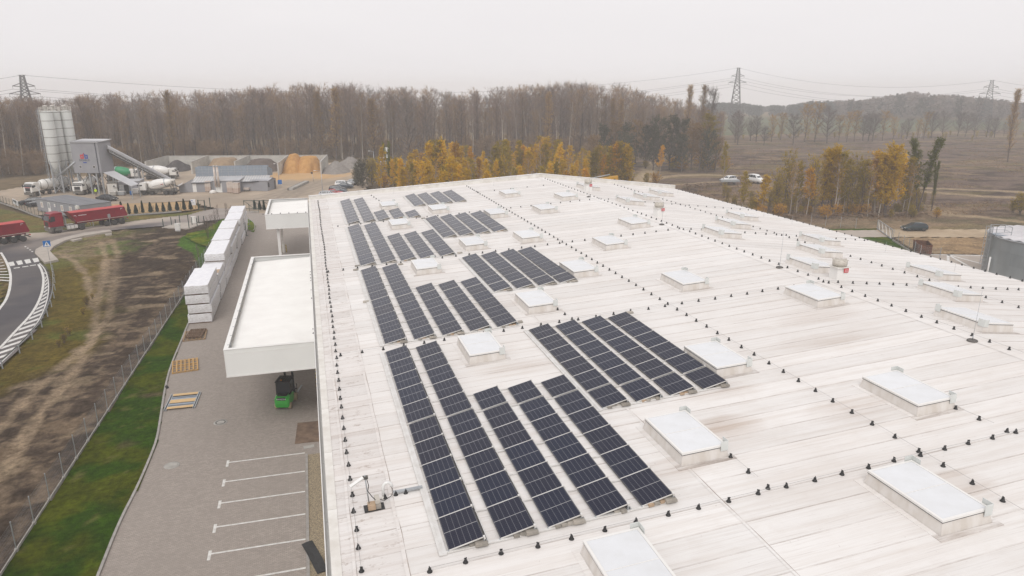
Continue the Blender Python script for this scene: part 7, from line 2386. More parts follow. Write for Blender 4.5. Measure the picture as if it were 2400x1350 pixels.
def post_fence(lab, pl, step, plinth=True, wires=True, me=gpost, h=1.75, grp=None):
    t = thing('post_fence', lab, 'fence', (0, 0, 0))
    pts = resample([Vector((p.x, p.y)) for p in pl], step)
    for k, (p, d) in enumerate(pts):
        a_ = math.atan2(d.y, d.x)
        link('fence_post', me, t, (p.x, p.y, 0), (0, 0, a_))
        if k < len(pts) - 1:
            if plinth:
                bm_ = bpy.data.meshes.get('plinth_%g' % step) or MB().bx(0, step, -.04, .04, 0, .28).mesh('plinth_%g' % step, M['concrete'])
                link('plinth_board', bm_, t, (p.x, p.y, 0), (0, 0, a_))
            if wires:
                wm = bpy.data.meshes.get('wirepanel_%g' % step)
                if not wm:
                    w_ = MB()
                    for q in range(7): w_.tube((0, 0, .32 + .23 * q), (step, 0, .32 + .23 * q), .008, n=3, cap=False)
                    for q in range(int(step / .3)): w_.tube((.3 * q, 0, .3), (.3 * q, 0, 1.7), .005, n=3, cap=False)
                    wm = w_.mesh('wirepanel_%g' % step, M['post_green'])
                link('mesh_panel', wm, t, (p.x, p.y, 0), (0, 0, a_))
    return t


post_fence('dark wire fence on a concrete plinth beside the parked dark cars', [at(-40, 466), at(0, 476), at(40, 489.5), at(80, 506), at(100, 512), at(118, 520)], 2.2)
post_fence('wire fence on a plinth behind the row of small conifers', [at(262, 508), at(320, 504.5), at(383, 500), at(447, 494.5)], 2.5)
q0, q1 = at(575, 489), at(585, 497)
post_fence('dark fence behind the conifers at the sliding gate', [at(585, 498), at(622, 499)], 2.0)
gt_ = thing('sliding_gate', 'dark green braced sliding gate frame left of the small white canopy', 'gate', (at(573, 492).x, at(573, 492).y, 0), heading(at(573, 492), at(640, 492)))
gl_ = (at(640, 492) - at(573, 492)).length
gb = MB(); gb.bar((0, 0, 1.95), (gl_, 0, 1.95), .1); gb.bar((0, 0, .25), (gl_, 0, .25), .1); gb.obj('frame', M['post_green'], gt_)
gb = MB()
for k in range(4):
    x = gl_ * k / 3
    gb.bar((x, 0, .1), (x, 0, 2.0), .1)
    if k < 3: gb.bar((x, 0, 1.95), (x + gl_ / 3, 0, .3), .07)
gb.obj('braces', M['post_green'], gt_)
a, b_ = at(466, 493), at(481.5, 493.5)
pg = thing('pedestrian_gate', 'dark green pedestrian gate frame at the right end of the conifer row', 'gate', (a.x, a.y, 0), heading(a, b_))
w_ = (b_ - a).length
g = MB(); g.bar((0, 0, 0), (0, 0, 2.2), .12); g.bar((w_, 0, 0), (w_, 0, 2.2), .12); g.obj('gate_posts', M['post_green'], pg)
g = MB(); g.bar((.12, 0, 2.1), (w_ - .12, 0, 2.1), .06); g.bar((.12, 0, .2), (w_ - .12, 0, .2), .06); g.bar((.12, 0, .2), (.12, 0, 2.1), .05); g.bar((w_ - .12, 0, .2), (w_ - .12, 0, 2.1), .05); g.obj('gate_leaf', M['post_green'], pg)
q = at(493.5, 489.5)
tag(MB().bx(-.07, .07, -.07, .07, 0, 2.3).bx(-.09, .09, -.09, .09, 2.3, 2.34).obj('gate_post', M['post_green'], None, (q.x, q.y, 0)), 'single dark gate post standing at the kerb of the yard entrance', 'post')
a, b_ = at(449.5, 489), at(460.5, 488.5)
bd = thing('notice_board', 'white notice board on the fence beside the pedestrian gate', 'sign', (a.x, a.y - .3, 0), heading(a, b_))
w_ = (b_ - a).length
MB().bx(0, w_, -.02, .02, .75, 2.0).obj('board', M['sign_white'], bd)
for x in (.1, w_ - .1): MB().bx(x - .03, x + .03, .021, .07, 0, 1.95).obj('post', M['post_green'], bd)
MB().bx(.15, w_ * .4, -.03, -.021, 1.6, 1.8).obj('print', M['emb_blue'], bd)
MB().bx(.15, w_ * .75, -.03, -.021, 1.2, 1.28).obj('print', M['chassis'], bd)
q0, q1 = at(33, 482), at(46, 489)
bd = thing('fence_banner', 'white banner with dark print hung on the fence by the dark cars', 'banner', (q0.x, q0.y - .15, 0), heading(q0, q1))
MB().bx(0, (q1 - q0).length, -.03, 0, .5, 1.6).obj('banner_sheet', M['sign_white'], bd); MB().bx(.4, (q1 - q0).length * .7, -.045, -.031, 1.05, 1.4).obj('print', M['black'], bd)

# utility plot with bollard posts and cabinets
up = MB(); up.prism(P2([(379, 533), (443, 536), (481, 523), (421, 522)]), -.2, .05)
tag(up.obj('utility_plot', M['sidewalk']), kind='structure')
for k, (x, yb, yt) in enumerate(((383.3, 532.5, 516), (402.3, 527.5, 510.5), (413, 533, 517), (422, 522.5, 505), (443.5, 535, 503), (450.5, 527.5, 513), (462.5, 530, 513), (466.5, 524, 506.5), (479, 525, 507.5))):
    q = at(x, yb)
    tag(MB().bx(-.06, .06, -.06, .06, 0, max(1.4, height(q, yt))).bx(-.075, .075, -.075, .075, max(1.4, height(q, yt)), max(1.4, height(q, yt)) + .04).obj('steel_post', M['post_green'], None, (q.x, q.y, .04)), 'dark steel post round the small concrete utility plot', 'post', 'dark posts round the utility plot')
for (x, yb, yt, lab) in ((417.3, 541, 524.5, 'white utility cabinet at the corner of the muddy field'), (455, 524, 508, 'white utility cabinet between the dark posts')):
    q = at(x, yb)
    hh_ = height(q, yt)
    t = thing('utility_cabinet', lab, 'cabinet', (q.x, q.y, 0), rad(-8))
    MB().bx(-.42, .42, -.2, .2, .1, hh_).obj('cabinet_body', M['white'], t); MB().bx(-.46, .46, -.24, .24, hh_, hh_ + .06).obj('lid', M['white_dirty'], t); MB().bx(-.4, .4, -.18, .18, -.1, .1).obj('plinth', M['concrete'], t); MB().bx(-.36, .36, -.212, -.201, .2, hh_ - .08).obj('door', M['white_dirty'], t)
a, b_ = at(570.5, 533), at(586, 533)
t = thing('garden_gate', 'grey metal gate leaf standing open at the far end of the wrapped packs', 'gate', (a.x, a.y, .05), heading(a, b_))
w_ = (b_ - a).length
g = MB()
for x in (0, w_): g.bar((x, 0, 0), (x, 0, 1.6), .06)
for z in (.15, .85, 1.55): g.bar((0, 0, z), (w_, 0, z), .05)
g.obj('gate_frame', M['galv'], t)
q = at(577.5, 553)
tag(MB().bx(-.05, .05, -.05, .05, 0, 2.3).bx(-.3, .3, -.2, .2, 0, .06).obj('steel_post', M['post_green'], None, (q.x, q.y, .05)), 'dark steel post at the far right end of the wrapped packs', 'post')
# ------------------------------------------------------------------ trees
def tube_np(P, R, n=5):
    P = np.asarray(P, float); R = np.asarray(R, float)
    k = len(P)
    d = np.gradient(P, axis=0); d /= np.linalg.norm(d, axis=1)[:, None] + 1e-9
    a = np.where(np.abs(d[:, 2:3]) < .9, np.array([[0, 0, 1.]]), np.array([[1., 0, 0]]))
    u = np.cross(d, a); u /= np.linalg.norm(u, axis=1)[:, None] + 1e-9
    w = np.cross(d, u)
    t = np.arange(n) * 2 * np.pi / n
    V = P[:, None, :] + (u[:, None, :] * np.cos(t)[None, :, None] + w[:, None, :] * np.sin(t)[None, :, None]) * R[:, None, None]
    i = np.arange(k * n).reshape(k, n)
    F = np.stack([i[:-1], np.roll(i[:-1], -1, 1), np.roll(i[1:], -1, 1), i[1:]], -1).reshape(-1, 4)
    return V.reshape(-1, 3), F


def join(parts):
    Vs, Fs, o = [], [], 0
    for V, F in parts:
        Vs.append(V); Fs.append(F + o); o += len(V)
    return np.concatenate(Vs), np.concatenate(Fs)


def tree_np(seed, h, spread, up=.8, t0=.3, nb=26, ntw=26, twl=1.0, tww=.045, r0=.16, leaf=0, leafs=.22, shape='ovoid', lean=.03, multi=1, low=0.0, twkeep=1.0, sub=1):
    """-> (trunk V,F quads), (twig triangles V), (leaf triangles V)"""
    r = np.random.default_rng(seed)
    wood, tw, lf = [], [], []
    for m in range(multi):
        base = np.array([r.normal(0, .25) if multi > 1 else 0, r.normal(0, .25) if multi > 1 else 0, -.3])
        ln = r.normal(0, lean * (2.2 if multi > 1 else 1), 2)
        hm = h * (r.uniform(.75, 1) if m else 1)
        z = np.linspace(0, 1, 8)
        P = np.stack([base[0] + ln[0] * hm * z ** 1.4 + .012 * h * np.sin(z * 5 + r.random() * 6), base[1] + ln[1] * hm * z ** 1.4 + .012 * h * np.sin(z * 4 + r.random() * 6), base[2] + (hm + .3) * z], -1)
        wood.append(tube_np(P, r0 * (1 - .88 * z) + .012, 6))
        n = nb
        for b in range(n):
            t = t0 + (1 - t0) * ((b + r.random()) / n) ** .9
            p = np.array([np.interp(t, z, P[:, i]) for i in range(3)])
            q = (t - t0) / (1 - t0)
            if shape == 'ovoid': k = np.sin(np.pi * (.12 + .88 * (1 - q) ** .8) * .98) * .75 + .25 * (1 - q)
            elif shape == 'cone': k = (1 - q) ** .75 * .95 + .06
            elif shape == 'column': k = .55 * (1 - q) ** .5 + .12
            else: k = np.sqrt(np.clip(1 - (q * .98) ** 2, 0, 1)) * .9 + .1
            L = spread * k * r.uniform(.65, 1.15)
            az = b * 2.399 + r.normal(0, .4)
            e = up * r.uniform(.7, 1.25)
            dirh = np.array([np.cos(az) * np.cos(e), np.sin(az) * np.cos(e), np.sin(e)])
            s = np.linspace(0, 1, 5)
            bend = r.normal(0, .12, 3) * L
            B = p + dirh * (L * s)[:, None] + bend * (s ** 2)[:, None] + np.array([0, 0, .25 * L * up]) * (s ** 2)[:, None]
            rb = max(.014, r0 * (1 - t) * .55 + .01)
            wood.append(tube_np(B, rb * (1 - .8 * s) + .006, 3))
            # side shoots
            ts = r.random(ntw) ** .75
            i0 = np.clip((ts * 4).astype(int), 0, 3); f = (ts * 4 - i0)[:, None]
            O = B[i0] * (1 - f) + B[i0 + 1] * f
            D = dirh[None] * .7 + r.normal(0, .55, (ntw, 3)) + np.array([0, 0, .45 * up])
            D /= np.linalg.norm(D, axis=1)[:, None]
            Lt = twl * r.uniform(.5, 1.3, ntw) * (1.1 - .5 * ts)
            S = np.cross(D, r.normal(0, 1, (ntw, 3))); S /= np.linalg.norm(S, axis=1)[:, None] + 1e-9
            w = tww * r.uniform(.6, 1.2, ntw)
            if twkeep > 0:
                kk = r.random(ntw) < twkeep
                tw.append(np.stack([O - S * w[:, None] * .5, O + S * w[:, None] * .5, O + D * Lt[:, None]], 1)[kk])
                # second order shoots
                for _ in range(sub):
                    O2 = O + D * (Lt * r.uniform(.2, .9, ntw))[:, None]
                    D2 = D + r.normal(0, .6, (ntw, 3)); D2 /= np.linalg.norm(D2, axis=1)[:, None]
                    L2 = Lt * r.uniform(.4, .9, ntw)
                    S2 = np.cross(D2, r.normal(0, 1, (ntw, 3))); S2 /= np.linalg.norm(S2, axis=1)[:, None] + 1e-9
                    tw.append(np.stack([O2 - S2 * w[:, None] * .4, O2 + S2 * w[:, None] * .4, O2 + D2 * L2[:, None]], 1)[kk])
            if leaf:
                nl = r.poisson(leaf)
                if nl:
                    ii = r.integers(0, ntw, nl)
                    C = O[ii] + D[ii] * (Lt[ii] * r.uniform(.1, 1.15, nl))[:, None] + r.normal(0, .10 * twl, (nl, 3))
                    A = r.normal(0, 1, (nl, 3)); A /= np.linalg.norm(A, axis=1)[:, None]
                    Bv = np.cross(A, r.normal(0, 1, (nl, 3))); Bv /= np.linalg.norm(Bv, axis=1)[:, None] + 1e-9
                    sz = leafs * r.uniform(.5, 1.3, nl)[:, None]
                    lf.append(np.stack([C - A * sz * .5, C + Bv * sz * .45, C + A * sz * .6, ], 1))
    W = join(wood)
    T = np.concatenate(tw) if tw else np.zeros((0, 3, 3))
    Lf = np.concatenate(lf) if lf else np.zeros((0, 3, 3))
    return W, T, Lf


def tint_mat(name, cols, rough=.8, scale=.35, trans=0.0):
    """foliage or bark whose hue drifts from clump to clump and from tree to tree"""
    m, nt, b, out = new_mat(name)
    b.inputs['Roughness'].default_value = rough
    b.inputs['Specular IOR Level'].default_value = .04
    oi = nt.nodes.new('ShaderNodeObjectInfo')
    g = nt.nodes.new('ShaderNodeTexCoord').outputs['Object']
    ad = nd(nt, 'VectorMath', operation='ADD')
    nt.links.new(g, ad.inputs[0])
    mu = nd(nt, 'VectorMath', operation='SCALE'); mu.inputs[0].default_value = (37, 19, 53)
    nt.links.new(oi.outputs['Random'], mu.inputs['Scale']); nt.links.new(mu.outputs[0], ad.inputs[1])
    f1 = noise(nt, ad.outputs[0], scale, 4, .7, .3, .7)
    f2 = noise(nt, ad.outputs[0], scale * 7, 3, .7, .3, .7)
    c = mixc(nt, f1, cols[0], cols[1])
    c = mixc(nt, math_n(nt, 'MULTIPLY', f2, .6), c, cols[2])
    k = math_n(nt, 'MULTIPLY_ADD', oi.outputs['Random'], .5, .75)
    vm = nd(nt, 'VectorMath', operation='SCALE')
    nt.links.new(c, vm.inputs[0]); nt.links.new(k, vm.inputs['Scale'])
    nt.links.new(vm.outputs[0], b.inputs['Base Color'])
    if trans:
        t = nd(nt, 'BsdfTranslucent'); nt.links.new(vm.outputs[0], t.inputs['Color'])
        mx = nd(nt, 'MixShader', Fac=trans); nt.links.new(b.outputs[0], mx.inputs[1]); nt.links.new(t.outputs[0], mx.inputs[2])
        nt.links.new(mx.outputs[0], out.inputs['Surface'])
    return m


M['bark'] = tint_mat('bark', ((.115, .09, .075), (.15, .12, .10), (.08, .065, .055)), .9, .6)
M['bark_pale'] = tint_mat('pale_bark', ((.50, .44, .37), (.40, .34, .28), (.30, .25, .20)), .85, .8)
M['twig'] = tint_mat('twigs', ((.20, .15, .128), (.155, .122, .11), (.25, .175, .13)), .9, .09)
M['twig_warm'] = tint_mat('warm_twigs', ((.27, .185, .115), (.21, .145, .10), (.33, .22, .12)), .9, .09)
M['twig_grey'] = tint_mat('grey_twigs', ((.18, .16, .145), (.14, .125, .12), (.22, .18, .155)), .9, .12)
M['leaf_gold'] = tint_mat('golden_leaves', ((.68, .42, .016), (.52, .32, .018), (.76, .52, .025)), .6, .28, .4)
M['leaf_orange'] = tint_mat('orange_leaves', ((.58, .30, .018), (.42, .22, .02), (.66, .37, .02)), .6, .3, .4)
M['leaf_olive'] = tint_mat('olive_leaves', ((.33, .25, .024), (.43, .29, .022), (.23, .19, .024)), .6, .3, .4)
M['leaf_green'] = tint_mat('green_leaves', ((.14, .165, .025), (.10, .125, .02), (.22, .21, .03)), .6, .3, .4)
M['leaf_dark'] = tint_mat('dark_leaves', ((.065, .072, .038), (.10, .085, .042), (.05, .054, .034)), .7, .3, .15)
M['leaf_brown'] = tint_mat('brown_leaves', ((.20, .12, .045), (.14, .09, .045), (.25, .15, .05)), .7, .3, .2)
M['leaf_poplar'] = tint_mat('poplar_leaves', ((.40, .25, .08), (.30, .19, .07), (.48, .31, .09)), .6, .3, .3)


def tri_mesh(name, T, m):
    V = T.reshape(-1, 3)
    return mesh_np(name, V, np.arange(len(V)).reshape(-1, 3), m)


class Kind:
    def __init__(s, n, seed, bark, twig, leafm, **kw):
        s.raw = [tree_np(seed + i, **kw) for i in range(n)]
        s.h = kw['h']
        s.meshes = []
        for (W, T, L) in s.raw:
            tm = mesh_np('trunk', W[0], W[1], bark)
            tm.polygons.foreach_set('use_smooth', np.ones(len(tm.polygons), bool))
            parts = []
            if len(L):
                A = np.concatenate([T, L]) if len(T) else L
                me = mesh_np('crown', A.reshape(-1, 3), np.arange(len(A) * 3).reshape(-1, 3), [twig, leafm], np.concatenate([np.zeros(len(T)), np.ones(len(L))]))
            else:
                me = tri_mesh('crown', T, twig)
            s.meshes.append((tm, me))

    def place(s, name, lab, cat, p, h, group=None, wide=1.0, i=None):
        i = rnd.randrange(len(s.meshes)) if i is None else i
        k = h / s.h
        t = thing(name, lab, cat, p, rnd.uniform(0, 6.28), group)
        t.scale = (k * wide * rnd.uniform(.9, 1.1), k * wide * rnd.uniform(.9, 1.1), k)
        link('trunk', s.meshes[i][0], t); link('crown', s.meshes[i][1], t)
        return t


K = {}
K['bare'] = Kind(6, 300, M['bark'], M['twig'], None, h=20, spread=4.4, up=.85, t0=.25, nb=38, ntw=30, twl=1.5, tww=.04, r0=.16, lean=.045, sub=2)
K['bare_pale'] = Kind(3, 320, M['bark_pale'], M['twig'], None, h=19, spread=3.8, up=.95, t0=.48, nb=26, ntw=26, twl=1.4, tww=.036, r0=.165, lean=.07, sub=2)
K['bare_warm'] = Kind(4, 340, M['bark'], M['twig_warm'], M['leaf_brown'], h=18, spread=4.0, up=.9, t0=.25, nb=34, ntw=28, twl=1.3, tww=.042, r0=.14, leaf=6, leafs=.3, sub=2)
K['poplar'] = Kind(3, 360, M['bark'], M['twig_warm'], M['leaf_poplar'], h=22, spread=4.2, up=1.05, t0=.12, nb=60, ntw=30, twl=1.4, tww=.06, r0=.2, shape='column', leaf=14, leafs=.42, sub=2)
K['spread'] = Kind(4, 380, M['bark'], M['twig_grey'], None, h=10, spread=4.4, up=.6, t0=.16, nb=30, ntw=34, twl=1.4, tww=.07, r0=.22, shape='round', sub=2)
K['spread_warm'] = Kind(3, 390, M['bark'], M['twig_warm'], M['leaf_poplar'], h=10, spread=3.4, up=.75, t0=.2, nb=28, ntw=28, twl=1.2, tww=.06, r0=.16, leaf=26, leafs=.38, sub=1)
K['birch'] = Kind(5, 400, M['bark_pale'], M['twig_warm'], M['leaf_gold'], h=9, spread=1.75, up=.75, t0=.22, nb=26, ntw=14, twl=.75, tww=.022, r0=.075, shape='cone', leaf=150, leafs=.23, sub=1)
K['birch_orange'] = Kind(3, 420, M['bark_pale'], M['twig_warm'], M['leaf_orange'], h=8.5, spread=1.6, up=.8, t0=.3, nb=24, ntw=14, twl=.7, tww=.024, r0=.07, shape='cone', leaf=110, leafs=.23, sub=1)
K['birch_olive'] = Kind(4, 430, M['bark_pale'], M['twig_warm'], M['leaf_olive'], h=9, spread=1.7, up=.8, t0=.2, nb=26, ntw=14, twl=.8, tww=.024, r0=.075, shape='cone', leaf=110, leafs=.23, sub=1)
K['birch_bare'] = Kind(3, 440, M['bark_pale'], M['twig_warm'], M['leaf_orange'], h=8, spread=1.3, up=.9, t0=.35, nb=20, ntw=16, twl=.8, tww=.026, r0=.06, shape='ovoid', leaf=12, leafs=.16, sub=1)
K['big_birch'] = Kind(3, 450, M['bark'], M['twig_warm'], M['leaf_gold'], h=11, spread=2.5, up=.95, t0=.2, nb=34, ntw=16, twl=.9, tww=.025, r0=.10, shape='ovoid', leaf=150, leafs=.25, multi=3, sub=1)
K['willow'] = Kind(2, 460, M['bark'], M['twig'], M['leaf_green'], h=13, spread=1.9, up=1.1, t0=.32, nb=30, ntw=16, twl=.9, tww=.025, r0=.12, shape='ovoid', leaf=120, leafs=.25, multi=2, lean=.05, sub=1)
K['scrub'] = Kind(4, 470, M['bark'], M['twig_warm'], M['leaf_olive'], h=7, spread=1.9, up=.8, t0=.15, nb=16, ntw=12, twl=.8, tww=.02, r0=.045, leaf=34, leafs=.2, multi=4, lean=.05, sub=1)
K['oak'] = Kind(4, 480, M['bark'], M['twig_grey'], M['leaf_dark'], h=12, spread=4.6, up=.55, t0=.12, nb=34, ntw=20, twl=1.4, tww=.05, r0=.25, shape='round', leaf=95, leafs=.42, sub=1)
K['oak_brown'] = Kind(3, 490, M['bark'], M['twig_warm'], M['leaf_brown'], h=11, spread=4.2, up=.6, t0=.15, nb=32, ntw=20, twl=1.3, tww=.05, r0=.22, shape='round', leaf=60, leafs=.4, sub=1)
K['bush'] = Kind(3, 500, M['bark'], M['twig'], M['leaf_olive'], h=4.5, spread=2.2, up=.7, t0=.05, nb=24, ntw=14, twl=.8, tww=.03, r0=.06, shape='round', leaf=80, leafs=.2, multi=2, sub=1)
K['bush_dark'] = Kind(2, 510, M['bark'], M['twig'], M['leaf_dark'], h=6, spread=2.6, up=.7, t0=.05, nb=28, ntw=14, twl=.9, tww=.03, r0=.08, shape='round', leaf=90, leafs=.24, multi=2, sub=1)
K['shrub_red'] = Kind(2, 520, M['bark'], M['twig_warm'], M['leaf_orange'], h=2.2, spread=1.6, up=.6, t0=.02, nb=18, ntw=12, twl=.6, tww=.03, r0=.03, shape='round', leaf=40, leafs=.17, multi=2, sub=1)
K['weed'] = Kind(2, 545, M['bark'], M['twig_warm'], M['leaf_olive'], h=1.5, spread=.9, up=.9, t0=.02, nb=14, ntw=10, twl=.4, tww=.02, r0=.015, shape='round', leaf=14, leafs=.12, multi=4, lean=.12, sub=1)
K['sapling'] = Kind(2, 530, M['bark'], M['twig'], None, h=3.5, spread=.8, up=1.0, t0=.15, nb=14, ntw=8, twl=.5, tww=.014, r0=.03, sub=1, multi=2)


def forest_top(px):
    return float(np.interp(px, [-150, 0, 150, 300, 450, 560, 620, 700, 800, 900, 1000, 1030, 1090, 1180, 1260, 1400, 1450, 1500, 1560, 1620, 1690, 1720],
                           [235, 236, 234, 226, 222, 217, 209, 207, 204, 212, 214, 221, 220, 211, 204, 199, 203, 219, 234, 242, 262, 275]))


def forest_edge(px):
    return float(np.interp(px, [-150, 0, 300, 600, 840, 1000, 1200, 1400, 1550, 1700], [245, 250, 268, 272, 262, 262, 262, 268, 282, 300]))


SEG = ((62, 'left of the cement silos'), (190, 'behind the cement silos'), (330, 'behind the belt conveyor'), (450, 'behind the leftmost concrete bay'), (560, 'behind the tan sand heap'), (655, 'behind the dark gravel heap'), (765, 'behind the orange sand heap'), (880, 'behind the grey gravel heaps'), (1000, 'above the left birches'),
       (1130, 'above the brightest birches'), (1260, 'left of the roof ridge'), (1380, 'right of the roof ridge'), (1500, 'behind the dark clump'), (9999, 'at the right end'))


def seg(px): return next(n for x, n in SEG if px < x)


# individuals along the edge of the wood
GF = 'bare trees along the front of the wood'
pxs = np.linspace(-70, 1700, 158)
for k, px in enumerate(pxs):
    px = px + rnd.uniform(-5, 5)
    D = forest_edge(px) + rnd.choice((0, 0, 3, 7, 12)) + rnd.uniform(-1, 2)
    p = atD(px, D)
    ht_ = height(p, forest_top(px)) * rnd.uniform(.62, .98)
    u_ = rnd.random()
    if u_ < .46: K['bare'].place('bare_tree', 'tall leafless brown tree of the wood ' + seg(px), 'tree', p, ht_, GF)
    elif u_ < .63: K['bare_pale'].place('bare_tree', 'pale trunked leafless tree of the wood ' + seg(px), 'tree', p, ht_ * .95, 'pale trunked bare trees at the front of the wood')
    else: K['bare_warm'].place('bare_tree', 'tree with reddish brown twigs in the wood ' + seg(px), 'tree', p, ht_ * .92, 'reddish brown trees at the front of the wood')
for (px, yt, lab) in ((390, 219, 'slender yellowish poplar rising above the wood left of the middle'), (782, 214, 'tall brownish yellow poplar column behind the orange sand'), (868, 238, 'second poplar column right of the tallest one'), (742, 222, 'narrow brown poplar left of the tall poplar column'), (1284, 222, 'pale brown poplar column in the middle of the wood'),
                      (1436, 236, 'left of two narrow poplars at the right end of the wood'), (1459, 238, 'right of two narrow poplars at the right end of the wood'), (1621, 206, 'narrow poplar standing out at the right end of the wood'), (1651, 206, 'tallest pale orange poplar at the right end of the wood'), (2392, 215, 'yellowish poplar cut off at the right edge of the picture'), (2120, 0, '')):
    if not lab: continue
    D = forest_edge(min(px, 1700)) - rnd.uniform(2, 5)
    if px > 2300: D = 300
    p = atD(px, D)
    K['poplar'].place('poplar', lab, 'tree', p, height(p, yt), None, 1.05 if px not in (782, 868) else 1.45)
p = atD(952, 232); K['spread'].place('bare_tree', 'broad rounded bare tree standing before the wood above the yellow birches', 'tree', p, height(p, 243), None, .8)
p = atD(1674, 288); K['spread'].place('bare_tree', 'dark leafless tree right of the tallest pale poplar', 'tree', p, height(p, 222), None, .45)

# the mass of the wood behind them, one body
acc_w, acc_t = [], []
r_ = np.random.default_rng(99)
low = [tree_np(700 + i, h=20, spread=5.6, up=.8, t0=.2, nb=22, ntw=22, twl=2.0, tww=.085, r0=.2, sub=1) for i in range(6)]
low = [(W, T) for (W, T, L) in low]
nmass = 820
V_all, F_all, MI, o_ = [], [], [], 0
for k in range(nmass):
    px = r_.uniform(-140, 1705)
    D = forest_edge(px) + 13 + 75 * r_.random() ** 1.3
    p = atD(px, D)
    h_ = height(p, forest_top(px)) * r_.uniform(.74, .98)
    if D > forest_edge(px) + 55: h_ *= 1.02
    W, T = low[k % 6]
    s = h_ / 20; a = r_.random() * 6.28
    R = np.array([[math.cos(a), -math.sin(a), 0], [math.sin(a), math.cos(a), 0], [0, 0, 1]]) * s
    V = T.reshape(-1, 3) @ R.T + np.array([p.x, p.y, 0])
    V_all.append(V); F_all.append(np.arange(len(V)).reshape(-1, 3) + o_); MI.append(np.full(len(V) // 3, k % 3)); o_ += len(V)
    Wv = W[0][:48] @ R.T + np.array([p.x, p.y, 0])     # the stem
    q = W[1][:42]
    tri = np.concatenate([q[:, [0, 1, 2]], q[:, [0, 2, 3]]])
    V_all.append(Wv); F_all.append(tri + o_); MI.append(np.full(len(tri), 3)); o_ += len(Wv)
me = mesh_np('wood_mass', np.concatenate(V_all), np.concatenate(F_all), [M['twig'], M['twig_grey'], M['twig_warm'], M['bark']], np.concatenate(MI))
tag(link('forest', me), 'deep mass of leafless trees behind the front row of the wood', 'wood', kind='stuff')
# undergrowth at the foot of the wood
V_all, F_all, o_ = [], [], 0
low2 = [tree_np(760 + i, h=4, spread=2.6, up=.8, t0=.02, nb=22, ntw=22, twl=1.2, tww=.09, r0=.05, sub=1)[1] for i in range(3)]
for k in range(300):
    px = r_.uniform(-120, 1700); D = forest_edge(px) + r_.uniform(-2, 16)
    p = atD(px, D); T = low2[k % 3]; s = r_.uniform(.6, 1.5); a = r_.random() * 6.28
    R = np.array([[math.cos(a), -math.sin(a), 0], [math.sin(a), math.cos(a), 0], [0, 0, 1]]) * s
    V = T.reshape(-1, 3) @ R.T + np.array([p.x, p.y, -.2]); V_all.append(V); F_all.append(np.arange(len(V)).reshape(-1, 3) + o_); o_ += len(V)
me = mesh_np('undergrowth', np.concatenate(V_all), np.concatenate(F_all), M['twig_warm'])
tag(link('undergrowth', me), 'brown undergrowth at the foot of the wood', 'undergrowth', kind='stuff')

# young birches behind the hall
GB = 'yellow birches behind the hall'
r2 = random.Random(21)
GS = ((960, 'at its left end'), (1060, 'above the corner array'), (1160, 'behind the left roof parapet'), (1290, 'left of the roof peak'), (1400, 'right of the roof peak'), (9999, 'at its right end'))
btop = lambda px: float(np.interp(px, [840, 880, 930, 980, 1010, 1060, 1100, 1150, 1230, 1300, 1350, 1400, 1470, 1495], [400, 350, 370, 335, 322, 332, 345, 340, 325, 318, 345, 345, 335, 350]))
n_b = 150
for k in range(n_b):
    px = 905 + (1490 - 905) * ((k * 0.618034) % 1.0) + r2.uniform(-5, 5)
    D = 132 + 78 * r2.random()
    if px > 1380: D = max(D, 170)
    p = atD(px, D)
    h_ = min(height(p, btop(px) + r2.uniform(0, 34)), 12.5)
    if D < 160: h_ = min(h_, 8.8)
    h_ = max(h_, 4.5)
    u_ = r2.random() if px < 1395 else .3 + .7 * r2.random()
    kind, lab, g = (('birch', 'slender golden yellow birch in the grove', GB) if u_ < .44 else ('birch_orange', 'slender orange birch in the grove', 'orange birches behind the hall') if u_ < .56 else
                    ('birch_olive', 'slender olive green birch in the grove', 'olive birches behind the hall') if u_ < .82 else ('birch_bare', 'half bare pale stemmed birch in the grove', 'half bare birches behind the hall'))
    lab += ' ' + next(n for x, n in GS if px < x)
    K[kind].place('birch_tree', lab, 'tree', p, h_, g, r2.uniform(.95, 1.3))
for (px, D, yt, k, lab, wd) in ((881, 168, 348, 'birch', 'bright yellow birch at the left end of the grove beside the green bush', 1.0), (904, 172, 340, 'willow', 'narrow green tree right of the leftmost yellow birch', .5), (1060, 140, 372, 'birch', 'brightest yellow birch standing in front of the grove', 1.25), (1558, 205, 345, 'birch_orange', 'single small orange birch beside the dirt track', 1.1), (1713, 196, 338, 'birch_olive', 'slim birch alone in front of the cleared field', .9)):
    p = atD(px, D); K[k].place('birch_tree' if 'birch' in lab else 'green_tree', lab, 'tree', p, height(p, yt), None, wd)
for (px, py, h_, k, lab) in ((850, 440, 6.4, 'bush_dark', 'large dark olive bush at the left end of the grove by the parked cars'), (872, 432, 6.0, 'bush', 'olive bush behind the large dark bush'), (838, 436, 4.0, 'bush_dark', 'small dark bush next to the farthest parked car'), (925, 440, 4.2, 'bush', 'brownish bush below the first birches'), (900, 446, 3.5, 'shrub_red', 'reddish shrub under the leftmost birch'),
                             (1372, 428, 2.6, 'bush', 'low yellow green bush near the digger arm'), (1515, 432, 2.6, 'bush', 'yellow green bush right of the digger arm'), (1535, 436, 2.8, 'shrub_red', 'orange bush in front of the far roof edge')):
    p = at(px, py); K[k].place('bush', lab, 'bush', p, h_)
for k in range(26):
    px = r2.uniform(900, 1480); p = atD(px, r2.uniform(125, 160)); K['bush' if r2.random() < .5 else 'scrub'].place('bush', 'low brownish bush under the birches behind the hall', 'bush', p, r2.uniform(2.2, 4.2), 'low bushes under the birches')

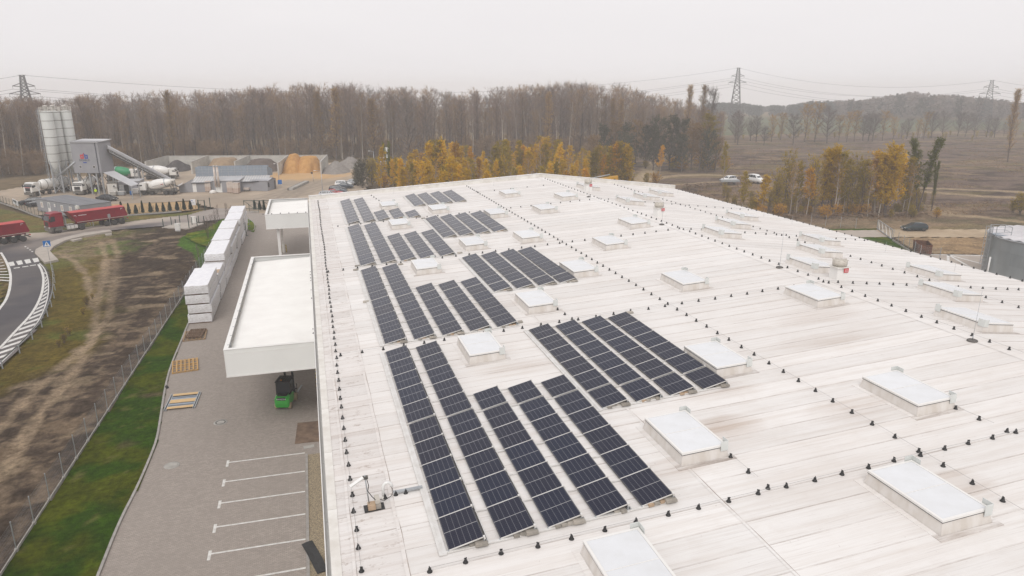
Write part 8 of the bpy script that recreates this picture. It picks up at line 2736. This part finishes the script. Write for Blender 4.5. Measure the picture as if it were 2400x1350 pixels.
# dark broad trees right of the grove
dk = [(1395, 228, 322, 'oak_brown'), (1422, 236, 300, 'oak'), (1448, 240, 292, 'oak_brown'), (1470, 232, 296, 'oak'), (1497, 238, 290, 'oak_brown'), (1522, 230, 300, 'oak'), (1550, 236, 283, 'oak'), (1580, 226, 281, 'oak'), (1606, 234, 286, 'oak'), (1632, 228, 296, 'oak_brown'), (1652, 224, 300, 'oak_brown'), (1672, 220, 312, 'oak'), (1540, 224, 318, 'oak'), (1610, 220, 322, 'oak'), (1480, 224, 322, 'oak'), (1690, 226, 326, 'oak_brown')]
for i, (px, D, yt, k) in enumerate(dk):
    p = atD(px, D)
    K[k].place('broad_tree', ('broad dark green tree' if k == 'oak' else 'broad brown leaved tree') + ' in the dense clump left of the middle pylon', 'tree', p, height(p, yt), ('dark green' if k == 'oak' else 'brown leaved') + ' trees left of the middle pylon', .85)
p = atD(1677, 232); K['birch_olive'].place('birch_tree', 'yellowish birch at the right end of the dark clump', 'tree', p, height(p, 272), None, 1.5)
for k in range(16):
    px = r2.uniform(1500, 1720); p = at(px, r2.uniform(378, 398)); K['shrub_red' if r2.random() < .6 else 'bush'].place('shrub', 'low russet shrub along the edge of the cleared field', 'shrub', p, r2.uniform(1.6, 3.2), 'russet shrubs along the cleared field', 1.6)

# thin row of trees beyond the cleared field
row = [(1722, 334, 270, 's'), (1728, 340, 268, 's'), (1758, 330, 285, 's'), (1772, 332, 278, 's'), (1790, 340, 300, 's'), (1808, 332, 275, 'w'), (1830, 328, 270, 'w'), (1858, 338, 275, 's'), (1886, 332, 252, 'w'), (1910, 333, 250, 'w'), (1937, 335, 257, 's'), (1965, 330, 275, 'w'), (1985, 332, 268, 'w'), (2002, 330, 266, 'w'), (2022, 328, 275, 's'), (2036, 329, 268, 's'), (2045, 330, 272, 's'),
       (2068, 328, 267, 'w'), (2092, 328, 280, 'w'), (2112, 325, 290, 's'), (2125, 325, 282, 's'), (2150, 325, 285, 'w'), (2165, 325, 268, 'w'), (2182, 322, 268, 's'), (2208, 322, 266, 's'), (2245, 318, 268, 's'), (2262, 320, 270, 's'), (2282, 320, 272, 's'), (2312, 320, 276, 's'), (2330, 322, 280, 's'), (2352, 318, 290, 's'), (2380, 320, 285, 'w'), (2420, 320, 270, 's')]
for i, (px, yb, yt, k) in enumerate(row):
    p = at(px, yb)
    K['spread' if k == 's' else 'spread_warm'].place('field_tree', ('bare grey spreading tree' if k == 's' else 'thin tree with pale orange leaves') + ' beyond the cleared field ' + ('by the middle pylon' if px < 1800 else 'above the white cars' if px < 1960 else 'above the golden birches' if px < 2100 else 'right of the tall green tree' if px < 2240 else 'below the far pylon'), 'tree', p, height(p, yt), ('bare' if k == 's' else 'pale orange') + ' trees in the row beyond the field', 1.0)
for k in range(40):
    px = r2.uniform(1705, 2430); p = at(px, r2.uniform(318, 330)); K['scrub'].place('scrub', 'thin scrub between the trees beyond the cleared field', 'shrub', p, r2.uniform(1.8, 3.6), 'scrub beyond the cleared field', 1.2)

# far woods in the haze, part of that haze painted into pale leaf colours
M['farwood'] = tint_mat('far_conifer_hazed', ((.21, .215, .21), (.18, .185, .185), (.25, .25, .235)), .9, .1)
M['farwood2'] = tint_mat('far_broadleaf_hazed', ((.36, .30, .28), (.31, .27, .255), (.40, .325, .28)), .9, .1)
V_all, F_all, MI, o_ = [], [], [], 0
fblob = [tree_np(800 + i, h=16, spread=5.5, up=.5, t0=.1, nb=26, ntw=8, twl=2.0, tww=.12, r0=.3, shape='round', leaf=34, leafs=1.5, sub=0) for i in range(4)]
ftop = lambda px: float(np.interp(px, [1640, 1690, 1740, 1800, 1860, 1900, 1960, 2030, 2090, 2140, 2190, 2240, 2300, 2360, 2400, 2500], [247, 243, 243, 250, 247, 240, 239, 236, 228, 221, 227, 228, 234, 238, 245, 250]))
for k in range(620):
    px = r_.uniform(1650, 2480); D = 640 + 260 * r_.random()
    p = atD(px, D)
    h_ = max(6, height(p, ftop(px)) * r_.uniform(.8, 1.02))
    W, T, L = fblob[k % 4]
    s = h_ / 16; a = r_.random() * 6.28
    R = np.array([[math.cos(a), -math.sin(a), 0], [math.sin(a), math.cos(a), 0], [0, 0, 1]]) * s
    V = np.concatenate([T, L]).reshape(-1, 3) @ R.T + np.array([p.x, p.y, 0])
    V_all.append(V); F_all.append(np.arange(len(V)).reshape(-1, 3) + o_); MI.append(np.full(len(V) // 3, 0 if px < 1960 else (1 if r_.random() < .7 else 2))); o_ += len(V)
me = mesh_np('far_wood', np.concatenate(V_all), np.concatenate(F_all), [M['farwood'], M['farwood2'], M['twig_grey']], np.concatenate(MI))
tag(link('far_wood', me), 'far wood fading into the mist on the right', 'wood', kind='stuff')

# clump of birches on the right, in front of the cleared field
cl = [(1741, 492, 405, 'birch_olive', 'slim green yellow birch at the left end of the right-hand clump', 1.15), (1784, 500, 413, 'birch', 'small bright yellow birch beside the slim green one', 1.5),
      (1838, 492, 362, 'scrub', 'thin brown tree in the right-hand clump left of the first golden birch', .8), (1868, 498, 385, 'birch_olive', 'olive birch in the right-hand clump beside the roof edge', 1.0), (1908, 500, 372, 'scrub', 'brown half bare tree in the right-hand clump', .8),
      (1935, 498, 355, 'big_birch', 'tall golden birch group in the left half of the right-hand clump', 1.15), (1962, 500, 362, 'birch_olive', 'pale olive birch right of the first golden birches', 1.1), (1992, 502, 372, 'scrub', 'dark thin tree in the middle of the right-hand clump', .9), (2020, 502, 385, 'scrub', 'bare stemmed tree between the two golden birch groups', .9),
      (2048, 500, 362, 'birch_orange', 'orange birch at the left of the second golden group', 1.5), (2076, 503, 350, 'big_birch', 'broad golden birch group, the brightest of the right-hand clump', 1.35), (2098, 500, 368, 'birch', 'golden birch at the right of the brightest group', 1.5), (2116, 500, 375, 'birch_olive', 'olive birch left of the tall green tree', 1.0),
      (2146, 500, 336, 'willow', 'tall green tree at the right end of the clump', 1.25), (1850, 500, 392, 'birch_bare', 'thin half bare birch left of the olive birch in the clump', 1.3), (1890, 503, 398, 'birch_orange', 'short orange birch at the front of the right-hand clump', 1.2), (1952, 504, 385, 'birch_bare', 'half bare birch under the first golden birches', 1.3), (1975, 496, 380, 'birch_olive', 'olive birch behind the middle of the right-hand clump', 1.2), (2010, 498, 378, 'birch_olive', 'olive birch just left of the orange one in the clump', 1.3), (2034, 504, 395, 'birch_bare', 'half bare birch at the front of the second golden group', 1.2), (2060, 505, 390, 'birch', 'small golden birch in front of the brightest group', 1.4), (2128, 503, 392, 'birch_bare', 'half bare birch leaning beside the tall green tree', 1.3), (2182, 492, 385, 'willow', 'small leaning green tree right of the tall green one', .5), (1815, 500, 400, 'scrub', 'low brown tree behind the small bright yellow birch', .9)]
for (px, yb, yt, k, lab, wd) in cl:
    p = at(px, yb); K[k].place('clump_tree', lab, 'tree', p, height(p, yt), None, wd)
for k in range(26):
    px = r2.uniform(1800, 2190); p = at(px, r2.uniform(470, 503)); K['scrub'].place('scrub', 'bare thin scrub in the right-hand clump of birches', 'shrub', p, r2.uniform(2.5, 5), 'scrub in the right-hand clump', 1.0)
for k in range(30):
    px = r2.uniform(1730, 2200); p = at(px, r2.uniform(495, 512)); K['shrub_red' if r2.random() < .35 else 'bush'].place('bush', 'low bush at the foot of the right-hand clump', 'bush', p, r2.uniform(1.0, 2.2), 'bushes at the foot of the right-hand clump', 1.1)
for k in range(16):
    p = at(r2.uniform(1685, 1850), r2.uniform(462, 500)); K['scrub'].place('scrub', 'brown scrub at the left end of the right-hand clump', 'shrub', p, r2.uniform(1.4, 3.2), 'scrub left of the right-hand clump', 1.4)
for (px, yb, h_) in ((2392, 500, 3.6), (2372, 498, 2.2), (2412, 505, 3.0)):
    K['bush'].place('bush', 'olive bush at the right edge above the round tank', 'bush', at(px, yb), h_, 'olive bushes above the round tank')
for k in range(12):
    px = 500 + 14 * k
for (px, yb) in ((515, 518), (530, 515), (543, 513), (505, 527), (497, 545), (488, 560)):
    K['sapling'].place('sapling', 'thin bare sapling in the grass at the far end of the wrapped packs', 'sapling', at(px, yb), rnd.uniform(2.4, 3.6), 'bare saplings by the wrapped packs')
for (px, yb) in ((452, 650), (440, 690), (468, 620)):
    K['sapling'].place('sapling', 'thin bare sapling growing along the wire fence', 'sapling', at(px, yb), rnd.uniform(2.0, 3.0), 'bare saplings along the wire fence')
# weeds on the verge of the earth field
for (px, yb, h_) in ((160, 785, .9), (200, 712, 1.1), (192, 735, .8), (150, 800, 1.0), (140, 810, .8), (215, 700, .7)):
    K['weed'].place('weed_clump', 'clump of tall green brown weeds in the muddy field', 'weeds', at(px, yb), h_ * .75, 'weed clumps in the muddy field', 1.2)
# ------------------------------------------------------------------ right-hand side beyond the hall
ga, gbp = at(2055, 537.5), at(2089, 562.5)
gate = thing('metal_gate', 'tall grey braced metal gate leaf standing open beside the dark hatchback', 'gate', (ga.x, ga.y, 0), heading(ga, gbp))
gl = (gbp - ga).length; ghh = 1.75
g = MB(); g.bar((0, 0, .2), (gl, 0, .2), .12, .16); g.bar((0, 0, ghh), (gl, 0, ghh), .1)
for x in (0, gl): g.bar((x, 0, .2), (x, 0, ghh), .1)
g.obj('frame', M['galv'], gate)
n = 4
for k in range(n):
    MB().bar((gl * (k + .1) / n, 0, ghh), (gl * (k + .75) / n, 0, .25), .09).obj('brace', M['white_dirty'], gate)
g = MB()
for k in range(int(gl / .25)): g.bar((.25 * k, .05, .25), (.25 * k, .05, ghh), .018)
g.obj('mesh_infill', M['galv'], gate)
gpo = MB().bx(-.03, .03, -.03, .03, 0, 2.0).mesh('galvanised_post', M['galv'])


def gfence(lab, pl, step, plinth=True, name='mesh_fence'):
    t = thing(name, lab, 'fence', (0, 0, 0))
    pts = resample([Vector((p.x, p.y)) for p in pl], step)
    w_ = MB()
    for q in range(8): w_.tube((0, 0, .32 + .22 * q), (step, 0, .32 + .22 * q), .006, n=3, cap=False)
    for q in range(int(step / .25)): w_.tube((.25 * q, 0, .3), (.25 * q, 0, 1.9), .004, n=3, cap=False)
    wm = w_.mesh('mesh_panel', M['galv'])
    pbm = MB().bx(0, step, -.05, .05, 0, .30).mesh('plinth_board', M['concrete'])
    for k, (p, d) in enumerate(pts):
        a_ = math.atan2(d.y, d.x)
        link('fence_post', gpo, t, (p.x, p.y, 0), (0, 0, a_))
        if k < len(pts) - 1:
            link('mesh_panel', wm, t, (p.x, p.y, 0), (0, 0, a_))
            if plinth: link('plinth_board', pbm, t, (p.x, p.y, 0), (0, 0, a_))


gfence('grey mesh fence on a concrete plinth from the open gate towards the skip', [at(2092, 565), at(2142, 597), at(2165, 612)], 2.5)
gfence('thin grey mesh fence in front of the right-hand clump of trees', [at(1900, 527), at(1995, 535), at(2036, 538)], 2.5, False)
gfence('grey mesh fence in front of the paved pad, right of the skip', [at(2155, 607), at(2200, 612), at(2222, 618)], 2.5, False)

sk = [at(2150, 597), at(2187, 590)]
skp = thing('skip', 'rusty open metal skip filled with scrap behind the mesh fence', 'skip', ((sk[0].x + sk[1].x) / 2, sk[0].y + 1.2, 0), heading(sk[0], sk[1]) + rad(40))
L_, W_, H_ = 3.8, 1.9, 1.5
th = .06
b = MB()
b.ext([(-L_ / 2, .15), (L_ / 2 - .5, .15), (L_ / 2, .7), (L_ / 2, H_), (L_ / 2 - th, H_), (L_ / 2 - th, .72), (L_ / 2 - .52, .2), (-L_ / 2 + th, .2), (-L_ / 2 + th, H_), (-L_ / 2, H_)], -W_ / 2, W_ / 2)
for s in (-1, 1): b.ext([(-L_ / 2, .15), (L_ / 2 - .5, .15), (L_ / 2, .7), (L_ / 2, H_), (-L_ / 2, H_)], s * W_ / 2 - th / 2, s * W_ / 2 + th / 2)
b.obj('shell', M['rust'], skp)
for k in range(6):
    for s in (-1, 1): MB().bx(-.04, .04, s * W_ / 2 - .06, s * W_ / 2 + .06, .2, H_).obj('rib', M['rust'], skp, (-L_ / 2 + .15 + .62 * k, 0, 0))
MB().bx(-L_ / 2 - .03, L_ / 2 + .03, -W_ / 2 - .06, -W_ / 2 + .06, H_, H_ + .06).bx(-L_ / 2 - .03, L_ / 2 + .03, W_ / 2 - .06, W_ / 2 + .06, H_, H_ + .06).obj('rim', M['rust'], skp)
sc_ = MB()
for k in range(26):
    x, y = rnd.uniform(-1.6, 1.5), rnd.uniform(-.75, .75)
    sc_.bar((x, y, .45 + rnd.random() * .2), (x + rnd.uniform(-.6, .6), y + rnd.uniform(-.4, .4), .6 + rnd.random() * .5), rnd.uniform(.03, .1))
sc_.bx(-1.7, 1.6, -.85, .85, .25, .45)
tag(sc_.obj('scrap', M['chassis'], None, skp.location, skp.rotation_euler), 'jumble of grey scrap metal lying in the rusty skip', 'scrap', kind='stuff')

# galvanised tank
TKH = 6.2
lf = at(2316, 543, TKH)
dirv = Vector((lf.x, lf.y, 0)).normalized(); side = Vector((dirv.y, -dirv.x, 0))
TR_ = 7.6
tc = Vector((lf.x, lf.y, 0)) + side * TR_ * .995 + dirv * .6
tank = thing('water_tank', 'big round galvanised tank with a ribbed roof at the right edge', 'tank', (tc.x, tc.y, 0))
nseg, ncourse = 14, 4
for c in range(ncourse):
    z0, z1 = TKH * c / ncourse, TKH * (c + 1) / ncourse
    for k in range(nseg):
        a0, a1 = 2 * math.pi * (k + .5 * (c % 2)) / nseg, 2 * math.pi * (k + 1 + .5 * (c % 2)) / nseg
        vs = []
        for i in range(7):
            a_ = a0 + (a1 - a0) * i / 6
            rr = TR_ + (.012 if i in (0,) else 0)
            vs += [(rr * math.cos(a_), rr * math.sin(a_), z0 + .004), (rr * math.cos(a_), rr * math.sin(a_), z1 - .004)]
        MB().add(vs, [(2 * i, 2 * i + 2, 2 * i + 3, 2 * i + 1) for i in range(6)], 0, True).obj('wall_sheet', M['tanksheet'] if 'tanksheet' in M else M.setdefault('tanksheet', mat('galvanised_sheet', (.40, .44, .46), .38, .45, c2=(.30, .335, .355), scale=.35, stretch=(1, 1, .2), rand=.12)), tank)
rz0, rz1 = TKH + .02, TKH + .75
MB().lathe([(TR_ + .12, TKH - .10), (TR_ + .12, TKH + .03), (TR_ - .1, TKH + .06)], 64).obj('eave_ring', M['galv'], tank)
vs, fs = [], []
nr = 72
for k in range(nr):
    a_ = 2 * math.pi * k / nr
    zo = .13 if k % 2 else 0
    vs += [(TR_ * math.cos(a_), TR_ * math.sin(a_), TKH + .05 + zo), (.3 * math.cos(a_), .3 * math.sin(a_), rz1 + zo)]
for k in range(nr):
    k2 = (k + 1) % nr
    fs.append((2 * k, 2 * k2, 2 * k2 + 1, 2 * k + 1))
MB().add(vs, fs).obj('ribbed_roof', M['greyroof_w'] if 'greyroof_w' in M else M.setdefault('greyroof_w', mat('pale_sheet_roof', (.62, .60, .61), .45, .1, c2=(.52, .51, .52), scale=.6)), tank)
MB().lathe([(.5, rz1), (.5, rz1 + .2), (0, rz1 + .3)], 14).obj('vent_cap', M['galv'], tank)
la = math.atan2(-side.y, -side.x) + rad(24)       # ladder on the left, towards the camera
ldx, ldy = math.cos(la), math.sin(la)
lad = MB()
bx_, by_ = (TR_ + .28) * ldx, (TR_ + .28) * ldy
tx_, ty_ = -ldy, ldx
for s in (-.24, .24): lad.bar((bx_ + tx_ * s, by_ + ty_ * s, .1), (bx_ + tx_ * s, by_ + ty_ * s, TKH + 1.3), .06)
for k in range(24): lad.bar((bx_ - tx_ * .24, by_ - ty_ * .24, .3 + .28 * k), (bx_ + tx_ * .24, by_ + ty_ * .24, .3 + .28 * k), .035)
lad.obj('ladder', M['galv'], tank)
cg = MB()
for k in range(10):
    z = 2.4 + .55 * k
    pts = []
    for q in np.linspace(0, math.pi, 7):
        o_ = .72 * math.sin(q); w_ = .36 * math.cos(q)
        pts.append((bx_ + ldx * o_ + tx_ * w_, by_ + ldy * o_ + ty_ * w_, z))
    for u_, v_ in zip(pts[:-1], pts[1:]): cg.bar(u_, v_, .03)
for q in np.linspace(.2, math.pi - .2, 5):
    o_ = .72 * math.sin(q); w_ = .36 * math.cos(q)
    cg.bar((bx_ + ldx * o_ + tx_ * w_, by_ + ldy * o_ + ty_ * w_, 2.4), (bx_ + ldx * o_ + tx_ * w_, by_ + ldy * o_ + ty_ * w_, 2.4 + .55 * 9), .025)
cg.obj('ladder_cage', M['galv'], tank)
pr_ = MB()
cor = [(TR_ + .2, -.7), (TR_ - 1.6, -.9), (TR_ - 1.6, .9), (TR_ + .1, .8)]
cw = [(r * ldx + t_ * tx_, r * ldy + t_ * ty_) for (r, t_) in cor]
for (x, y) in cw: pr_.bar((x, y, TKH), (x, y, TKH + 1.25), .06)
for u_, v_ in ((0, 1), (1, 2), (2, 3)):
    for z in (.6, 1.25): pr_.bar((*cw[u_], TKH + z), (*cw[v_], TKH + z), .05)
pr_.obj('platform_railing', M['galv'], tank)
pl_ = MB(); pl_.prism(cw, TKH + .12, TKH + .2); pl_.obj('platform', M['steelblue'], tank)
wp = MB(); ax, ay = (TR_ + .35) * math.cos(la + .12), (TR_ + .35) * math.sin(la + .12)
wp.tube((ax, ay, 0), (ax, ay, 3.6), .10, n=8); wp.obj('overflow_pipe', M['white'], tank)
hx, hy = (TR_ + 1.0) * math.cos(la + .12), (TR_ + 1.0) * math.sin(la + .12)
hyd = thing('red_valve', 'red valve fitting at the foot of the round tank by the roof edge', 'valve', at(2302, 646))
MB().lathe([(.12, 0), (.12, 1.2), (.2, 1.25), (.2, 1.45), (.12, 1.6), (0, 1.65)], 10).bx(-.4, .4, -.1, .1, 1.28, 1.42).obj('valve_body', M['sign_red'], hyd); MB().lathe([(.3, 1.7), (.3, 1.76), (0, 1.76)], 12).obj('hand_wheel', M['sign_red'], hyd)

# digger whose arm shows above the far parapet
q = atD(1440, 119)
h_ = rad(180)
dg = thing('excavator', 'yellow excavator whose raised arm shows behind the far roof edge', 'excavator', (q.x, q.y, 0), rad(-14))
top = height((q.x, q.y), 413)
bo = MB()
S = [(-5.2, top - 2.0), (-4.2, top - .75), (.1, top - .02), (.95, top + .08), (1.05, top - .25), (.4, top - .70), (-3.6, top - 1.55), (-4.6, top - 2.5)]
bo.ext(S, -.25, .25, 0, .04); bo.obj('boom', M['yellow'], dg)
st = MB(); st.ext([(.55, top + .05), (1.15, top + .1), (1.2, top - 1.0), (.7, top - 3.2), (.45, top - 3.2), (.4, top - 1.2)], -.2, .2, 0, .03); st.obj('stick', M['yellow'], dg)
cy = MB(); cy.tube((-3.4, 0, top - .35), (-.2, 0, top + .28), .09, n=8); cy.obj('hydraulic_ram', M['galv'], dg)
tx = MB()
for k in range(9): tx.bx(-2.15 + .17 * k, -2.03 + .17 * k, -.262, -.252, top - .95 + .035 * k, top - .75 + .035 * k)
tx.obj('lettering', M['black'], dg)
MB().bx(.42, .7, -.27, .27, top - 1.3, top - .4).obj('pivot_plate', M['black'], dg)
bod = MB(); bod.ext([(-9.2, 1.1), (-5.2, 1.1), (-5.0, 1.6), (-5.4, 2.3), (-9.2, 2.4)], -1.3, 1.3, 0, .1); bod.obj('upper_body', M['yellow'], dg)
cbx = MB(); cbx.ext([(-6.6, 1.6), (-5.0, 1.6), (-5.1, 2.6), (-5.6, 3.0), (-6.6, 3.0)], -1.3, -.3, 0, .06); cbx.obj('cab', M['glass'], dg)
for s in (-1, 1): MB().ext([(-9.4, .4), (-9.0, 0), (-5.4, 0), (-5.0, .4), (-5.3, .95), (-9.1, .95)], s * 1.1 - .3, s * 1.1 + .3, 0, .05).obj('track', M['rubber'], dg)
bk = MB(); bk.ext([(.3, top - 3.1), (.9, top - 3.1), (1.0, top - 4.0), (.3, top - 4.3), (-.1, top - 3.9)], -.6, .6, 0, .04); bk.obj('bucket', M['chassis'], dg)

# silver guard rail / trailer near the white car, logs and brushwood
a, b_ = at(1690, 433), at(1733, 433)
t = thing('flat_trailer', 'low grey trailer standing in front of the white car', 'trailer', (a.x, a.y, 0), heading(a, b_))
w_ = (b_ - a).length
MB().bx(0, w_, -.1, 2.0, .7, 1.2).obj('trailer_body', M['galv'], t)
for x in (w_ * .3, w_ * .7): wheel(t, x, -.02, .35, .25, True)
V_all, F_all, o_ = [], [], 0
lg = MB()
for (cx, cy, sx, n) in ((1628, 438, 22, 40), (1650, 436, 18, 34), (2060, 505, 60, 60), (2130, 503, 40, 40), (1900, 508, 90, 60), (2165, 478, 26, 16)):
    for k in range(n):
        p = at(cx + rnd.uniform(-sx, sx), cy + rnd.uniform(-3, 3))
        a_ = rnd.uniform(0, 6.28); L = rnd.uniform(.8, 2.6)
        z = rnd.uniform(0, .55)
        lg.tube((p.x, p.y, z), (p.x + L * math.cos(a_), p.y + L * math.sin(a_), max(0, z + rnd.uniform(-.4, .5))), rnd.uniform(.03, .13), .03, n=5)
tag(lg.obj('brushwood', mat('cut_wood', (.30, .215, .145), .9, c2=(.14, .10, .075), scale=1.0)), 'heaps of cut branches and logs on the cleared ground', 'brushwood', kind='stuff')
# low dead brush strewn over the cleared field
r3 = np.random.default_rng(5)
Vb, Fb, o_ = [], [], 0
for k in range(9000):
    px, py = r3.uniform(1560, 2440), 325 + 190 * r3.random() ** 1.2
    if py > 500 and px > 2150: continue
    p = at(px, py)
    if vnoise(np.array([p.x]), np.array([p.y]), 14, 301)[0] < .45: continue
    for j in range(3):
        d = r3.normal(0, 1, 3); d[2] = abs(d[2]) * .7; d /= np.linalg.norm(d)
        L = r3.uniform(.3, 1.1); s = np.cross(d, r3.normal(0, 1, 3)); s /= np.linalg.norm(s)
        b0 = np.array([p.x, p.y, -.15]) + r3.normal(0, .4, 3) * np.array([1, 1, 0])
        Vb += [b0 - s * .06, b0 + s * .06, b0 + d * L]; Fb.append((o_, o_ + 1, o_ + 2)); o_ += 3
me = mesh_np('dead_brush', np.array(Vb), np.array(Fb), M['twig_warm'])
tag(link('dead_brush', me), 'dead brush strewn over the cleared field', 'brush', kind='stuff')

# ------------------------------------------------------------------ pylons and lines
def pylon(lab, px, D, ytop, yarms, wid, rz):
    p = atD(px, D)
    t = thing('pylon', lab, 'pylon', p, rz, 'lattice pylons')
    H = height(p, ytop); z1, z2 = height(p, yarms[0]), height(p, yarms[1])
    b0, b1, b2 = wid, 1.7, .8
    lv = [0, H * .28, H * .48, z2, z1, H]

    def hw(z): return np.interp(z, [0, z2, z1, H], [b0, b1, 1.3, b2])
    m = MB()
    for s in (-1, 1):
        for s2 in (-1, 1):
            for za, zb in zip(lv[:-1], lv[1:]): m.bar((s * hw(za), s2 * hw(za), za), (s * hw(zb), s2 * hw(zb), zb), .42)
    m.obj('legs', M['pylon'] if 'pylon' in M else M.setdefault('pylon', mat('pylon_steel', (.10, .10, .105), .6, .3, c2=(.13, .13, .13), scale=.3)), t)
    m = MB()
    zs = list(np.linspace(0, z2, 9)) + list(np.linspace(z2, H, 7))[1:]
    for za, zb in zip(zs[:-1], zs[1:]):
        for (sa, ta, sb, tb_) in ((-1, -1, 1, -1), (1, -1, 1, 1), (1, 1, -1, 1), (-1, 1, -1, -1)):
            m.bar((sa * hw(za), ta * hw(za), za), (sb * hw(zb), tb_ * hw(zb), zb), .24); m.bar((sb * hw(za), tb_ * hw(za), za), (sa * hw(zb), ta * hw(zb), zb), .24)
            m.bar((sa * hw(zb), ta * hw(zb), zb), (sb * hw(zb), tb_ * hw(zb), zb), .2)
    m.obj('lattice', M['pylon'], t)
    ends = []
    for z, w in ((z1, 4.6), (z2, 6.4)):
        m = MB()
        for s in (-1, 1):
            for y in (-1, 1):
                m.bar((s * hw(z), y * hw(z), z), (s * w, 0, z + .3), .34); m.bar((s * hw(z + 1.6), y * hw(z + 1.6), z + 1.6), (s * w, 0, z + .3), .28)
            m.bar((s * w, 0, z + .3), (s * w, 0, z - 1.2), .12)
        m.obj('cross_arm', M['pylon'], t)
        for s in (-1, 1): ends.append((s * w, 0, z - 1.2))
    MB().bar((-1.6, 0, H), (1.6, 0, H), .2).obj('top_bar', M['pylon'], t)
    ends.append((0, 0, H))
    R = Matrix.Rotation(rz, 3, 'Z')
    return [Vector(p) + R @ Vector(e) for e in ends]


E1 = pylon('nearest lattice pylon behind the wood above the cement silos', 57, 430, 176, (203, 221), 4.6, rad(25))
E2 = pylon('tallest lattice pylon in the middle distance right of the wood', 1727, 577, 159, (179, 194), 4.4, rad(-28))
E3 = pylon('farthest lattice pylon fading in the mist at the right', 2322, 640, 188, (205, 220), 4.2, rad(-50))


def span(a, b, sag, m):
    pts = [a.lerp(b, t_) - Vector((0, 0, 4 * sag * t_ * (1 - t_))) for t_ in np.linspace(0, 1, 22)]
    m.path(pts, .07, 3, cap=False)


mm = M.setdefault('line', mat('power_line', (.12, .12, .125), .6))
for i in range(5):
    w_ = MB(); span(E2[i], E3[i], 9, w_); tag(w_.obj('power_line', mm), 'power line between the middle and the far right pylon', 'power line', 'power lines right of the middle pylon')
    w_ = MB(); span(E1[i], E2[i], 13, w_); tag(w_.obj('power_line', mm), 'power line from the left pylon to the middle pylon above the wood', 'power line', 'power lines above the wood')
    far = atD(-700, 520, E1[i].z + 2)
    w_ = MB(); span(far, E1[i], 7, w_); tag(w_.obj('power_line', mm), 'power line running left from the left pylon', 'power line', 'power lines left of the left pylon')
    far = atD(2900, 720, E3[i].z + 1)
    w_ = MB(); span(E3[i], far, 8, w_); tag(w_.obj('power_line', mm), 'power line running right from the far pylon', 'power line', 'power lines right of the far pylon')
q = at(2158, 322)
tag(MB().tube((0, 0, 0), (0, 0, 8), .12, .07, 6).bx(-.5, .5, -.06, .06, 7.2, 7.35).obj('wooden_pole', M['white_dirty'], None, q), 'pale slim pole among the trees beyond the field', 'pole')
for (px, py, h2) in ((925, 407, 5.6), (921, 408, 3.6)):
    pass
q = at(920, 408)
for k, (x, z) in enumerate(((0.6, 3.6), (-.9, 2.3), (.7, 2.3), (.7, 1.0), (-.9, 1.0))):
    tag(MB().bx(-.7, .7, -.6, .6, z - .6, z + .6).bx(-.72, .72, -.62, .62, z - .65, z - .58).obj('white_tank', M['plastic_white'], None, (q.x + x, q.y + 20, z * .55)), ('topmost white box of the small stack behind the birches' if k == 0 else 'lower white box of the small stack behind the birches'), 'white box', 'white boxes behind the birches')

# ------------------------------------------------------------------ mist
hz = MB(); hz.bx(-2620, 2620, -1220, 3020, -56.0, 47.0)
hm = bpy.data.materials.new('mist'); hm.use_nodes = True
hn = hm.node_tree; hn.nodes.clear()
ho = hn.nodes.new('ShaderNodeOutputMaterial'); hv = hn.nodes.new('ShaderNodeVolumePrincipled')
hv.inputs['Density'].default_value = HAZE
hv.inputs['Color'].default_value = (0.995, 0.99, 1.0, 1)
hv.inputs['Anisotropy'].default_value = -0.3
hv.inputs['Density Attribute'].default_value = ''
hn.links.new(hv.outputs['Volume'], ho.inputs['Volume'])
try:
    hm.cycles.homogeneous_volume = True
except Exception:
    pass
tag(hz.obj('haze', hm), kind='stuff')
